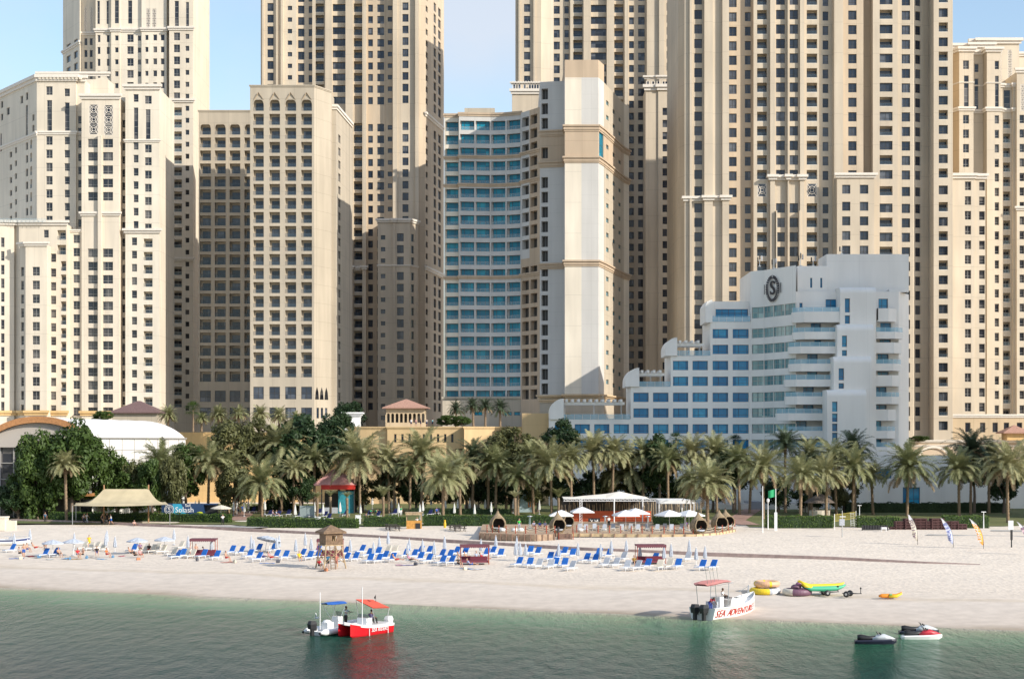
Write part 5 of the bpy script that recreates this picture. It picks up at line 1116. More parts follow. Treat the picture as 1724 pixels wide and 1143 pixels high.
BL=[(17,930),(73,938),(90,937),(223,930),(296,941),(304.7,939),(340,940),(362,942),(388,933),(403,934),(418,940),(433,930),(432,945),(458.5,929),(462.5,941),(478,942),(506,939),(518.7,943),(532.5,931),(531.5,941),(579,935),(580,946),(595.6,945),(606.4,932),(618,938),
(620.4,948),(634,936),(635,948),(645,943),(658.5,946),(680.7,939),(694.7,940),(705.4,934),(719.7,934),(705,945),(718.8,948),(741,940),(755,941),(742,951),(757,951),(766,935),(781,935),(817,938),(826.5,935),(840.4,939),(871,954),(889.6,955),(890.5,934),(902.6,936),
(923.7,945),(936.5,942),(947.3,936),(962,939),(932.5,955),(948.3,956),(984.8,947),(999.6,948),(1006.5,938),(1023,939),(1088,957),(1100,947),(1139.6,957),(1180,959),(1198,959)]
o_=place(P_blue,BL)
for _,o in o_: tag(o,cat='lounger',group='blue sun loungers on the beach')
rel(o_,'blue-backed sun lounger')
CRM=[(139,926),(150,927),(171,928),(160,926),(243,930),(255,931),(262,929),(271,932),(289,936),(301.7,925),(313.5,929),(311,939),(321,940),(650,933),(662,933),(1109,959),(1125,957)]
o_=place(P_cream,CRM)
for _,o in o_: tag(o,cat='lounger',group='cream sun loungers on the beach')
rel(o_,'cream sun lounger')
GRL=[(1018,955),(1035,955),(1047,945),(1054,960),(1070.6,960),(1156,945),(925,958),(960,961),(905,957)]
o_=place(P_grey,GRL)
for _,o in o_: tag(o,cat='lounger',group='white and grey sun loungers on the beach')
rel(o_,'pale grey sun lounger')
NV=[(452,866),(467,867),(484,865),(502,868),(515,866),(523,868),(536,863),(545,868),(551,872),(580,866),(620,866),(634,868),(663,864),(722,865),(734,863),(380,858),(424,860)]
o_=place(P_navy,NV,lambda x,y:(lambda p:Vector((p.x,p.y,2.56)))(gp(x,y+4)))
for i,(px,o) in enumerate(sorted(o_,key=lambda q:q[0])): tag(o,'navy sun lounger on the lawn, %s from the left'%ordw(i),'lounger','navy sun loungers on the lawn')
# towels and bags lying about
r=random.Random(21); TW=[(28,940,(.03,.15,.5)),(52,936,(.5,.1,.1)),(84,941,(.6,.6,.55)),(112,940,(.1,.3,.55)),(127,941,(.5,.3,.1)),(156,938,(.55,.5,.45)),(170,941,(.12,.3,.5)),(206,936,(.5,.12,.15)),(245,941,(.3,.35,.5)),(384,946,(.6,.25,.2)),(450,948,(.25,.35,.6)),(545,960,(.1,.1,.12)),(672,951,(.5,.3,.35)),(688,951,(.3,.3,.5)),(786,957,(.2,.3,.5)),(806,958,(.6,.6,.6))]
tw=[]
for px,py,c in TW:
    b=MB(); n=6; rr=[[(-.9+1.8*i/n,-.4+.8*j/3,.03+.025*math.sin(i*2.1+j*1.7+px)) for j in range(4)] for i in range(n+1)]; b.loft(rr,0,False,False)
    o=b.build('beach_towel',mat('towel_%d'%px,c,.9,noise=.25,scale=4),loc=gp(px,py)); o.rotation_euler=(0,0,r.uniform(0,3)); tag(o,cat='towel',group='beach towels on the sand'); tw.append((px,o))
rel(tw,'beach towel spread on the sand')
bg_=[]
for px,py in((35,941),(66,939),(118,942),(146,940),(190,939),(233,943),(332,944),(395,947),(468,947),(549,961),(700,951),(783,959)):
    b=MB(); b.loft([[(-.2,-.1,0),(.2,-.1,0),(.2,.1,0),(-.2,.1,0)],[(-.24,-.13,.2),(.24,-.13,.2),(.24,.13,.2),(-.24,.13,.2)],[(-.2,-.04,.34),(.2,-.04,.34),(.2,.04,.34),(-.2,.04,.34)]]); b.tube([(-.12,0,.32),(-.08,0,.5),(.08,0,.5),(.12,0,.32)],.015,4)
    o=b.build('beach_bag',mat('bag_%d'%(px%4),((.1,.1,.12),(.5,.2,.1),(.12,.25,.4),(.55,.5,.4))[px%4],.9),loc=gp(px,py)); o.rotation_euler=(0,0,px); tag(o,cat='bag',group='beach bags on the sand'); bg_.append((px,o))
rel(bg_,'small beach bag on the sand')
# parasols
M_par=mat('parasol_pale_blue',(.46,.50,.57),.85,noise=.2,scale=5); M_parw=mat('parasol_white',(.74,.73,.70),.85,noise=.08)
def star(r,z,n=8,k=.35,ph=0): return [(r*(1-k*(i%2))*math.cos(math.pi*i/n+ph),r*(1-k*(i%2))*math.sin(math.pi*i/n+ph),z) for i in range(2*n)]
def closed(m,h=2.25):
    e=empty('closed_parasol'); b=MB(); b.tube([(0,0,0),(0,0,h+.12)],.03,6); b.build('pole',M_white,e)
    b=MB(); b.loft([star(.13,h*.32),star(.24,h*.36),star(.23,h*.5),star(.17,h*.72),star(.10,h*.9),star(.03,h+.02)]); b.build('canopy',m,e); 
    b=MB(); b.lathe([(.24,0),(.24,.06),(.06,.12)],n=10); b.build('base',M_greyfab,e); return e
CP=[(24,925),(50.5,917),(125,925),(180,921),(178,928),(193.7,930),(293,917),(316.5,931),(356,936),(423,933),(427,936),(466,932),(470,930),(498,938),(514,928),(524,934),(589.7,937),(628.8,943),(638.6,935),(653.5,925),(686.3,943),(689,936),(711.4,939),(730.9,943),(748.5,934),(809.7,936),(834.8,930),(868,944),(875.6,945),(870,935),(885,944),
(940.4,945),(973,945),(1011.4,948),(1029,942),(1054.4,937),(1077.5,948),(1118,950),(1129.8,948),(1160.4,941),(1172,952),(1187,950)]
pc=closed(M_par); o_=place(pc,CP,jit=1)
for i,(_,o) in enumerate(o_): tag(o,cat='parasol',group='closed pale blue parasols on the beach'); o.scale=(1,1,.92+.03*(i%5))
rel(o_,'closed pale blue beach parasol')
pw=closed(M_parw,2.5)
WPX=[(393.5,862),(399,860),(411,864),(418,858),(446,860),(459,856),(497,869),(530,864),(544,868),(572.6,864),(589.4,852),(601,856),(607,867),(615.6,853),(626.8,850),(659.7,857),(666,841),(671,866),(707,868),(712,862),(726,849),(750,857),(765,866),(770.6,858),(791,857),(799,868),(817,857),(827,864),(864,858),(908,860),(980,852),(1009,850),(335,858),(329,860)]
o_=place(pw,WPX,lambda x,y:(lambda p:Vector((p.x,p.y,2.55)))(gp(x,max(y,851)+6)),jit=1)
for i,(px,o) in enumerate(sorted(o_,key=lambda q:q[0])): tag(o,'closed white parasol on the garden lawn, %s from the left'%ordw(i),'parasol','closed white parasols on the lawn')
def openp(m,r,h,sag=.55,sq=False,name='open_parasol'):
    e=empty(name); b=MB(); b.tube([(0,0,0),(0,0,h)],.035,6); b.build('pole',M_white,e); n=8 if not sq else 4
    b=MB(); ph=math.pi/4 if sq else .2
    def ring(k,z,d): return [(r*k*(1 if i%2==0 else (.96 if not sq else .76))*math.cos(2*math.pi*i/(2*n)+ph),r*k*(1 if i%2==0 else (.96 if not sq else .76))*math.sin(2*math.pi*i/(2*n)+ph),z-(0 if i%2==0 else d)) for i in range(2*n)]
    b.loft([ring(1,h-sag-.14,0),ring(1.0,h-sag,0),ring(.66,h-sag*.6,.03),ring(.33,h-sag*.25,.02),ring(.02,h,0)],0,True,False); b.build('canopy',m,e)
    b=MB()
    for i in range(n): a=2*math.pi*i/n+ph; b.tube([(0,0,h-.08),(r*math.cos(a),r*math.sin(a),h-sag-.02)],.012,3)
    b.build('ribs',M_steel,e); b=MB(); b.lathe([(.3,0),(.3,.08),(.06,.14)],n=10); b.build('base',M_greyfab,e); return e
po=openp(M_par,1.35,2.15,.42)
OP=[(89,937),(123.5,935),(231,933),(277,931),(452,931),(446,929)]
for i,((px,o),lb) in enumerate(zip(place(po,OP,jit=1),['open pale parasol over bathers nearest the left edge','open pale parasol second from the left edge of the beach','open pale parasol over the person in black left of the cabana','open pale parasol nearest left of the left maroon cabana','tilted open pale parasol right of the left cabana, foremost','tilted open pale parasol right of the left cabana, rear one'])): tag(o,lb,'parasol','open beach parasols')
po2=[o for o in COL.objects if o.get('label','').startswith('tilted')]
for o in po2: o.rotation_euler=(0,R(14),1)
# cabanas
def cabana(px,py,w,lb,scp=1):
    p=gp(px,py); e=empty('cabana',p,.05,lb,'cabana','maroon cabanas on the beach'); h=2.15*scp; d=1.9
    for sx in(-w/2,w/2):
        for sy in(-d/2,d/2): b=MB(); b.tube([(sx,sy,0),(sx,sy,h)],.04,6); b.build('post',M_redwood,e)
    b=MB(); b.box(-w/2-.08,w/2+.08,-d/2-.08,d/2+.08,h,h+.14); n=14
    for i in range(n):  # scalloped valance
        x=-w/2-.08+(w+.16)*i/n; q=(w+.16)/n; b.add([(x,-d/2-.1,h+.1),(x+q,-d/2-.1,h+.1),(x+q,-d/2-.1,h-.12),(x+q/2,-d/2-.1,h-.24),(x,-d/2-.1,h-.12)],[(0,4,3,2,1)])
    b.build('canopy',M_maroon,e)
    b=MB(); b.box(-w/2+.1,w/2-.1,-d/2+.1,d/2-.1,.22,.42); b.box(-w/2+.1,w/2-.1,d/2-.3,d/2-.12,.42,.85); b.build('daybed',mat('wine_cushion',(.16,.03,.05),.9),e); return e
cabana(343,937,3.1,'maroon-topped cabana at left with red cushions and a person sitting in it'); cabana(799,949,3.3,'maroon-topped cabana in the middle of the loungers, crowded with bathers')
cabana(1095,949,3.3,'maroon-topped cabana at the right end of the lounger rows'); cabana(556,938,3.1,'maroon-topped cabana half hidden behind the wooden lifeguard tower')
# lifeguard tower
p=gp(557,956); e=empty('lifeguard_tower',p,.5,'wooden lifeguard tower with a hipped roof and ladder on the sand','lifeguard tower')
M_lw=mat('weathered_wood',(.42,.31,.19),.85,noise=.3,scale=3,stretch=(1,1,.3)); M_lwd=mat('dark_weathered_wood',(.20,.13,.08),.85,noise=.3,scale=3)
for sx in(-1,1):
    for sy in(-1,1): b=MB(); b.tube([(sx*1.35,sy*1.25,0),(sx*.95,sy*.9,2.6)],.09,6); b.build('leg',M_lw,e)
b=MB()
for sy in(-1,1): b.tube([(-1.25,sy*1.15,.6),(1.0,sy*.95,2.3)],.05,5); b.tube([(1.25,sy*1.15,.6),(-1.0,sy*.95,2.3)],.05,5)
for sx in(-1,1): b.tube([(sx*1.25,-1.15,.6),(sx*1.0,.95,2.3)],.05,5); b.tube([(sx*1.25,1.15,.6),(sx*1.0,-.95,2.3)],.05,5)
b.build('cross_braces',M_lw,e)
b=MB(); b.box(-1.15,1.15,-1.1,1.1,2.6,2.72); b.build('platform',M_lw,e)
b=MB(); 
for i in range(11): x=-1.0+i*.19; (b.box(x,x+.17,-.98,-.94,2.72,4.15,1) if not 3<i<7 else (b.box(x,x+.17,-.98,-.94,2.72,3.15,1),b.box(x,x+.17,-.98,-.94,3.75,4.15,1)))
b.box(-1.02,-.98,-.98,.95,2.72,4.15,1); b.box(-.98,1.0,.91,.95,2.72,4.15,0)
for i in range(5): y=-.95+i*.46; b.box(1.0,1.04,y,y+.2,2.72,4.15,0)
b.build('cabin',[M_lw,M_lwd],e); b=MB(); hiproof(b,-1.4,1.4,-1.3,1.3,4.2,4.95,.05); b.build('roof',M_lwd,e)
b=MB()
for s_ in(-.28,.28): b.tube([(-.5+s_,-2.0,0),(-.3+s_,-1.05,2.7)],.045,5)
for i in range(8): t=(i+.6)/8.5; b.tube([(-.78+.2*t,-2.0+.95*t,2.7*t),(-.22+.2*t,-2.0+.95*t,2.7*t)],.035,5)
b.build('ladder',M_lwd,e)
# low brown sand curb across the beach
pts=[gp(x,y) for x,y in((20,877),(160,881),(300,888),(450,895),(600,903),(800,915),(1000,927),(1200,935),(1400,942),(1560,948),(1650,950))]
b=MB(); ring=[]
for i,q in enumerate(pts):
    t=(pts[min(i+1,len(pts)-1)]-pts[max(i-1,0)]).normalized(); n_=Vector((-t.y,t.x,0)); n_.z=0; hh=.36 if i<9 else .30-.13*(i-8)
    ring.append([q-n_*.3-Vector((0,0,.3)),q-n_*.22+Vector((0,0,hh)),q+n_*.25+Vector((0,0,hh+.02)),q+n_*.35-Vector((0,0,.3))])
b.loft(ring); o=b.build('low_kerb_wall',mat('brown_concrete',(.38,.28,.25),.9,noise=.2,scale=1.5)); tag(o,'low brown kerb wall running diagonally across the whole beach','wall')
# stone pillar at the left, far slipway
p=gp(8,893); e=empty('stone_wall',p,0,'cream stone pillar and wall stub at the far left of the beach','wall')
b=MB(); b.box(-3,-.0,0,2,0,1.9); b.box(-3.1,.1,-.1,2.1,1.9,2.15); b.build('pillar',W_pale,e); b=MB(); b.box(0,1.4,.6,1.6,0,1.5); b.build('wall',W_pale,e)
tag(path('slipway_path',[g2(1560,900),g2(1760,904)],3.2,M_pave,2.53),kind='structure')
tag(path('slipway_path',[g2(1668,893),g2(1790,895)],4,M_pave,2.54),kind='structure')
# ================================================================== DECKS, RESTAURANT
ZD=2.78
def dp(px,py,z=ZD):
    Y=(H-z)*F/(py-HY); return Vector((PX(px,Y),Y,z))
M_deck=mat('deck_boards',(.42,.30,.20),.8,noise=.25,scale=2,stretch=(3,.3,1)); M_deckl=mat('light_deck_fascia',(.55,.42,.25),.8,noise=.2,scale=2); M_brownb=mat('brown_board',(.24,.15,.11),.8,noise=.2,scale=2)
def deck(fr,yb,z,lb,hf,m1,npost):
    e=empty('deck',Vector((fr[0].x,fr[0].y,0)),0,lb,'deck'); o=e.location.copy(); b=MB(); poly=[(q.x-o.x,q.y-o.y) for q in fr]+[(fr[-1].x-o.x,yb-o.y),(fr[0].x-o.x,yb-o.y)]
    b.prism(poly,z-.12,z); b.build('floor',M_deck,e); b=MB()
    for i in range(len(fr)-1):
        a=fr[i]-o;c=fr[i+1]-o; t=(c-a).normalized(); n_=Vector((t.y,-t.x,0))*.06
        b.add([(a.x,a.y,z-hf),(c.x,c.y,z-hf),(c.x,c.y,z-.13),(a.x,a.y,z-.13),(a.x+n_.x,a.y+n_.y,z-hf),(c.x+n_.x,c.y+n_.y,z-hf),(c.x+n_.x,c.y+n_.y,z+.02),(a.x+n_.x,a.y+n_.y,z+.02)],[(4,5,6,7),(3,7,6,2),(0,4,7,3),(1,2,6,5)])
    b.build('fascia',m1,e)
    tot=sum((fr[i+1]-fr[i]).length for i in range(len(fr)-1))
    for k in range(npost):
        s=tot*(k+.02)/(npost-.9)
        for i in range(len(fr)-1):
            l=(fr[i+1]-fr[i]).length
            if s<=l: break
            s-=l
        q=fr[i].lerp(fr[i+1],min(1,s/l))-o; b=MB(); b.box(q.x-.07,q.x+.07,q.y-.2,q.y-.04,z-hf-.15,z+.06); b.build('post',M_brownb,e)
    return e
D1=[dp(807,897,2.95),dp(830,898,2.95),dp(860,899,2.95),dp(900,900,2.95),dp(934,899,2.95)]
deck(D1,250,2.95,'raised deck with tan fascia and dark posts carrying the left nest pods',.85,mat('deck_fascia_tan',(.36,.25,.17),.85,noise=.25,scale=1.5),14)
D2=[dp(936,897.5),dp(1000,898),(dp(1110,899.5)),dp(1170,899.5),dp(1205,897),dp(1238,891)]
deck(D2,272,ZD,'long low restaurant deck in front of the white marquee',.42,M_deckl,22)
def ropefence(pts,z,lb):
    e=empty('rope_fence',pts[0],0,lb,'fence','red post and rope fences on the decks'); o=pts[0]
    for i,q in enumerate(pts): b=MB(); v=q-o; b.tube([(v.x,v.y,0),(v.x,v.y,.95)],.075,7); b.ell((v.x,v.y,.98),(.10,.10,.08),7,4); b.build('post',M_redwood,e)
    for hh in(.82,.5):
        b=MB()
        for i in range(len(pts)-1):
            a=pts[i]-o;c=pts[i+1]-o; b.tube([a.lerp(c,k/6)+Vector((0,0,hh-.22*math.sin(math.pi*k/6))) for k in range(7)],.03,4)
        b.build('rope',mat('rope',(.62,.55,.42),.9),e)
ropefence([dp(x,y,2.95) for x,y in((820,896),(829,896.5),(840,897),(852,897.5),(868,898),(885,898),(902,898),(920,898),(934,897.5))],2.95,'red post and rope fence along the left deck')
ropefence([dp(x,y) for x,y in((971,896),(988,896.5),(1007,897),(1026,897),(1045,897),(1063,897.5),(1081,897.5),(1098,898),(1118,898),(1135,898),(1151,898.5),(1167,898.5),(1180,898),(1204,897),(1216,896),(1226,893),(1233,890),(1237,886))],ZD,'red post and rope fence along the long restaurant deck')
# beach stairs between decks
p=gp(953,908); e=empty('wooden_steps',p,0,'wooden steps with red rails between the two decks','stairs')
b=MB()
for i in range(5): b.box(-.9,.9,i*.4,i*.4+.42,.02,.14*(i+1))
b.build('treads',M_brownb,e); b=MB()
for x in(-1,1):
    b.tube([(x,0,0),(x,0,.95),(x,2.2,1.65),(x,2.2,.7)],.05,6); b.tube([(x,0,.5),(x,2.2,1.2)],.035,5)
b.build('handrail',M_redwood,e)
p=gp(940,908); o=MB(); o.tube([(0,0,0),(0,0,1.35)],[.16,.14],8); o.tube([(0,0,1.35),(0,0,1.75)],.17,8); ob=o.build('foot_shower_post',[mat('charcoal',(.03,.03,.035),.5)],loc=p); tag(ob,'dark round post beside the wooden deck steps','post')
# nest pods
M_nest=mat('woven_rattan',(.30,.225,.14),.95,noise=.45,scale=7,bump=.8,stretch=(1,1,3))
def pod(px,py,s,rz,lb,z=ZD):
    e=empty('nest_pod',dp(px,py,z),rz,lb,'cabana','woven drop-shaped nest pods'); b=MB(); rings=[]
    prof=[(.62,0),(.95,.35),(1.08,.8),(1.02,1.25),(.80,1.65),(.50,1.98),(.24,2.25),(.10,2.55),(.03,2.85)]
    n=28
    for r_,z_ in prof: rings.append([(r_*math.cos(2*math.pi*k/n),r_*math.sin(2*math.pi*k/n)+.12*max(0,z_-1.6),z_) for k in range(n)])
    # open front: remove faces whose centre lies in the round mouth, then thicken
    vs=[q for r_ in rings for q in r_]; fs=[]
    for i in range(len(rings)-1):
        for k in range(n):
            k2=(k+1)%n; f=(i*n+k,i*n+k2,(i+1)*n+k2,(i+1)*n+k); c=sum((Vector(vs[j]) for j in f),Vector())/4
            if c.y<0 and (c.x/.80)**2+((c.z-.95)/.86)**2<1: continue
            fs.append(f)
    inner=[(x*.9,y*.9,z_) for x,y,z_ in vs]; m_=len(vs); b.add(vs,fs,0); b.add(inner,[tuple(reversed(f)) for f in fs],1)
    b.build('shell',[M_nest,mat('nest_inside',(.06,.045,.035),.95)],e,True)
    b=MB(); b.tube([(.80*math.cos(2*math.pi*k/24),-.62-.0*k+ (-.16 if abs(math.sin(2*math.pi*k/24))<.5 else 0),.95+.86*math.sin(2*math.pi*k/24)) for k in range(25)],.085,6); b.build('rim',M_nest,e,True)
    b=MB(); b.lathe([(.8,.3),(.86,.42),(.8,.5)],n=20); b.build('cushion',M_greyfab,e)
    e.scale=(s,s,s)
pod(838,894,1.12,.15,'woven nest pod at the left end of the left deck',2.95); pod(939,896.5,1.12,.2,'woven nest pod above the wooden deck steps'); pod(953,889,1.05,.5,'woven nest pod half hidden behind the one above the deck steps')
pod(1176,898,1.15,.35,'woven nest pod left of the drooping palm trunk on the right deck'); pod(1211,893,1.15,.3,'woven nest pod with a twin tip at the right end of the deck'); pod(1222,890,1.1,.6,'woven nest pod rearmost at the right end of the deck')
# deck umbrellas
pu=openp(M_white,2.35,3.0,.75,True)
US=[((945,893),'white square parasol left of the nest pod above the deck steps'),((980,886),'white square parasol left before the orange bar'),((1053.5,893),'white square parasol, front one of the pair over the deck chairs'),((1070,889),'white square parasol, rear one of the pair over the deck chairs'),((1127,893),'white square parasol before the bamboo screen, left of two'),((1160,893),'white square parasol before the bamboo screen, right of two')]
for i,((px,py),lb) in enumerate(US):
    o=pu if i==0 else dup(pu); o.location=dp(px,py); o.rotation_euler=(0,0,.1*i); tag(o,lb,'parasol','white deck parasols')
pb=openp(M_cream,1.7,2.7,.5)
for i,(q,lb) in enumerate([(dp(1056,874),'cream parasol under the marquee roof'),(Vector((*gp(300,862).xy,2.55)),'cream open parasol right above the beige tent'),(Vector((*gp(372,878).xy,2.55)),'white open parasol above the person at the hedge gap')]):
    o=pb if i==0 else dup(pb); o.location=q; tag(o,lb,'parasol')
# deck chairs
pd=lounger(M_greyfab,M_greyfab)
for i,px in enumerate([975,986,1001,1017,1032,1047,1061,1074,1090,1106,1119,1131,1147]):
    o=pd if i==0 else dup(pd); o.location=dp(px,893+(i%2)*1.2); o.rotation_euler=(0,0,R(75)+.1*(i%3)); o.scale=(.8,.8,.9); tag(o,'grey reclining deck chair on the restaurant deck, %s from the left'%ORD[i],'deck chair','grey deck chairs behind the rope fence')
# heaters / slim columns
for px,lb in((892,'slim glass patio heater on the left deck'),(1019,'slim patio heater between the deck chairs, left one'),(1091,'slim patio heater between the deck chairs, right one'),(1154,'dark topped patio heater beside the right nest pod')):
    e=empty('patio_heater',dp(px,893),0,lb,'heater','patio heaters'); b=MB(); b.lathe([(.28,0),(.28,.5),(.16,.55),(.12,2.0)],n=4); b.build('body',M_railglass if px==892 else M_steel,e); b=MB(); b.lathe([(.14,2.0),(.4,2.05),(.38,2.12),(.05,2.2)],n=12); b.build('cap',M_steel,e)
# white poufs
for px,lb in((846,'white round pouf nearest the left nest pod'),(866,'large white round pouf on the left deck'),(877,'white round pouf third from the left on the left deck'),(977,'white round pouf at the top of the deck steps')):
    b=MB(); b.lathe([(.2,0),(.42,.1),(.45,.3),(.36,.5),(.1,.56)],n=14); o=b.build('pouf',M_white,smooth=True,loc=dp(px,895,2.95 if px<936 else ZD)); tag(o,lb,'pouf','white poufs')
# marquee restaurant
Y0=262; o0=Vector((PX(1020,Y0),Y0,ZD)); e=empty('restaurant_marquee',o0,0,'white peaked restaurant marquee with a truss front above the orange bar','marquee')
def mq(px,py,dy=0): return Vector((PX(px,Y0+dy)-o0.x,dy,PZ(py,Y0+dy)-ZD))
b=MB(); ridge=[(948,838),(985,834),(1020,831),(1043,827),(1065,832),(1092,838)]
fr_=[mq(x,y,0)+Vector((0,0,0)) for x,y in ridge]; ft=[mq(x,839.5,-2.5) for x,_ in ridge]; bk=[Vector((q.x,6,min(q.z,mq(1000,838).z))) for q in fr_]
b.loft([ft,fr_,bk],0,False,False); b.build('canvas_roof',mat('cream_membrane',(.72,.67,.58),.7),e)
b=MB(); x0,x1=mq(948,0).x,mq(1150,0).x; zt=mq(1000,839.5,-2.5).z
b.tube([(x0,-2.5,zt),(x1,-2.5,zt)],.06,5); b.tube([(x0,-2.5,zt-.35),(x1,-2.5,zt-.35)],.06,5); k=x0
while k<x1-.5: b.tube([(k,-2.5,zt-.35),(k+.35,-2.5,zt),(k+.7,-2.5,zt-.35)],.035,4); k+=.7
b.build('truss',M_white,e)
for px in(978,1034,1082,1111,1148):
    b=MB(); c=mq(px,0,-2.5).x
    if px in(978,1111):
        for dx in(-.18,.18): b.tube([(c+dx,-2.5,-.0),(c+dx,-2.5,zt)],.05,5)
        for i in range(9): b.tube([(c-.18,-2.5,i*zt/9),(c+.18,-2.5,(i+1)*zt/9)],.03,4)
    else: b.tube([(c,-2.5,0),(c,-2.5,zt)],.10,8)
    b.build('column',M_white,e)
b=MB(); b.box(mq(965,0,1).x,mq(1096,0,1).x,1,1.3,0,mq(1000,860,1).z,0); b.build('bar_front',mat('orange_red_paint',(.55,.10,.03),.6,noise=.15,scale=2),e)
b=MB(); b.box(x0,x1,5.5,5.7,0,zt-.4); b.build('back_wall',FR_dark,e)
b=MB(); r=random.Random(4)
for i in range(95):
    x=mq(948,0,2.6).x+(mq(1182,0,2.6).x-mq(948,0,2.6).x)*(i/95)+r.uniform(-.05,.05); 
    b.tube([(x,2.2+r.uniform(-.2,.2),0),(x+r.uniform(-.3,.3),2.2+r.uniform(-.2,.2),r.uniform(2.5,3.3))],.04,4)
b.build('bamboo_screen',mat('dry_bamboo',(.48,.38,.25),.8,noise=.3,scale=2),e)
b=MB(); q0=mq(906+0,0,-.2); a=mq(982,0,-.3).x;c=mq(1004,0,-.3).x; b.box(a+.8,c+.6,-.4,-.3,mq(0,884,-.3).z,mq(0,872,-.3).z); b.build('menu_board',M_black,e)
b=MB(); t=text('YM',1.0,.02); b.M=Matrix.Translation(((a+c)/2+.7,-.43,(mq(0,884,-.3).z+mq(0,872,-.3).z)/2))@Matrix.Rotation(R(90),4,'X'); b.add(t.v,t.f,0); b.M=None; b.build('lettering',M_white,e)
e=empty('pergola',(PX(1137,256),256,ZD),0,'flat white-roofed pergola in front of the bamboo screen','pergola'); zt=PZ(841,256)-ZD; w=PX(1167,256)-PX(1137,256)
b=MB(); b.box(-w,w,-2,3,zt-.55,zt); b.build('roof',M_white,e)
for sx in(-1,1):
    for sy in(-1.9,2.9): b=MB(); b.box(sx*w*.97-.07,sx*w*.97+.07,sy-.07,sy+.07,0,zt-.55); b.build('post',M_white,e)
# garden gazebo (thatched)
for px,lb,s,by in((1380,'dark thatched garden gazebo before the white wing',1.0,868),(795,'grey thatched sunshade on the lawn before the podium',.8,858),(1365,'second thatched gazebo roof behind the first, left',.8,862)):
    p=gp(px,by); p.z=2.54; e=empty('thatched_gazebo',p,0,lb,'gazebo'); b=MB(); b.lathe([(2.9*s,2.3),(2.0*s,2.9),(1.0*s,3.5),(.1,4.0)],n=10); b.build('roof',mat('grey_thatch',(.16,.13,.11),.95,noise=.4,scale=5),e)
    for k in range(4): b=MB(); a=k*1.57+.78; b.tube([(2.2*s*math.cos(a),2.2*s*math.sin(a),0),(2.2*s*math.cos(a),2.2*s*math.sin(a),2.6)],.08,6); b.build('post',M_bark2,e)
    b=MB(); b.lathe([(1.9*s,0),(1.9*s,.9),(1.7*s,.95)],n=16); b.build('counter',M_cream,e)
# snack kiosk + picnic tables
p=gp(697,890); e=empty('wooden_kiosk',p,0,'small open wooden beach kiosk in front of the hedge','kiosk')
b=MB(); b.box(-1.15,1.1,0,.12,0,1.25); b.box(-1.15,-1.05,.12,1.5,0,1.25); b.box(1.0,1.1,.12,1.5,0,1.25); b.build('counter',mat('varnished_wood',(.55,.27,.06),.5,noise=.25,scale=3),e)
for x in(-1.1,1.05):
    for y in(.05,1.45): b=MB(); b.box(x-.06,x+.06,y-.05,y+.05,1.25,2.4); b.build('post',M_lw,e)
b=MB(); b.box(-1.35,1.3,-.4,1.8,2.4,2.5); b.box(-1.25,1.2,-.35,-.25,2.1,2.4); b.build('roof',M_lw,e); b=MB(); b.box(.25,.95,-.1,-.04,0,.85); b.build('menu_board',M_black,e)
def picnic(px,py,lb):
    e=empty('picnic_table',gp(px,py),.15,lb,'picnic table','picnic tables'); m=mat('dark_stained_wood',(.05,.04,.035),.8)
    b=MB(); b.box(-1,1,-.4,.4,.72,.78); b.build('tabletop',m,e)
    for s in(-1,1): b=MB(); b.box(-1,1,s*.85-.15,s*.85+.15,.42,.47); b.build('bench',m,e)
    for x in(-.7,.7): b=MB(); b.tube([(x,-.95,0),(x,-.3,.74)],.05,4); b.tube([(x,.95,0),(x,.3,.74)],.05,4); b.tube([(x,-.9,.42),(x,.9,.42)],.04,4); b.build('leg_frame',m,e)
picnic(658,891,'dark picnic table left of the wooden kiosk'); picnic(664,893,'dark picnic table front left of the wooden kiosk'); picnic(766,892,'dark picnic table right of the wooden kiosk'); picnic(774,894,'dark picnic table front right of the wooden kiosk')
p=gp(749,889); b=MB(); b.lathe([(.18,0),(.2,.7),(.12,1.0),(.16,1.2),(.03,1.3)],n=10); o=b.build('fire_hydrant',mat('yellow_paint',(.65,.40,.02),.5),loc=p); tag(o,'yellow stand-up bin right of the wooden kiosk','bin')
# white notice boxes along hedge
for px,py,h,lb in((535,888,1.6,'tall white notice box in the hedge gap behind the lifeguard tower'),(603,882,1.4,'white panel at the end of the hedge above the curb'),(638,884,1.0,'small white box in front of the short dark hedge'),(1295,884,.9,'small white sign box beside the street lamp pole')):
    p=gp(px,py); b=MB(); b.box(-.42,.42,-.2,.2,0,h); b.box(-.46,.46,-.24,.24,h,h+.06); o=b.build('utility_box',M_white,loc=p); tag(o,lb,'box','white utility boxes')
p=gp(518,872); p.z=2.54; b=MB(); b.box(-1.3,-.1,0,.1,0,2.1); b.box(.0,1.1,0,.1,0,2.1); b.box(-1.36,-1.3,-.05,.15,0,2.2); b.box(-.1,0,-.05,.15,0,2.2); b.box(1.1,1.16,-.05,.15,0,2.2); o=b.build('screen_panel',mat('grey_screen',(.25,.30,.30),.7),loc=p); tag(o,'grey double screen panel on the lawn left of the pool bar','screen')
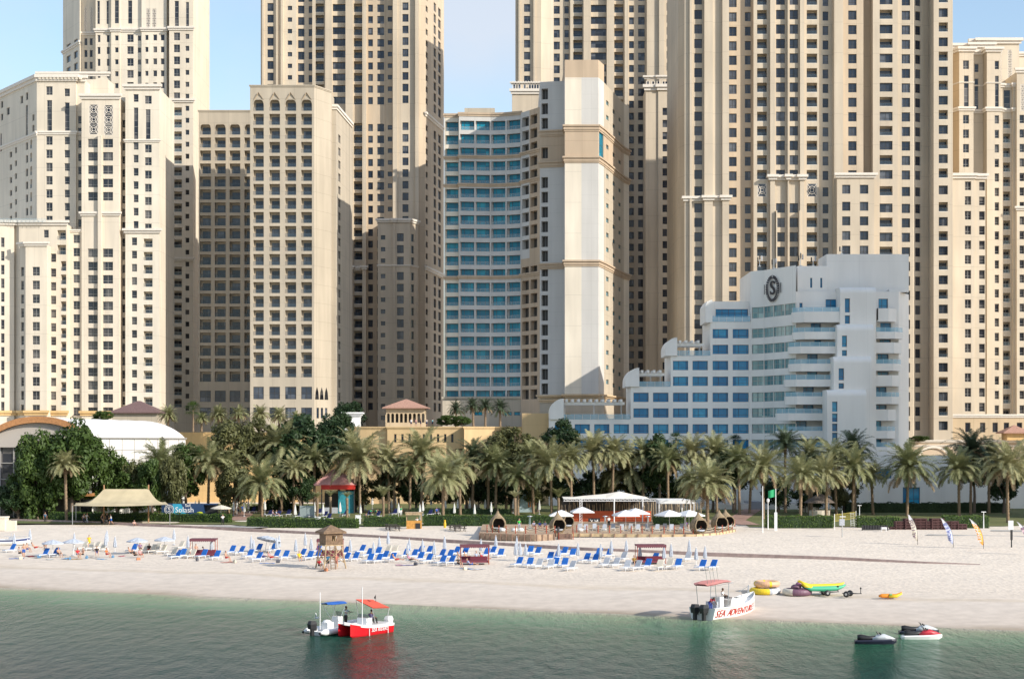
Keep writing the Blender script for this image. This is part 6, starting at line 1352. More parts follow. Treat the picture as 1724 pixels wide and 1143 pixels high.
# poles, flag, lamps
def pole(px,py,top,lb,kind,m=M_white):
    p=gp(px,py); h=PZ(top,p.y)-p.z; e=empty(kind,p,0,lb,kind.replace('_',' ')); b=MB(); b.tube([(0,0,0),(0,0,h)],[.09,.05],8); b.build('pole',m,e); return e,h
e,h=pole(1284,897,818,'tall bare white flagpole in front of the palms','flagpole')
e,h=pole(1306,893,822,'white flagpole with a green flag','flagpole'); b=MB(); rr=[[(0,-.02,h-.1-1.1*k/4) if j==0 else (-.22*j,.12*math.sin(j*1.4)-.0,h-.1-1.1*k/4-.05*j) for j in range(6)] for k in range(5)]; b.loft(rr,0,False,False); b.build('flag',mat('green_cloth',(.02,.30,.12),.8),e); b=MB(); b.box(-.2,.2,-.14,.14,0,2.7); b.build('base_box',M_white,e)
e,h=pole(1293,891,846,'white street lamp with a lantern beside the flagpoles','street_lamp'); b=MB(); b.lathe([(.06,h),(.22,h+.2),(.22,h+.5),(.05,h+.65)],n=8); b.build('lantern',M_white,e)
e,h=pole(1656,890,862,'short white lamp post behind the orange feather flag','street_lamp'); b=MB(); b.box(-.35,.35,-.08,.08,h,h+.1); b.build('lamp_head',M_white,e)
e,h=pole(1447,884,851,'white lamp post behind the volleyball net','street_lamp'); b=MB(); b.box(-.3,.3,-.08,.08,h,h+.1); b.build('lamp_head',M_white,e)
e,h=pole(1418,904,859,'thin pole with a small lamp left of the volleyball net','street_lamp',M_steel); b=MB(); b.box(-.35,.45,-.1,.1,h-.9,h-.8); b.build('lamp_head',M_white,e); b=MB(); b.box(-.4,.3,-.2,.2,1.6,2.5); b.build('meter_box',M_greyfab,e)
e,h=pole(1703,921,878,'black sign post with a white panel near the right edge','sign_post',M_black); b=MB(); b.box(-.42,.2,-.12,.02,h-1.0,h+.15); b.build('sign_panel',M_white,e); b=MB(); b.box(-.16,.1,-.16,-.02,h-2.3,h-1.0); b.build('black_panel',M_black,e)
# volleyball net, pallets, table
p=gp(1405,892); q=gp(1441,886); e=empty('volleyball_net',p,0,'yellow beach volleyball net with a white referee ladder','sports net'); v=q-p
for w_ in(Vector((0,0,0)),v): b=MB(); b.tube([(w_.x,w_.y,0),(w_.x,w_.y,2.4)],.05,6); b.build('post',M_white,e)
b=MB(); 
for k in range(9): b.tube([(0,0,1.3+.12*k),(v.x,v.y,1.3+.12*k+(0))],.012 if 0<k<8 else .035,3)
for k in range(40): t=k/40; b.tube([(v.x*t,v.y*t,1.3),(v.x*t,v.y*t,2.26)],.012,3)
b.build('net',mat('net_yellow',(.50,.42,.08),.8),e)
b=MB(); 
for dx in(0,.5): b.tube([(v.x-.9+dx,v.y-.6,0),(v.x-.9+dx,v.y-.3,2.0)],.04,5)
for k in range(7): b.tube([(v.x-.9,v.y-.6+.04*k,.25+.27*k),(v.x-.4,v.y-.6+.04*k,.25+.27*k)],.035,4)
b.box(v.x-1.0,v.x-.3,v.y-.35,v.y+.25,2.0,2.08); b.build('referee_ladder',M_white,e)
def pallet(px,py,n,rz,lb,w=1.9):
    e=empty('pallet_stack',gp(px,py),rz,lb,'pallets','dark wooden pallets stacked on edge'); m=mat('dark_red_timber',(.085,.035,.035),.8,noise=.3,scale=3)
    for k in range(n):
        b=MB(); z=.42*k
        b.box(-w/2,w/2,-.5,-.44,z+.02,z+.12); b.box(-w/2,w/2,-.5,-.44,z+.26,z+.36); b.box(-w/2,w/2,.44,.5,z+.02,z+.36)
        for x in(-w/2,-.06,w/2-.14): b.box(x,x+.14,-.44,.44,z,z+.38)
        b.box(-w/2,w/2,-.52,.5,z+.38,z+.41); b.build('pallet',m,e)
for i,(px,n,w_) in enumerate([(1507,1,1.6),(1515,3,1.6),(1532,4,1.9),(1549,4,1.9),(1565,3,1.4),(1577,4,2.0),(1592,3,1.7),(1606,3,1.2),(1618,2,1.5)]): pallet(px,891,n,.1*(i%3),'stack of dark red wooden pallets by the hedge, %s from the left'%ORD[i],w_)
p=gp(1488,895); e=empty('plastic_table',p,0,'small white plastic table on the sand left of the pallets','table'); b=MB(); b.box(-.4,.4,-.3,.3,.62,.68); b.box(-.38,.38,-.28,-.24,.4,.62); b.build('tabletop',M_white,e)
for sx in(-.36,.36):
    for sy in(-.26,.26): b=MB(); b.tube([(sx,sy,0),(sx,sy,.62)],.03,5); b.build('leg',M_white,e)
b=MB(); p=gp(1440,893)
for i in range(10): x=.4*i; b.box(x,x+.28,0,.1,.1,.8)
b.box(0,3.9,.1,.14,.1,.8); b.box(0,.1,0,.14,0,.1); b.box(3.8,3.9,0,.14,0,.1); o=b.build('low_barrier',[M_black],loc=gp(1451,893)); tag(o,'low black slatted barrier right of the volleyball net','barrier')
# feather flags
def feather(px,by,tx,ty,col,txt,lb,tc=(.1,.05,.12)):
    p=gp(px,by); h=PZ(ty,p.y)-p.z; dx=(tx-px)*p.y/F; e=empty('feather_flag',p,0,lb,'flag','feather flags along the kerb'); n=16; Lp=[]
    for i in range(n+1): t=i/n; Lp.append(Vector((dx*(t**3.0)*1.0,0,h*(t-.0)-.35*max(0,t-.9)*h*.5)))
    b=MB(); b.tube(Lp,[.03]*(n+1),5); b.build('pole',M_black,e)
    b=MB(); w=.68; rings=[]
    for i in range(2,n+1):
        t=i/n; ww=w*min(1,(t-.08)*5)*(1 if t<.75 else max(.12,1-(t-.75)*2.6)); q=Lp[i]; rings.append([(q.x-ww,-.03+.05*math.sin(t*9),q.z+.12*t),(q.x-ww*.5,-.02+.07*math.sin(t*9+1),q.z+.06*t),(q.x,-.02,q.z)])
    vs_=[v_ for r_ in rings for v_ in r_]; k=3; fs=[]
    for i in range(len(rings)-1):
        for j in range(2): fs.append((i*3+j,i*3+j+1,(i+1)*3+j+1,(i+1)*3+j))
    b.add(vs_,fs,0); m0=len(b.f)
    for i in range(len(b.f)): b.m[i]=1 if (i//2)>len(rings)-5 else (0 if i%2==0 else 2)
    b.build('banner',[mat('flag_a_%d'%px,col,.8),mat('flag_white',(.70,.70,.72),.8),mat('flag_b_%d'%px,tuple(min(1,c*1.25) for c in col),.8)],e)
    b=MB()
    for i,ch in enumerate(txt):
        t=.80-.62*i/len(txt); q=Lp[int(t*n)]; tm=text(ch,.62,.005); b.M=Matrix.Translation((q.x-.42,-.12,h*t))@Matrix.Rotation(R(90),4,'X')@Matrix.Rotation(R(90),4,'Z'); b.add(tm.v,tm.f,0); b.M=None
    b.build('lettering',mat('flag_ink_%d'%px,tc,.8),e)
feather(1545,917,1531,866,(.50,.45,.38),'SOLILA','pale beige feather flag with dark letters, leftmost of the flags'); feather(1605,922,1586,872,(.45,.48,.62),'BEACH','pale blue feather flag with blue letters, second from the left',(.08,.10,.35))
feather(1656,924,1634,873,(.75,.33,.06),'SUMMER','orange and white feather flag with white letters',(.75,.75,.75)); feather(1738,934,1714,878,(.48,.36,.40),'BEACH','pink-grey feather flag cut by the right edge')
# ================================================================== PEOPLE
SK=mat('skin',(.48,.27,.18),.6); SKD=mat('skin_dark',(.16,.085,.05),.6)
HAIR=mat('dark_hair',(.03,.02,.015),.7)
POSES={
'stand':dict(pel=(0,0,.94),che=(0,0,1.32),nk=(0,0,1.48),hd=(0,-.01,1.61),sh=.19,el=[(-.26,.02,1.15),(.26,-.02,1.15)],ha=[(-.27,-.08,.90),(.26,-.10,.90)],hip=.1,kn=[(-.11,-.02,.50),(.11,-.02,.50)],ft=[(-.12,.0,.06),(.12,.0,.06)]),
'walk':dict(pel=(0,0,.92),che=(0,-.03,1.30),nk=(0,-.05,1.46),hd=(0,-.07,1.59),sh=.19,el=[(-.25,.14,1.13),(.25,-.16,1.13)],ha=[(-.26,.05,.90),(.25,-.33,.98)],hip=.1,kn=[(-.10,-.22,.52),(.10,.08,.50)],ft=[(-.10,-.28,.07),(.10,.38,.12)]),
'sit':dict(pel=(0,.05,.46),che=(0,.12,.84),nk=(0,.10,1.0),hd=(0,.06,1.13),sh=.19,el=[(-.27,-.02,.66),(.27,-.02,.66)],ha=[(-.20,-.28,.60),(.20,-.28,.60)],hip=.1,kn=[(-.15,-.40,.55),(.15,-.40,.55)],ft=[(-.15,-.50,.08),(.15,-.50,.08)]),
'recline':dict(pel=(0,.1,.50),che=(0,.38,.80),nk=(0,.47,.94),hd=(0,.50,1.06),sh=.19,el=[(-.28,.18,.62),(.28,.18,.62)],ha=[(-.2,-.06,.62),(.2,-.06,.62)],hip=.1,kn=[(-.12,-.34,.66),(.12,-.36,.58)],ft=[(-.12,-.76,.48),(.12,-.80,.48)]),
'ground':dict(pel=(0,.0,.13),che=(0,.10,.50),nk=(0,.06,.65),hd=(0,.02,.78),sh=.19,el=[(-.26,-.12,.36),(.26,-.12,.36)],ha=[(-.12,-.36,.42),(.12,-.36,.42)],hip=.1,kn=[(-.14,-.38,.46),(.14,-.38,.46)],ft=[(-.15,-.60,.06),(.15,-.60,.06)]),
'bend':dict(pel=(0,.05,.90),che=(0,-.24,1.14),nk=(0,-.38,1.22),hd=(0,-.50,1.24),sh=.19,el=[(-.24,-.38,.92),(.24,-.38,.92)],ha=[(-.16,-.58,.80),(.16,-.58,.80)],hip=.1,kn=[(-.12,-.06,.48),(.12,-.02,.48)],ft=[(-.13,.02,.06),(.13,.04,.06)]),
'reach':dict(pel=(0,0,.94),che=(0,-.02,1.32),nk=(0,-.03,1.48),hd=(0,-.05,1.61),sh=.19,el=[(-.30,-.20,1.22),(.28,-.24,1.24)],ha=[(-.24,-.48,1.22),(.22,-.52,1.26)],hip=.1,kn=[(-.13,-.03,.50),(.13,.02,.50)],ft=[(-.15,.0,.06),(.16,.06,.06)])}
def remesh(b,vox,name,mats):
    me=b.mesh(name,mats); o=bpy.data.objects.new('tmp',me); COL.objects.link(o); m=o.modifiers.new('r','REMESH'); m.mode='VOXEL'; m.voxel_size=vox; m.use_smooth_shade=True
    s=o.modifiers.new('s','SMOOTH'); s.factor=.5; s.iterations=2
    dg=bpy.context.evaluated_depsgraph_get(); out=bpy.data.meshes.new_from_object(o.evaluated_get(dg)); bpy.data.objects.remove(o); out.name=name; return out
PB={}
def pose_parts(k):
    if k in PB: return PB[k]
    p=POSES[k]; V=Vector; pel=V(p['pel']);che=V(p['che']);nk=V(p['nk']);hd=V(p['hd']); sh=p['sh']; b=MB()
    ax=(che-pel).normalized()
    b.tube([pel-ax*.08,pel,pel.lerp(che,.4),che-ax*.02,che+ax*.10,nk],[.11,.155,.125,.165,.13,.06],12,sy=.68)
    b.tube([nk-ax*.03,hd],[.058,.055],8); b.ell(hd+V((0,-.01,.02)),(.078,.098,.118),12,9); b.ell(hd+V((0,-.105,.0)),(.014,.02,.024),6,4)
    for s in(-1,1): b.ell(hd+V((s*.08,.0,.01)),(.012,.02,.03),5,4)
    tops=MB(); tops.tube([pel+ax*.02,pel.lerp(che,.4),che,che+ax*.11],[.15,.142,.182,.12],12,sy=.72)
    bot=MB(); bot.tube([pel-ax*.09,pel,pel+ax*.09],[.13,.172,.15],12,sy=.74)
    for i,s in enumerate((-1,1)):
        so=che+V((s*sh,0,.06)); e_=V(p['el'][i]); h_=V(p['ha'][i]); b.tube([che+V((s*.08,0,.07)),so,so.lerp(e_,.5),e_,e_.lerp(h_,.35),h_],[.06,.058,.048,.040,.038,.026],8)
        d=(h_-e_).normalized(); b.ell(h_+d*.05,(.035,.03,.05),6,5)
        for q in range(4): f0=h_+d*.07+V(((q-1.5)*.018,0,0)); b.tube([f0,f0+d*(.075-.008*abs(q-1.2)),f0+d*.10+V((0,0,-.02))],[.011,.010,.007],5)
        b.tube([h_+d*.03,h_+d*.06+V((-s*.045,-.01,0)),h_+d*.09+V((-s*.05,-.02,0))],[.012,.011,.008],5)
        tops.tube([so,so.lerp(e_,.6)],[.072,.062],8)
        hp=pel+V((s*p['hip'],0,-.02)); kn=V(p['kn'][i]); ft=V(p['ft'][i]); b.tube([hp,hp.lerp(kn,.5),kn,kn.lerp(ft,.35),ft],[.092,.078,.055,.056,.036],9)
        fd=V((0,-1,0)) if k!='recline' else V((0,-.5,.85)); b.tube([ft+fd*-.04,ft+fd*.08-V((0,0,.02)),ft+fd*.18-V((0,0,.03))],[.036,.040,.026],7)
        bot.tube([hp+V((0,0,.02)),hp.lerp(kn,.75)],[.108,.088],9)
        if 'tr' not in p: pass
    tr=MB()
    for i,s in enumerate((-1,1)):
        hp=pel+V((s*p['hip'],0,-.02)); kn=V(p['kn'][i]); ft=V(p['ft'][i]); tr.tube([hp+V((0,0,.02)),hp.lerp(kn,.5),kn,kn.lerp(ft,.9)],[.108,.09,.068,.055],9)
    tr.tube([pel-ax*.09,pel,pel+ax*.09],[.13,.172,.15],12,sy=.74)
    hr=MB(); hr.ell(hd+V((0,.022,.05)),(.088,.098,.10),10,7)
    dr=MB(); dr.tube([che+ax*.08,che,pel,V((pel.x,pel.y,.35 if k in('stand','walk') else max(.1,pel.z-.1))),V((pel.x,pel.y,.08 if k in('stand','walk') else .05))],[.13,.19,.18,.26,.30],14,sy=.8)
    PB[k]=dict(body=remesh(b,.02,'body',[SK]),top=tops.mesh('shirt',[M_white],True),shorts=bot.mesh('shorts',[M_white],True),trousers=tr.mesh('trousers',[M_white],True),hair=hr.mesh('hair',[HAIR],True),robe=dr.mesh('robe',[M_black],True))
    return PB[k]
CM_={}
def cmat(c):
    if c not in CM_: CM_[c]=mat('cloth_%d'%len(CM_),c,.85)
    return CM_[c]
def person(loc,pose,rz,lb,top=None,shorts=(.02,.03,.08),trousers=None,robe=None,dark=False,grp='people on the beach',s=1.0,hair=True):
    P_=pose_parts(pose); e=empty('person',loc,rz,lb,'person',grp); e.scale=(s,s,s)
    def ch(k,nm,m):
        o=inst(P_[k],nm,e); o.material_slots[0].link='OBJECT'; o.material_slots[0].material=m
    ch('body','body',SKD if dark else SK)
    if hair: ch('hair','hair',HAIR)
    if robe: ch('robe','robe',cmat(robe)); return e
    if top: ch('top','shirt',cmat(top))
    if trousers: ch('trousers','trousers',cmat(trousers))
    elif shorts: ch('shorts','shorts',cmat(shorts))
    return e
W_=(.7,.7,.7); BK=(.02,.02,.022); RD_=(.5,.02,.03); BLU=(.02,.10,.4); GRN=(.02,.45,.06); YEL=(.7,.5,.03)
PP=[(40,938,'stand',.4,'person in blue swim shorts standing between loungers at the far left',None,BLU),(76,934,'stand',-.3,'person in pale shorts standing under the first open parasol',None,(.4,.35,.3)),(99,937,'sit',.9,'person sitting in dark shorts right of the first open parasol',None,BK),
(60,927,'recline',1.6,'bather reclining on a blue towel at the far left, rear row',None,RD_),(46,929,'sit',1.2,'bather sitting beside the rear blue towel at the far left',None,BLU),(33,936,'sit',1.4,'bather seated at a small table at the far left',(.3,.3,.3),BK),
(131,938,'sit',.6,'person in a red shirt sitting on a lounger at left',RD_,BLU),(139,938,'sit',-.6,'shirtless person facing the one in red',None,BK),(163,935,'sit',.3,'person in a dark top on a lounger left of the grey parasols',BK,BLU),(180,938,'sit',1.2,'bather in an orange swimsuit right of the dark-topped one',(.6,.15,.04),RD_),
(222,936,'recline',1.2,'bather reclining in front of the blue lounger at left',None,BK),(228,940,'recline',1.0,'bather in black reclining in the foremost group at left',BK,BK),(236,939,'sit',.8,'bather sitting at the right of the foremost group at left',(.5,.3,.3),RD_),(251,930,'sit',0,'person in a black top on a red towel at left',BK,RD_),
(236,928,'sit',.4,'person in a grey-violet top beside the black-topped one',(.25,.15,.25),BK),(150,922,'stand',.2,'child in a yellow shirt standing by cream loungers',YEL,YEL),(330,931,'sit',.3,'person with yellow cap in the left cabana',None,RD_),
(348,935,'recline',1.4,'bather lying on the cabana bed at left',None,RD_),(381,944,'sit',1.3,'sunbather sitting on the sand edge right of the left cabana',None,RD_),(444,943,'recline',1.0,'bather with a striped towel in the front row before the lifeguard tower',(.3,.3,.45),BLU),
(457,944,'recline',1.2,'bather in pink lying next to the striped towel',(.5,.25,.25),RD_),(504,944,'sit',.4,'child in yellow sitting left of the lifeguard tower',YEL,YEL),(668,948,'recline',1.4,'sunbather lying left of two in the middle front row',None,RD_),(692,948,'recline',1.2,'sunbather lying right of two in the middle front row',(.4,.2,.3),BK),
(777,944,'recline',1.4,'bather reclining at the left side of the middle cabana',None,BLU),(788,944,'recline',1.2,'bather reclining inside the middle cabana',None,RD_),(802,944,'sit',.2,'person in a pale shirt sitting upright in the middle cabana',(.4,.45,.55),BLU),(815,946,'recline',1.3,'bather in red at the right side of the middle cabana',RD_,RD_),
(772,954,'sit',.9,'person with dark towel in front of the middle cabana',BK,BK),(793,956,'recline',1.5,'person under a striped towel in front of the middle cabana',(.25,.3,.45),BLU),(552,957,'stand',.4,'lifeguard in blue shorts standing under the wooden tower',(.05,.20,.35),BK),(566,957,'stand',-.4,'person in a pink top leaning at the wooden tower leg',(.6,.2,.15),(.5,.2,.15)),
(538,957,'sit',.7,'person in a red top sitting at the left foot of the wooden tower',RD_,BK),(1068,952,'sit',.3,'person in a brown shirt left of the right cabana',(.25,.15,.03),BK)]
for px,py,po_,rz,lb,t,sh_ in PP: person(gp(px,py)+Vector((0,0,.0 if po_ in('stand','walk') else -.05)),po_,rz,lb,t,sh_)
G='people on the promenade'
person(gp(141,882),'walk',1.2,'person in dark trousers and pale top walking on the promenade',(.45,.35,.35),trousers=(.03,.03,.05),grp=G); person(gp(146,881),'walk',1.2,'person in white walking just behind the one in dark trousers',W_,trousers=(.55,.55,.6),grp=G)
person(gp(172,882),'walk',1.4,'person in a black robe pushing a pushchair',robe=BK,grp=G); person(gp(180,881),'stand',.8,'person in dark clothes beside the pushchair',BK,trousers=BK,grp=G); person(gp(187,883),'walk',-1.2,'person in a white shirt and blue shorts right of the pushchair',W_,shorts=BLU,grp=G)
person(gp(226,885),'ground',.4,'person sitting on the kerb wall in front of the long left hedge',(.6,.4,.35),grp=G); person(gp(375,884),'reach',.3,'person in a white shirt and black trousers in the hedge gap',W_,trousers=BK,grp=G)
person(gp(76,880),'stand',.5,'person in a dark top beside the tree trunk at far left',(.05,.12,.2),trousers=BK,grp=G)
p=gp(178,883); e=empty('pushchair',p,.2,'black pushchair on the promenade between two people','pushchair'); b=MB(); b.tube([(-.35,0,.95),(.2,0,.25),(.4,0,.1)],.02,5); b.tube([(.25,0,.8),(-.2,0,.1)],.02,5); b.build('frame',M_black,e); b=MB(); b.ell((.08,0,.6),(.28,.2,.25),8,6); b.build('seat',M_black,e,True)
for x in(-.25,.35):
    b=MB(); b.M=Matrix.Translation((x,.05,.13))@Matrix.Rotation(R(90),4,'X'); b.lathe([(.13,0),(.13,.05),(.05,.05)],n=12); b.build('wheel',M_black,e)
G='people in the garden'
def gg(x,y): p=gp(x,y); return Vector((p.x,p.y,2.56))
for px,py,po_,lb,t,tr_ in[(393,868,'stand','person in white top and dark shorts on the left lawn path',W_,None),(401,867,'stand','bather in red shorts on the left lawn path',None,None),(408,866,'stand','person in blue on the left lawn path',BLU,None),(460,871,'sit','person sitting on a navy lounger left of the parasol',(.4,.3,.4),None),(466,871,'sit','person in pale blue sitting on a navy lounger',(.35,.4,.5),None),
 (623,871,'bend','staff member in a green shirt bending over a lounger, left',(.02,.30,.12),BK),(631,871,'bend','staff member in a green shirt bending over a lounger, right',(.02,.30,.12),BK),(675,869,'stand','staff member in a green shirt beside the young palm',(.02,.30,.12),W_),(735,871,'stand','person in dark clothes under a blue bundle on the lawn',BLU,BK),(617,876,'sit','person in a striped top at the hedge end',(.6,.3,.35),None)]:
    person(gg(px,py),po_,.5+px%3,lb,t,trousers=tr_,grp=G)
G='people on the decks'
person(dp(874,893,2.95),'stand',.4,'person in a bright green shirt standing on the left deck',GRN,trousers=(.3,.3,.35),grp=G)
for px,lb,t in((899,'seated guest in grey on the left deck',(.3,.3,.4)),(909,'seated guest in blue on the left deck, middle',BLU),(918,'seated guest in pale violet on the left deck',(.4,.4,.55)),(928,'seated guest in navy by the nest pod',(.05,.06,.2))): person(dp(px,891,2.95),'sit',.3,lb,t,grp=G)
person(dp(1025,888),'stand',.3,'waiter in a white shirt before the orange bar',W_,trousers=BK,grp=G); person(dp(1155,890),'sit',.3,'guest in purple seated left of the right nest pod',(.15,.06,.30),grp=G)
person(dp(702,0+889,2.5),'stand',0,'vendor in a white cap inside the wooden kiosk',W_,trousers=BK,grp='people in the garden')
G='people on the plaza terrace'
for i,(px,c) in enumerate([(692,W_),(700,(.4,.2,.2)),(708,BK),(718,(.6,.55,.5)),(728,(.1,.3,.35)),(737,W_)]): person((PX(px,347),347.5,PZ(718,345)),'stand',i,'guest on the plaza terrace beside the arcaded pavilion, %s from the left'%ORD[i],c,grp=G)
# ================================================================== BOATS
def hullrings(L,B_,D,free,n=14,bowrise=.45,full=.55,flare=.82):
    """open boat hull: stern at x=0, bow at x=L"""
    rings=[]
    for i in range(n+1):
        t=i/n; w=B_/2*(1 if t<full else math.cos((t-full)/(1-full)*math.pi/2)**.75 if t<1 else .015); w=max(w,.02); sh_=free+bowrise*max(0,t-.35)**2/.42; kz=-D*(1 if t<.75 else 1-(t-.75)/.25*1.0)
        x=L*t; rings.append([(x,-w,sh_),(x-(.0),-w*flare,.12+kz*.1),(x-.25*t,-w*.45,kz*.75),(x-.35*t,0,kz),(x-.25*t,w*.45,kz*.75),(x,w*flare,.12+kz*.1),(x,w,sh_)])
    return rings
def add_hull(b,rings,mi=0,mtop=None,deckz=-.35):
    n=7; k=len(b.f); b.loft(rings,mi,False,False); b.add(rings[0],[tuple(range(7))],mi)
    if mtop is not None:
        g=[[(r[0][0],r[0][1],r[0][2]),(r[0][0],r[0][1]*.86,r[0][2]+.03),(r[0][0],r[0][1]*.80,r[0][2]+deckz),(r[6][0],r[6][1]*.80,r[6][2]+deckz),(r[6][0],r[6][1]*.86,r[6][2]+.03),r[6]] for r in rings]
        b.loft(g,mtop,False,False)
def strip(b,rings,z0,z1,side,off,mi,i0=0):
    """a painted band that follows the hull side"""
    j=0 if side<0 else 6; k=1 if side<0 else 5; A=[];C_=[]
    for r in rings[i0:]:
        a=Vector(r[k]);c=Vector(r[j]); o=Vector((0,side*off,0)); A.append(a.lerp(c,z0)+o);C_.append(a.lerp(c,z1)+o)
    b.loft([A,C_],mi,False,False)
def outboard(name,e,x,y,m=M_black,s=1.0):
    b=MB(); b.loft([[(x-.75*s,y-.17*s,.55*s),(x-.2*s,y-.2*s,.55*s),(x-.2*s,y+.2*s,.55*s),(x-.75*s,y+.17*s,.55*s)],[(x-.82*s,y-.2*s,.95*s),(x-.12*s,y-.24*s,.95*s),(x-.12*s,y+.24*s,.95*s),(x-.82*s,y+.2*s,.95*s)],[(x-.7*s,y-.15*s,1.22*s),(x-.2*s,y-.18*s,1.18*s),(x-.2*s,y+.18*s,1.18*s),(x-.7*s,y+.15*s,1.22*s)]]); b.box(x-.6*s,x-.3*s,y-.1*s,y+.1*s,-.4,.56*s); b.box(x-.3*s,x+.02,y-.08,y+.08,.4*s,.7*s); return b.build(name,m,e)
M_gel=mat('white_gelcoat',(.78,.78,.77),.25); M_redh=mat('red_gelcoat',(.55,.012,.02),.25); M_redc=mat('red_bimini',(.62,.09,.05),.8); M_bluec=mat('blue_bimini',(.02,.12,.45),.8); M_ink=mat('red_lettering',(.60,.05,.03),.5); M_tint=mat('tinted_windscreen',(.04,.05,.06),.1,alpha=.6)
def textpanel(s,size,e,M_,m,shear=.25,name='lettering',sx=1.0):
    b=MB(); t=text(s,size,.006); b.M=M_@Matrix.Rotation(R(90),4,'X')@Matrix(((sx,shear,0,0),(0,1,0,0),(0,0,1,0),(0,0,0,1))); b.add(t.v,t.f,0); b.M=None; return b.build(name,m,e)
# --- Sea adventure boat (bow to the right, moored at the waterline)
st=wp(1182,1043); bow=wp(1266,1034); hd_=R(50); L_=7.8
e=empty('motor_boat',(st.x,st.y,.0),hd_,'white motor boat with red lettering nosed onto the beach','boat'); e.scale=(1.1,1.1,1.1)
rg=hullrings(L_,2.5,.35,.95,bowrise=.75); b=MB(); add_hull(b,rg,0,0,-.30); b.build('hull',M_gel,e,False)
b=MB(); strip(b,rg,.90,.93,-1,.012,0); b.build('red_stripe',M_ink,e)
# lettering follows the starboard side letter by letter
b=MB(); T_='SEA ADVENTURES'
for i,ch in enumerate(T_):
    if ch==' ': continue
    x=.45+i*.46; t=x/L_*14; i0=min(13,int(t)); fr=t-i0
    def P_on(q,w): 
        r0,r1=rg[i0],rg[i0+1]; a=Vector(r0[1]).lerp(Vector(r1[1]),fr); c=Vector(r0[0]).lerp(Vector(r1[0]),fr); return a.lerp(c,w)
    a=P_on(0,.45); r0,r1=rg[i0],rg[i0+1]; tx=(Vector(r1[0])-Vector(r0[0])); tx.normalize(); up=(P_on(0,1)-P_on(0,0)).normalized(); nn=tx.cross(up).normalized()
    tm=text(ch,.86*(1-.012*i),.004); Mx=Matrix(((tx.x,up.x,nn.x,a.x+nn.x*.035),(tx.y,up.y,nn.y,a.y+nn.y*.035),(tx.z,up.z,nn.z,a.z+nn.z*.035),(0,0,0,1)))@Matrix(((1,.3,0,0),(0,1,0,0),(0,0,1,0),(0,0,0,1))); b.M=Mx
    for dx in(0,.025): b.add([(v[0]+dx,v[1],v[2]) for v in tm.v],tm.f,0)
    b.M=None
b.build('lettering',M_ink,e)
b=MB(); rr=[]
for i in range(9):
    t=i/8; x=3.0+t*3.2; w=1.0*(1-.55*t**2); h=.95+.62*math.sin(math.pi*min(1,t*.62+.33))*(1-t*.55); rr.append([(x,-w,.95),(x,-w*.72,h-.08),(x,-w*.3,h),(x,w*.3,h),(x,w*.72,h-.08),(x,w,.95)])
b.loft(rr,0,False,True); b.build('cabin',M_gel,e,True)
b=MB(); b.box(5.0,5.35,-.18,.18,1.36,1.42); b.build('hatch',M_black,e)
b=MB(); b.add([(2.7,-.95,1.0),(3.2,-.8,1.65),(3.2,.8,1.65),(2.7,.95,1.0)],[(0,1,2,3)]); b.build('windscreen',M_tint,e)
b=MB(); b.box(1.9,2.5,-.45,.45,.6,1.7); b.build('console',M_gel,e); b=MB(); b.box(1.3,1.6,-.5,.5,.6,1.35); b.build('seat',M_greyfab,e)
b=MB(); b.loft([[(x,-w,z),(x,-w*.5,z+.09),(x,w*.5,z+.09),(x,w,z)] for x,w,z in((-.1,.6,2.75),(.3,1.0,2.85),(1.5,1.05,2.95),(2.9,.95,2.92),(3.2,.5,2.85))],0,False,False); b.loft([[(x,-w,z-.05),(x,w,z-.05)] for x,w,z in((-.1,.6,2.75),(.3,1.0,2.85),(1.5,1.05,2.95),(2.9,.95,2.92),(3.2,.5,2.85))],0,False,False); b.build('hardtop',mat('faded_red_canvas',(.62,.25,.22),.8),e)
b=MB()
for x,y in((.5,-.9),(.5,.9),(2.6,-.85),(2.6,.85)): b.tube([(x*.8+.4,y,.9),(x,y,2.8)],.03,5)
for x in(-.1,.45,.95,1.5): b.tube([(x,-.6,2.85),(x-.5,-.65,4.3)],.018,4)
b.tube([(-.1,-.9,2.7),(3.2,-.9,2.8)],.02,4); b.tube([(6.3,-.5,1.75),(6.85,0,2.2),(6.3,.5,1.75)],.025,5); b.tube([(6.85,0,1.6),(6.95,0,2.3)],.05,5); b.build('rails_and_rods',M_steel,e)
outboard('outboard_engine',e,.1,-.42,s=1.05); outboard('outboard_engine',e,.1,.42,s=1.05)
def onboat(e,x,y,z,*a,**k):
    M=Matrix.Rotation(e.rotation_euler.z,3,'Z')@Vector((x,y,z))*e.scale.x; return person(e.location+M,*a,**k)
onboat(e,.75,-.3,.55,'bend',.6,'person in red and blue bending at the stern of the white motor boat',(.45,.05,.08),trousers=(.05,.08,.3),dark=True,grp='people on the boats')
onboat(e,3.3,.1,1.15,'sit',1.2,'person in a white shirt sitting on the cabin of the white motor boat',W_,trousers=BK,dark=True,grp='people on the boats')
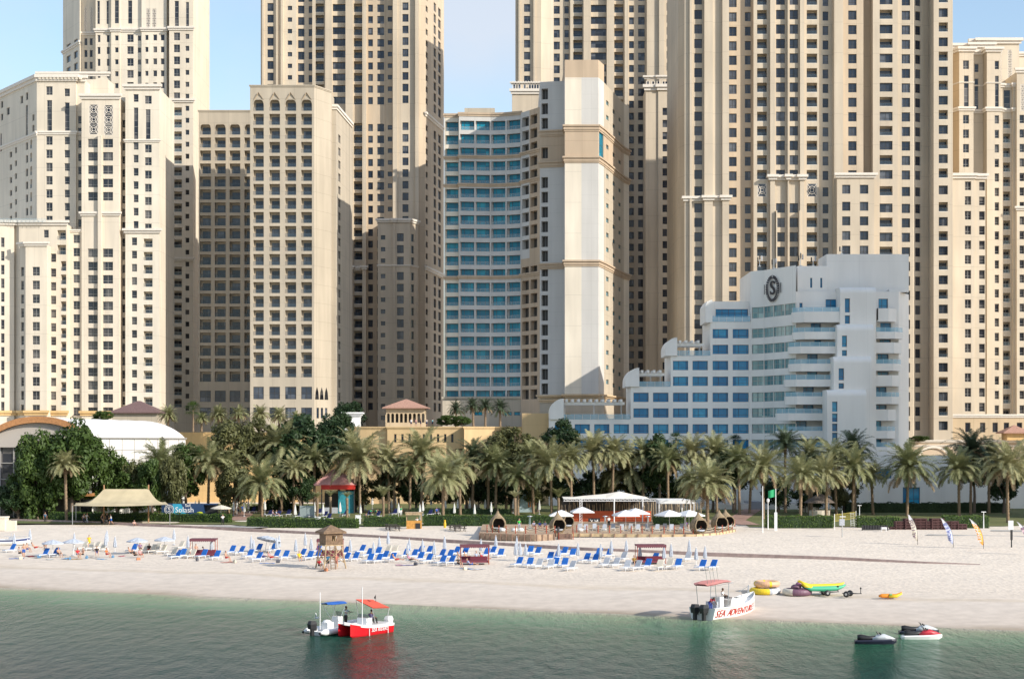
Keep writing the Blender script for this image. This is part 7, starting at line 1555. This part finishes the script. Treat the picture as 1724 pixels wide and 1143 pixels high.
# --- red boat
c0=wp(622,1072); e=empty('motor_boat',(c0.x,c0.y,0),R(236),'red and white catamaran with a tilted red sunshade','boat'); e.location=wp(648,1062)
L_=5.2
for sg in(-1,1):
    rg=[[(x,y*.42+sg*.62,z) for x,y,z in r] for r in hullrings(L_,1.7,.3,.68,bowrise=.4)]; b=MB(); add_hull(b,rg,0); b.build('hull',M_redh,e)
rg=hullrings(L_,1.95,.3,.70,bowrise=.42,full=.7); b=MB()
top=[[(r[0][0],r[0][1],r[0][2]-.14),(r[0][0],r[0][1]*1.03,r[0][2]+.06),(r[0][0],r[0][1]*.75,r[0][2]+.10),(r[6][0],r[6][1]*.75,r[6][2]+.10),(r[6][0],r[6][1]*1.03,r[6][2]+.06),(r[6][0],r[6][1],r[6][2]-.14)] for r in rg]; b.loft(top,0,True,True); b.build('deck',M_gel,e)
textpanel('SEA RIDERS',.42,e,Matrix.Translation((1.9,1.02,.42))@Matrix.Rotation(R(180),4,'Z'),M_white,.25)
b=MB(); b.box(2.3,3.0,-.5,.5,.7,1.35); b.add([(3.0,-.6,1.0),(3.0,.6,1.0),(2.75,.55,1.65),(2.75,-.55,1.65)],[(0,1,2,3)],1); b.build('console',[M_gel,M_tint],e)
b=MB(); b.add([(.5,-.9,2.55),(2.7,-.9,2.75),(2.7,.9,2.15),(.5,.9,2.0)],[(0,1,2,3)]); b.add([(.5,-.9,2.60),(2.7,-.9,2.80),(2.7,.9,2.20),(.5,.9,2.05)],[(3,2,1,0)]); b.build('sunshade',M_redc,e)
b=MB()
for x,y,z in((.5,-.85,2.5),(2.7,-.85,2.7),(2.7,.85,2.15),(.5,.85,2.0)): b.tube([(x*.6+.6,y,.75),(x,y,z)],.025,5)
b.build('sunshade_frame',M_steel,e); b=MB(); b.tube([(3.3,.3,.8),(3.3,.3,3.9)],.035,5); b.build('antenna_mast',M_white,e)
b=MB(); b.tube([(1.2,0,2.5),(1.2,0,3.1)],.02,4); b.add([(1.2,0,3.05),(1.55,.1,2.95),(1.5,.12,2.75),(1.2,0,2.8)],[(0,1,2,3)]); b.build('flag',M_black,e)
outboard('outboard_engine',e,-.05,0,M_gel)
for x in(.9,3.3): b=MB(); b.tube([(x,1.04,.6),(x,1.06,-.1)],.03,5); b.build('fender_rope',M_white,e)
onboat(e,2.0,.25,.72,'sit',2.6,'person in a dark top sitting under the red sunshade',(.12,.10,.2),trousers=BK,dark=True,grp='people on the boats')
# --- white inflatable boat
e=empty('inflatable_boat',wp(533,1069),R(52),'white inflatable boat with a blue sunshade moored beside the red one','boat')
for sg in(-1,1):
    b=MB(); b.tube([(-.55,sg*.95,.26),(-.1,sg*.95,.3),(1.5,sg*.97,.32),(3.0,sg*.85,.40),(4.2,sg*.45,.58),(4.7,0,.68)],[.06,.26,.27,.27,.25,.22],12); b.build('tube',M_gel,e,True)
    b=MB(); b.ell((-.58,sg*.95,.26),(.10,.11,.11),8,6); b.build('tube_cap',M_black,e,True)
b=MB(); b.loft([[(x,-w,.25),(x,0,kz),(x,w,.25),(x,0,.3)] for x,w,kz in((-.05,.8,-.25),(2.8,.75,-.25),(4.3,.3,.1),(4.6,.05,.4))]); b.build('hull',M_gel,e)
b=MB(); b.box(.9,1.6,-.35,.35,.35,.95); b.ell((1.2,0,.95),(.38,.4,.22),10,6); b.build('seat',M_gel,e); b=MB(); b.box(2.1,2.7,-.35,.35,.35,1.35); b.add([(2.7,-.35,1.3),(2.7,.35,1.3),(2.5,.33,1.75),(2.5,-.33,1.75)],[(0,1,2,3)],1); b.build('console',[M_gel,M_tint],e)
b=MB(); rr=[]
for x,w in((.95,.35),(1.15,.7),(2.0,.85),(2.85,.7),(3.05,.35)): rr.append([(x,-w,2.42),(x,-w*.5,2.52),(x,w*.5,2.52),(x,w,2.42)])
b.loft(rr,0,False,False); b.loft([[(r[0][0],r[0][1],2.40),(r[3][0],r[3][1],2.40)] for r in rr],0,False,False); b.build('sunshade',M_bluec,e)
b=MB()
for x,y in((1.2,-.6),(2.8,-.6),(1.2,.6),(2.8,.6)): b.tube([(2.2,y*.6,.9),(x,y,2.42)],.02,4)
b.build('sunshade_frame',M_steel,e); b=MB(); b.tube([(.6,.2,.4),(.6,.2,3.4)],.035,5); b.build('antenna_mast',M_white,e)
outboard('outboard_engine',e,-.05,0)
onboat(e,2.9,-.45,.42,'reach',R(60),'person in a pale shirt standing on the white inflatable boat reaching right',(.35,.42,.42),trousers=BK,dark=True,grp='people on the boats')
# --- small boat pulled up at the left edge
e=empty('small_boat',gp(-12,918)+Vector((0,0,.25)),R(3),'white and navy small boat on the sand cut by the left edge','boat'); rg=hullrings(5.0,1.6,.25,.55,bowrise=.3); b=MB(); add_hull(b,rg,0,0,-.2); strip(b,rg,.5,.95,-1,.012,1); b.build('hull',[M_gel,mat('navy_paint',(.03,.05,.16),.4)],e); b=MB(); b.box(2.2,2.8,-.3,.3,.4,.9); b.tube([(2.5,0,.9),(2.5,0,1.5)],.03,5); b.tube([(1.5,0,1.0),(4.6,0,.98)],.035,5); b.build('mast_and_seat',M_greyfab,e)
# --- jet skis
def jetski(px,py,rz,c1,c2,lb):
    e=empty('jet_ski',wp(px,py),rz,lb,'jet ski','jet skis on the water'); e.scale=(1.08,.9,.82); rr=[]
    for x,w,z,k in((-1.35,.42,.28,.0),(-1.2,.52,.34,-.12),(-.3,.56,.38,-.2),(.6,.52,.42,-.2),(1.25,.34,.48,-.06),(1.6,.06,.46,.2)): rr.append([(x,-w,z*.75),(x,-w*.7,k),(x,0,k-.06),(x,w*.7,k),(x,w,z*.75),(x,w*.85,z),(x,-w*.85,z)])
    b=MB(); b.loft(rr); b.build('hull',c1,e)
    b=MB(); b.loft([[(x,-w,z0),(x,-w*.7,z1),(x,w*.7,z1),(x,w,z0)] for x,w,z0,z1 in((-.1,.34,.35,.55),(.3,.36,.4,.86),(.75,.34,.42,.92),(1.15,.26,.45,.72),(1.5,.1,.45,.52))]); b.build('hood',c2,e,True)
    b=MB(); b.loft([[(x,-w,z0),(x,-w*.7,z1),(x,w*.7,z1),(x,w,z0)] for x,w,z0,z1 in((-1.15,.16,.34,.80),(-.9,.24,.34,.86),(-.3,.22,.34,.70),(.25,.18,.4,.76))]); b.build('seat',M_black if c1!=M_black else mat('grey_vinyl',(.30,.34,.38),.5),e,True)
    b=MB(); b.tube([(.35,0,.85),(.22,0,1.08)],.06,6); b.tube([(.18,-.38,1.10),(.24,0,1.10),(.18,.38,1.10)],.03,6); b.build('handlebar',M_black,e)
    for s in(-1,1): b=MB(); b.box(.40,.5,s*.34-.04,s*.34+.04,.88,1.02); b.build('mirror',M_black,e)
M_jsk=mat('navy_black_gelcoat',(.02,.022,.04),.3); M_silver=mat('silver_panel',(.52,.55,.58),.35)
jetski(1471,1083,R(-6),M_jsk,M_silver,'dark jet ski with a grey seat floating alone, nearest the camera'); jetski(1544,1067,R(-4),M_jsk,M_silver,'dark jet ski moored behind the white one'); jetski(1549,1075,R(-2),M_gel,mat('red_panel',(.50,.03,.05),.4),'white and red jet ski moored in front of a dark one')
# --- inflatables and trailers on the sand
def ring_t(R0,r0,z,m1,name,e,mats,split=None,sy=1):
    b=MB(); n=32
    for i in range(n):
        a=2*math.pi*i/n;a2=2*math.pi*(i+1)/n; 
        def cir(t): return [((R0+r0*math.cos(2*math.pi*k/12))*math.cos(t),(R0+r0*math.cos(2*math.pi*k/12))*math.sin(t)*sy,z+r0*math.sin(2*math.pi*k/12)) for k in range(12)]
        b.loft([cir(a),cir(a2)],split(i,n) if split else 0,True,False)
    return b.build(name,mats,e,True)
M_yel=mat('yellow_pvc',(.72,.52,.02),.45); M_peach=mat('faded_peach_pvc',(.66,.40,.24),.5); M_gpvc=mat('green_pvc',(.06,.42,.24),.45); M_purp=mat('purple_pvc',(.16,.08,.12),.5); M_orp=mat('orange_pvc',(.75,.25,.02),.45)
e=empty('towable_ring',gp(1288,999),R(10),'round yellow and white towable ring lying on the sand','inflatable'); ring_t(1.2,.30,.28,0,'ring',e,[M_yel,M_gel,M_greyfab],lambda i,n:(0 if 9<i<24 else 1 if i%3 else 2)); b=MB(); b.lathe([(1.0,.1),(1.0,.2)],n=24); b.build('floor',M_gel,e)
e=empty('towable_ring',gp(1291,997)+Vector((0,0,.55)),R(4),'faded peach and yellow inflatable ring stacked on the white and yellow one','inflatable'); ring_t(.98,.30,.30,0,'ring',e,[M_peach,M_yel],lambda i,n:1 if i%8==0 else 0); b=MB(); b.lathe([(.85,.15),(.85,.25)],n=24); b.build('floor',M_peach,e)
e=empty('towable_ring',gp(1342,1001),R(-5),'dark purple inflatable sofa tube between the ring and the banana boat','inflatable'); ring_t(1.1,.32,.3,0,'ring',e,[M_purp,M_cream],lambda i,n:1 if 14<i<22 else 0,.9); b=MB(); b.ell((-.1,0,.75),(.5,.45,.28),10,6); b.ell((.2,.1,1.0),(.35,.35,.25),10,6,1); b.build('backrest',[M_purp,mat('violet_pink_pvc',(.35,.14,.24),.5)],e,True)
e=empty('banana_boat',gp(1384,1001)+Vector((0,0,.42)),R(8),'yellow and green banana boat lying on a small trailer','inflatable')
for s,m in((-1,M_gpvc),(1,M_gpvc),(0,M_yel)):
    b=MB(); z=.2 if s else .38; b.tube([(-2.2-(0 if s else .1),s*.45,z+.62),(-1.75,s*.45,z+.25),(-1.2,s*.45,z+.02),(0,s*.45,z),(1.3,s*.45,z+.04),(1.9,s*.42,z+.2),(2.2,s*.4,z+.36)],[.05,.17,.24,.26,.24,.14,.05],12); b.build('float_tube',[m] if s else [M_yel],e,True)
for s in(-1,1): b=MB(); b.tube([(-2.25,s*.46,.90),(-1.78,s*.46,.50),(-1.2,s*.47,.28)],[.06,.19,.2],10); b.build('prow',M_yel,e,True)
def trailer(px,py,rz,lb,L=2.2):
    e=empty('boat_trailer',gp(px,py),rz,lb,'trailer','small launching trailers'); b=MB(); b.tube([(-.6,0,.32),(.6,0,.32)],.04,6); b.tube([(0,0,.32),(L,0,.35),(L+.1,0,.35)],.04,6); b.tube([(0,-.55,.32),(1.2,0,.34)],.03,5); b.tube([(0,.55,.32),(1.2,0,.34)],.03,5); b.tube([(0,-.6,.3),(0,.6,.3)],.04,6); b.tube([(L,0,.35),(L,0,.8)],.04,5); b.ell((L,0,.85),(.1,.1,.1),6,4); b.build('frame',M_black,e)
    for s in(-1,1):
        b=MB(); b.M=Matrix.Translation((0,s*.62-.1,.28))@Matrix.Rotation(R(-90),4,'X'); b.lathe([(.12,0),(.28,.02),(.30,.1),(.28,.2),(.12,.22)],n=16); b.M=None; b.build('wheel',M_black,e,True)
        b=MB(); b.M=Matrix.Translation((0,s*.62-.13,.28))@Matrix.Rotation(R(-90),4,'X'); b.lathe([(.11,0),(.11,.27)],n=10); b.M=None; b.build('rim',M_steel,e)
trailer(1390,1002,R(5),'small trailer carrying the banana boat',1.2); trailer(1428,1004,R(-28),'empty two-wheeled launching trailer on the sand',1.2)
e=empty('kayak',gp(1499,1006),R(4),'small orange and yellow inflatable kayak lying right of the empty trailer','inflatable'); b=MB(); b.tube([(-1.1,0,.18),(-.8,0,.2),(0,0,.18),(.6,.1,.2),(1.0,.15,.4),(1.15,.18,.55)],[.1,.2,.22,.17,.1,.03],10); b.build('float_tube',M_orp,e,True); b=MB(); b.tube([(-.2,-.25,.15),(.5,-.25,.18),(1.05,-.25,.42)],[.12,.16,.05],10); b.build('float_tube',M_yel,e,True); b=MB(); b.box(-.15,.1,-.3,.3,.3,.37); b.build('strap',M_gpvc,e)
# small white bird on the sea behind the inflatable boat
b=MB(); b.ell((0,0,0),(.18,.08,.08),8,6); b.ell((.17,0,.06),(.06,.05,.05),6,4); b.add([(.02,.05,.03),(-.10,.05,.03),(-.12,.30,.42),(-.04,.25,.30)],[(0,1,2,3),(3,2,1,0)]); b.add([(.02,-.05,.03),(-.10,-.05,.03),(-.08,-.28,.40),(0,-.22,.30)],[(0,1,2,3),(3,2,1,0)]); o=b.build('seagull',M_white,loc=wp(533,1060)+Vector((0,0,1.0))); tag(o,'white seagull flying beside the white mast of the inflatable boat','bird')
# ================================================================== LIGHT, SKY, CAMERA
SUN_EL=27.0; SUN_AZ=33.0   # azimuth: degrees towards the camera from the +X axis
el=R(SUN_EL); az=R(SUN_AZ)
sd=Vector((math.cos(el)*math.cos(az),-math.cos(el)*math.sin(az),math.sin(el)))
ld=bpy.data.lights.new('sun','SUN'); ld.energy=4.0; ld.angle=R(.5); ld.color=(1,.93,.82)
lo=bpy.data.objects.new('sun',ld); COL.objects.link(lo); lo.rotation_euler=sd.to_track_quat('Z','Y').to_euler()
w=bpy.data.worlds.new('World'); S.world=w; w.use_nodes=True; nt=w.node_tree; N=nt.nodes.new; L=nt.links.new
bg=nt.nodes['Background']; bg.inputs['Strength'].default_value=.15
sk=N('ShaderNodeTexSky'); sk.sky_type='NISHITA'; sk.sun_disc=False; sk.sun_elevation=el; sk.sun_rotation=math.atan2(sd.x,sd.y); sk.air_density=1.2; sk.dust_density=.6; sk.ozone_density=2.5
tc=N('ShaderNodeTexCoord'); mp=N('ShaderNodeMapping'); mp.inputs['Scale'].default_value=(1,1,1.6); L(tc.outputs['Generated'],mp.inputs[0])
n=N('ShaderNodeTexNoise'); n.inputs['Scale'].default_value=3.4; n.inputs['Detail'].default_value=7; n.inputs['Roughness'].default_value=.5; L(mp.outputs[0],n.inputs['Vector'])
mr=N('ShaderNodeMapRange'); mr.inputs[1].default_value=.40; mr.inputs[2].default_value=.70; mr.inputs[3].default_value=.12; mr.inputs[4].default_value=.72; L(n.outputs[0],mr.inputs[0])
mx=N('ShaderNodeMix'); mx.data_type='RGBA'; mx.inputs[7].default_value=(3.9,4.0,4.3,1); L(mr.outputs[0],mx.inputs[0]); L(sk.outputs[0],mx.inputs[6]); L(mx.outputs[2],bg.inputs['Color'])
cd=bpy.data.cameras.new('camera'); co=bpy.data.objects.new('camera',cd); COL.objects.link(co); S.camera=co
cd.sensor_width=36; cd.lens=36*F/1724; cd.clip_end=6000; cd.clip_start=1; co.location=(0,0,H); co.rotation_euler=(R(90),0,0)
cd.shift_x=0; cd.shift_y=(HY-571.5)/1724
S.view_settings.view_transform='Standard'; S.view_settings.look='None'; S.view_settings.exposure=.48; S.view_settings.gamma=1
S.render.resolution_x=1024; S.render.resolution_y=678
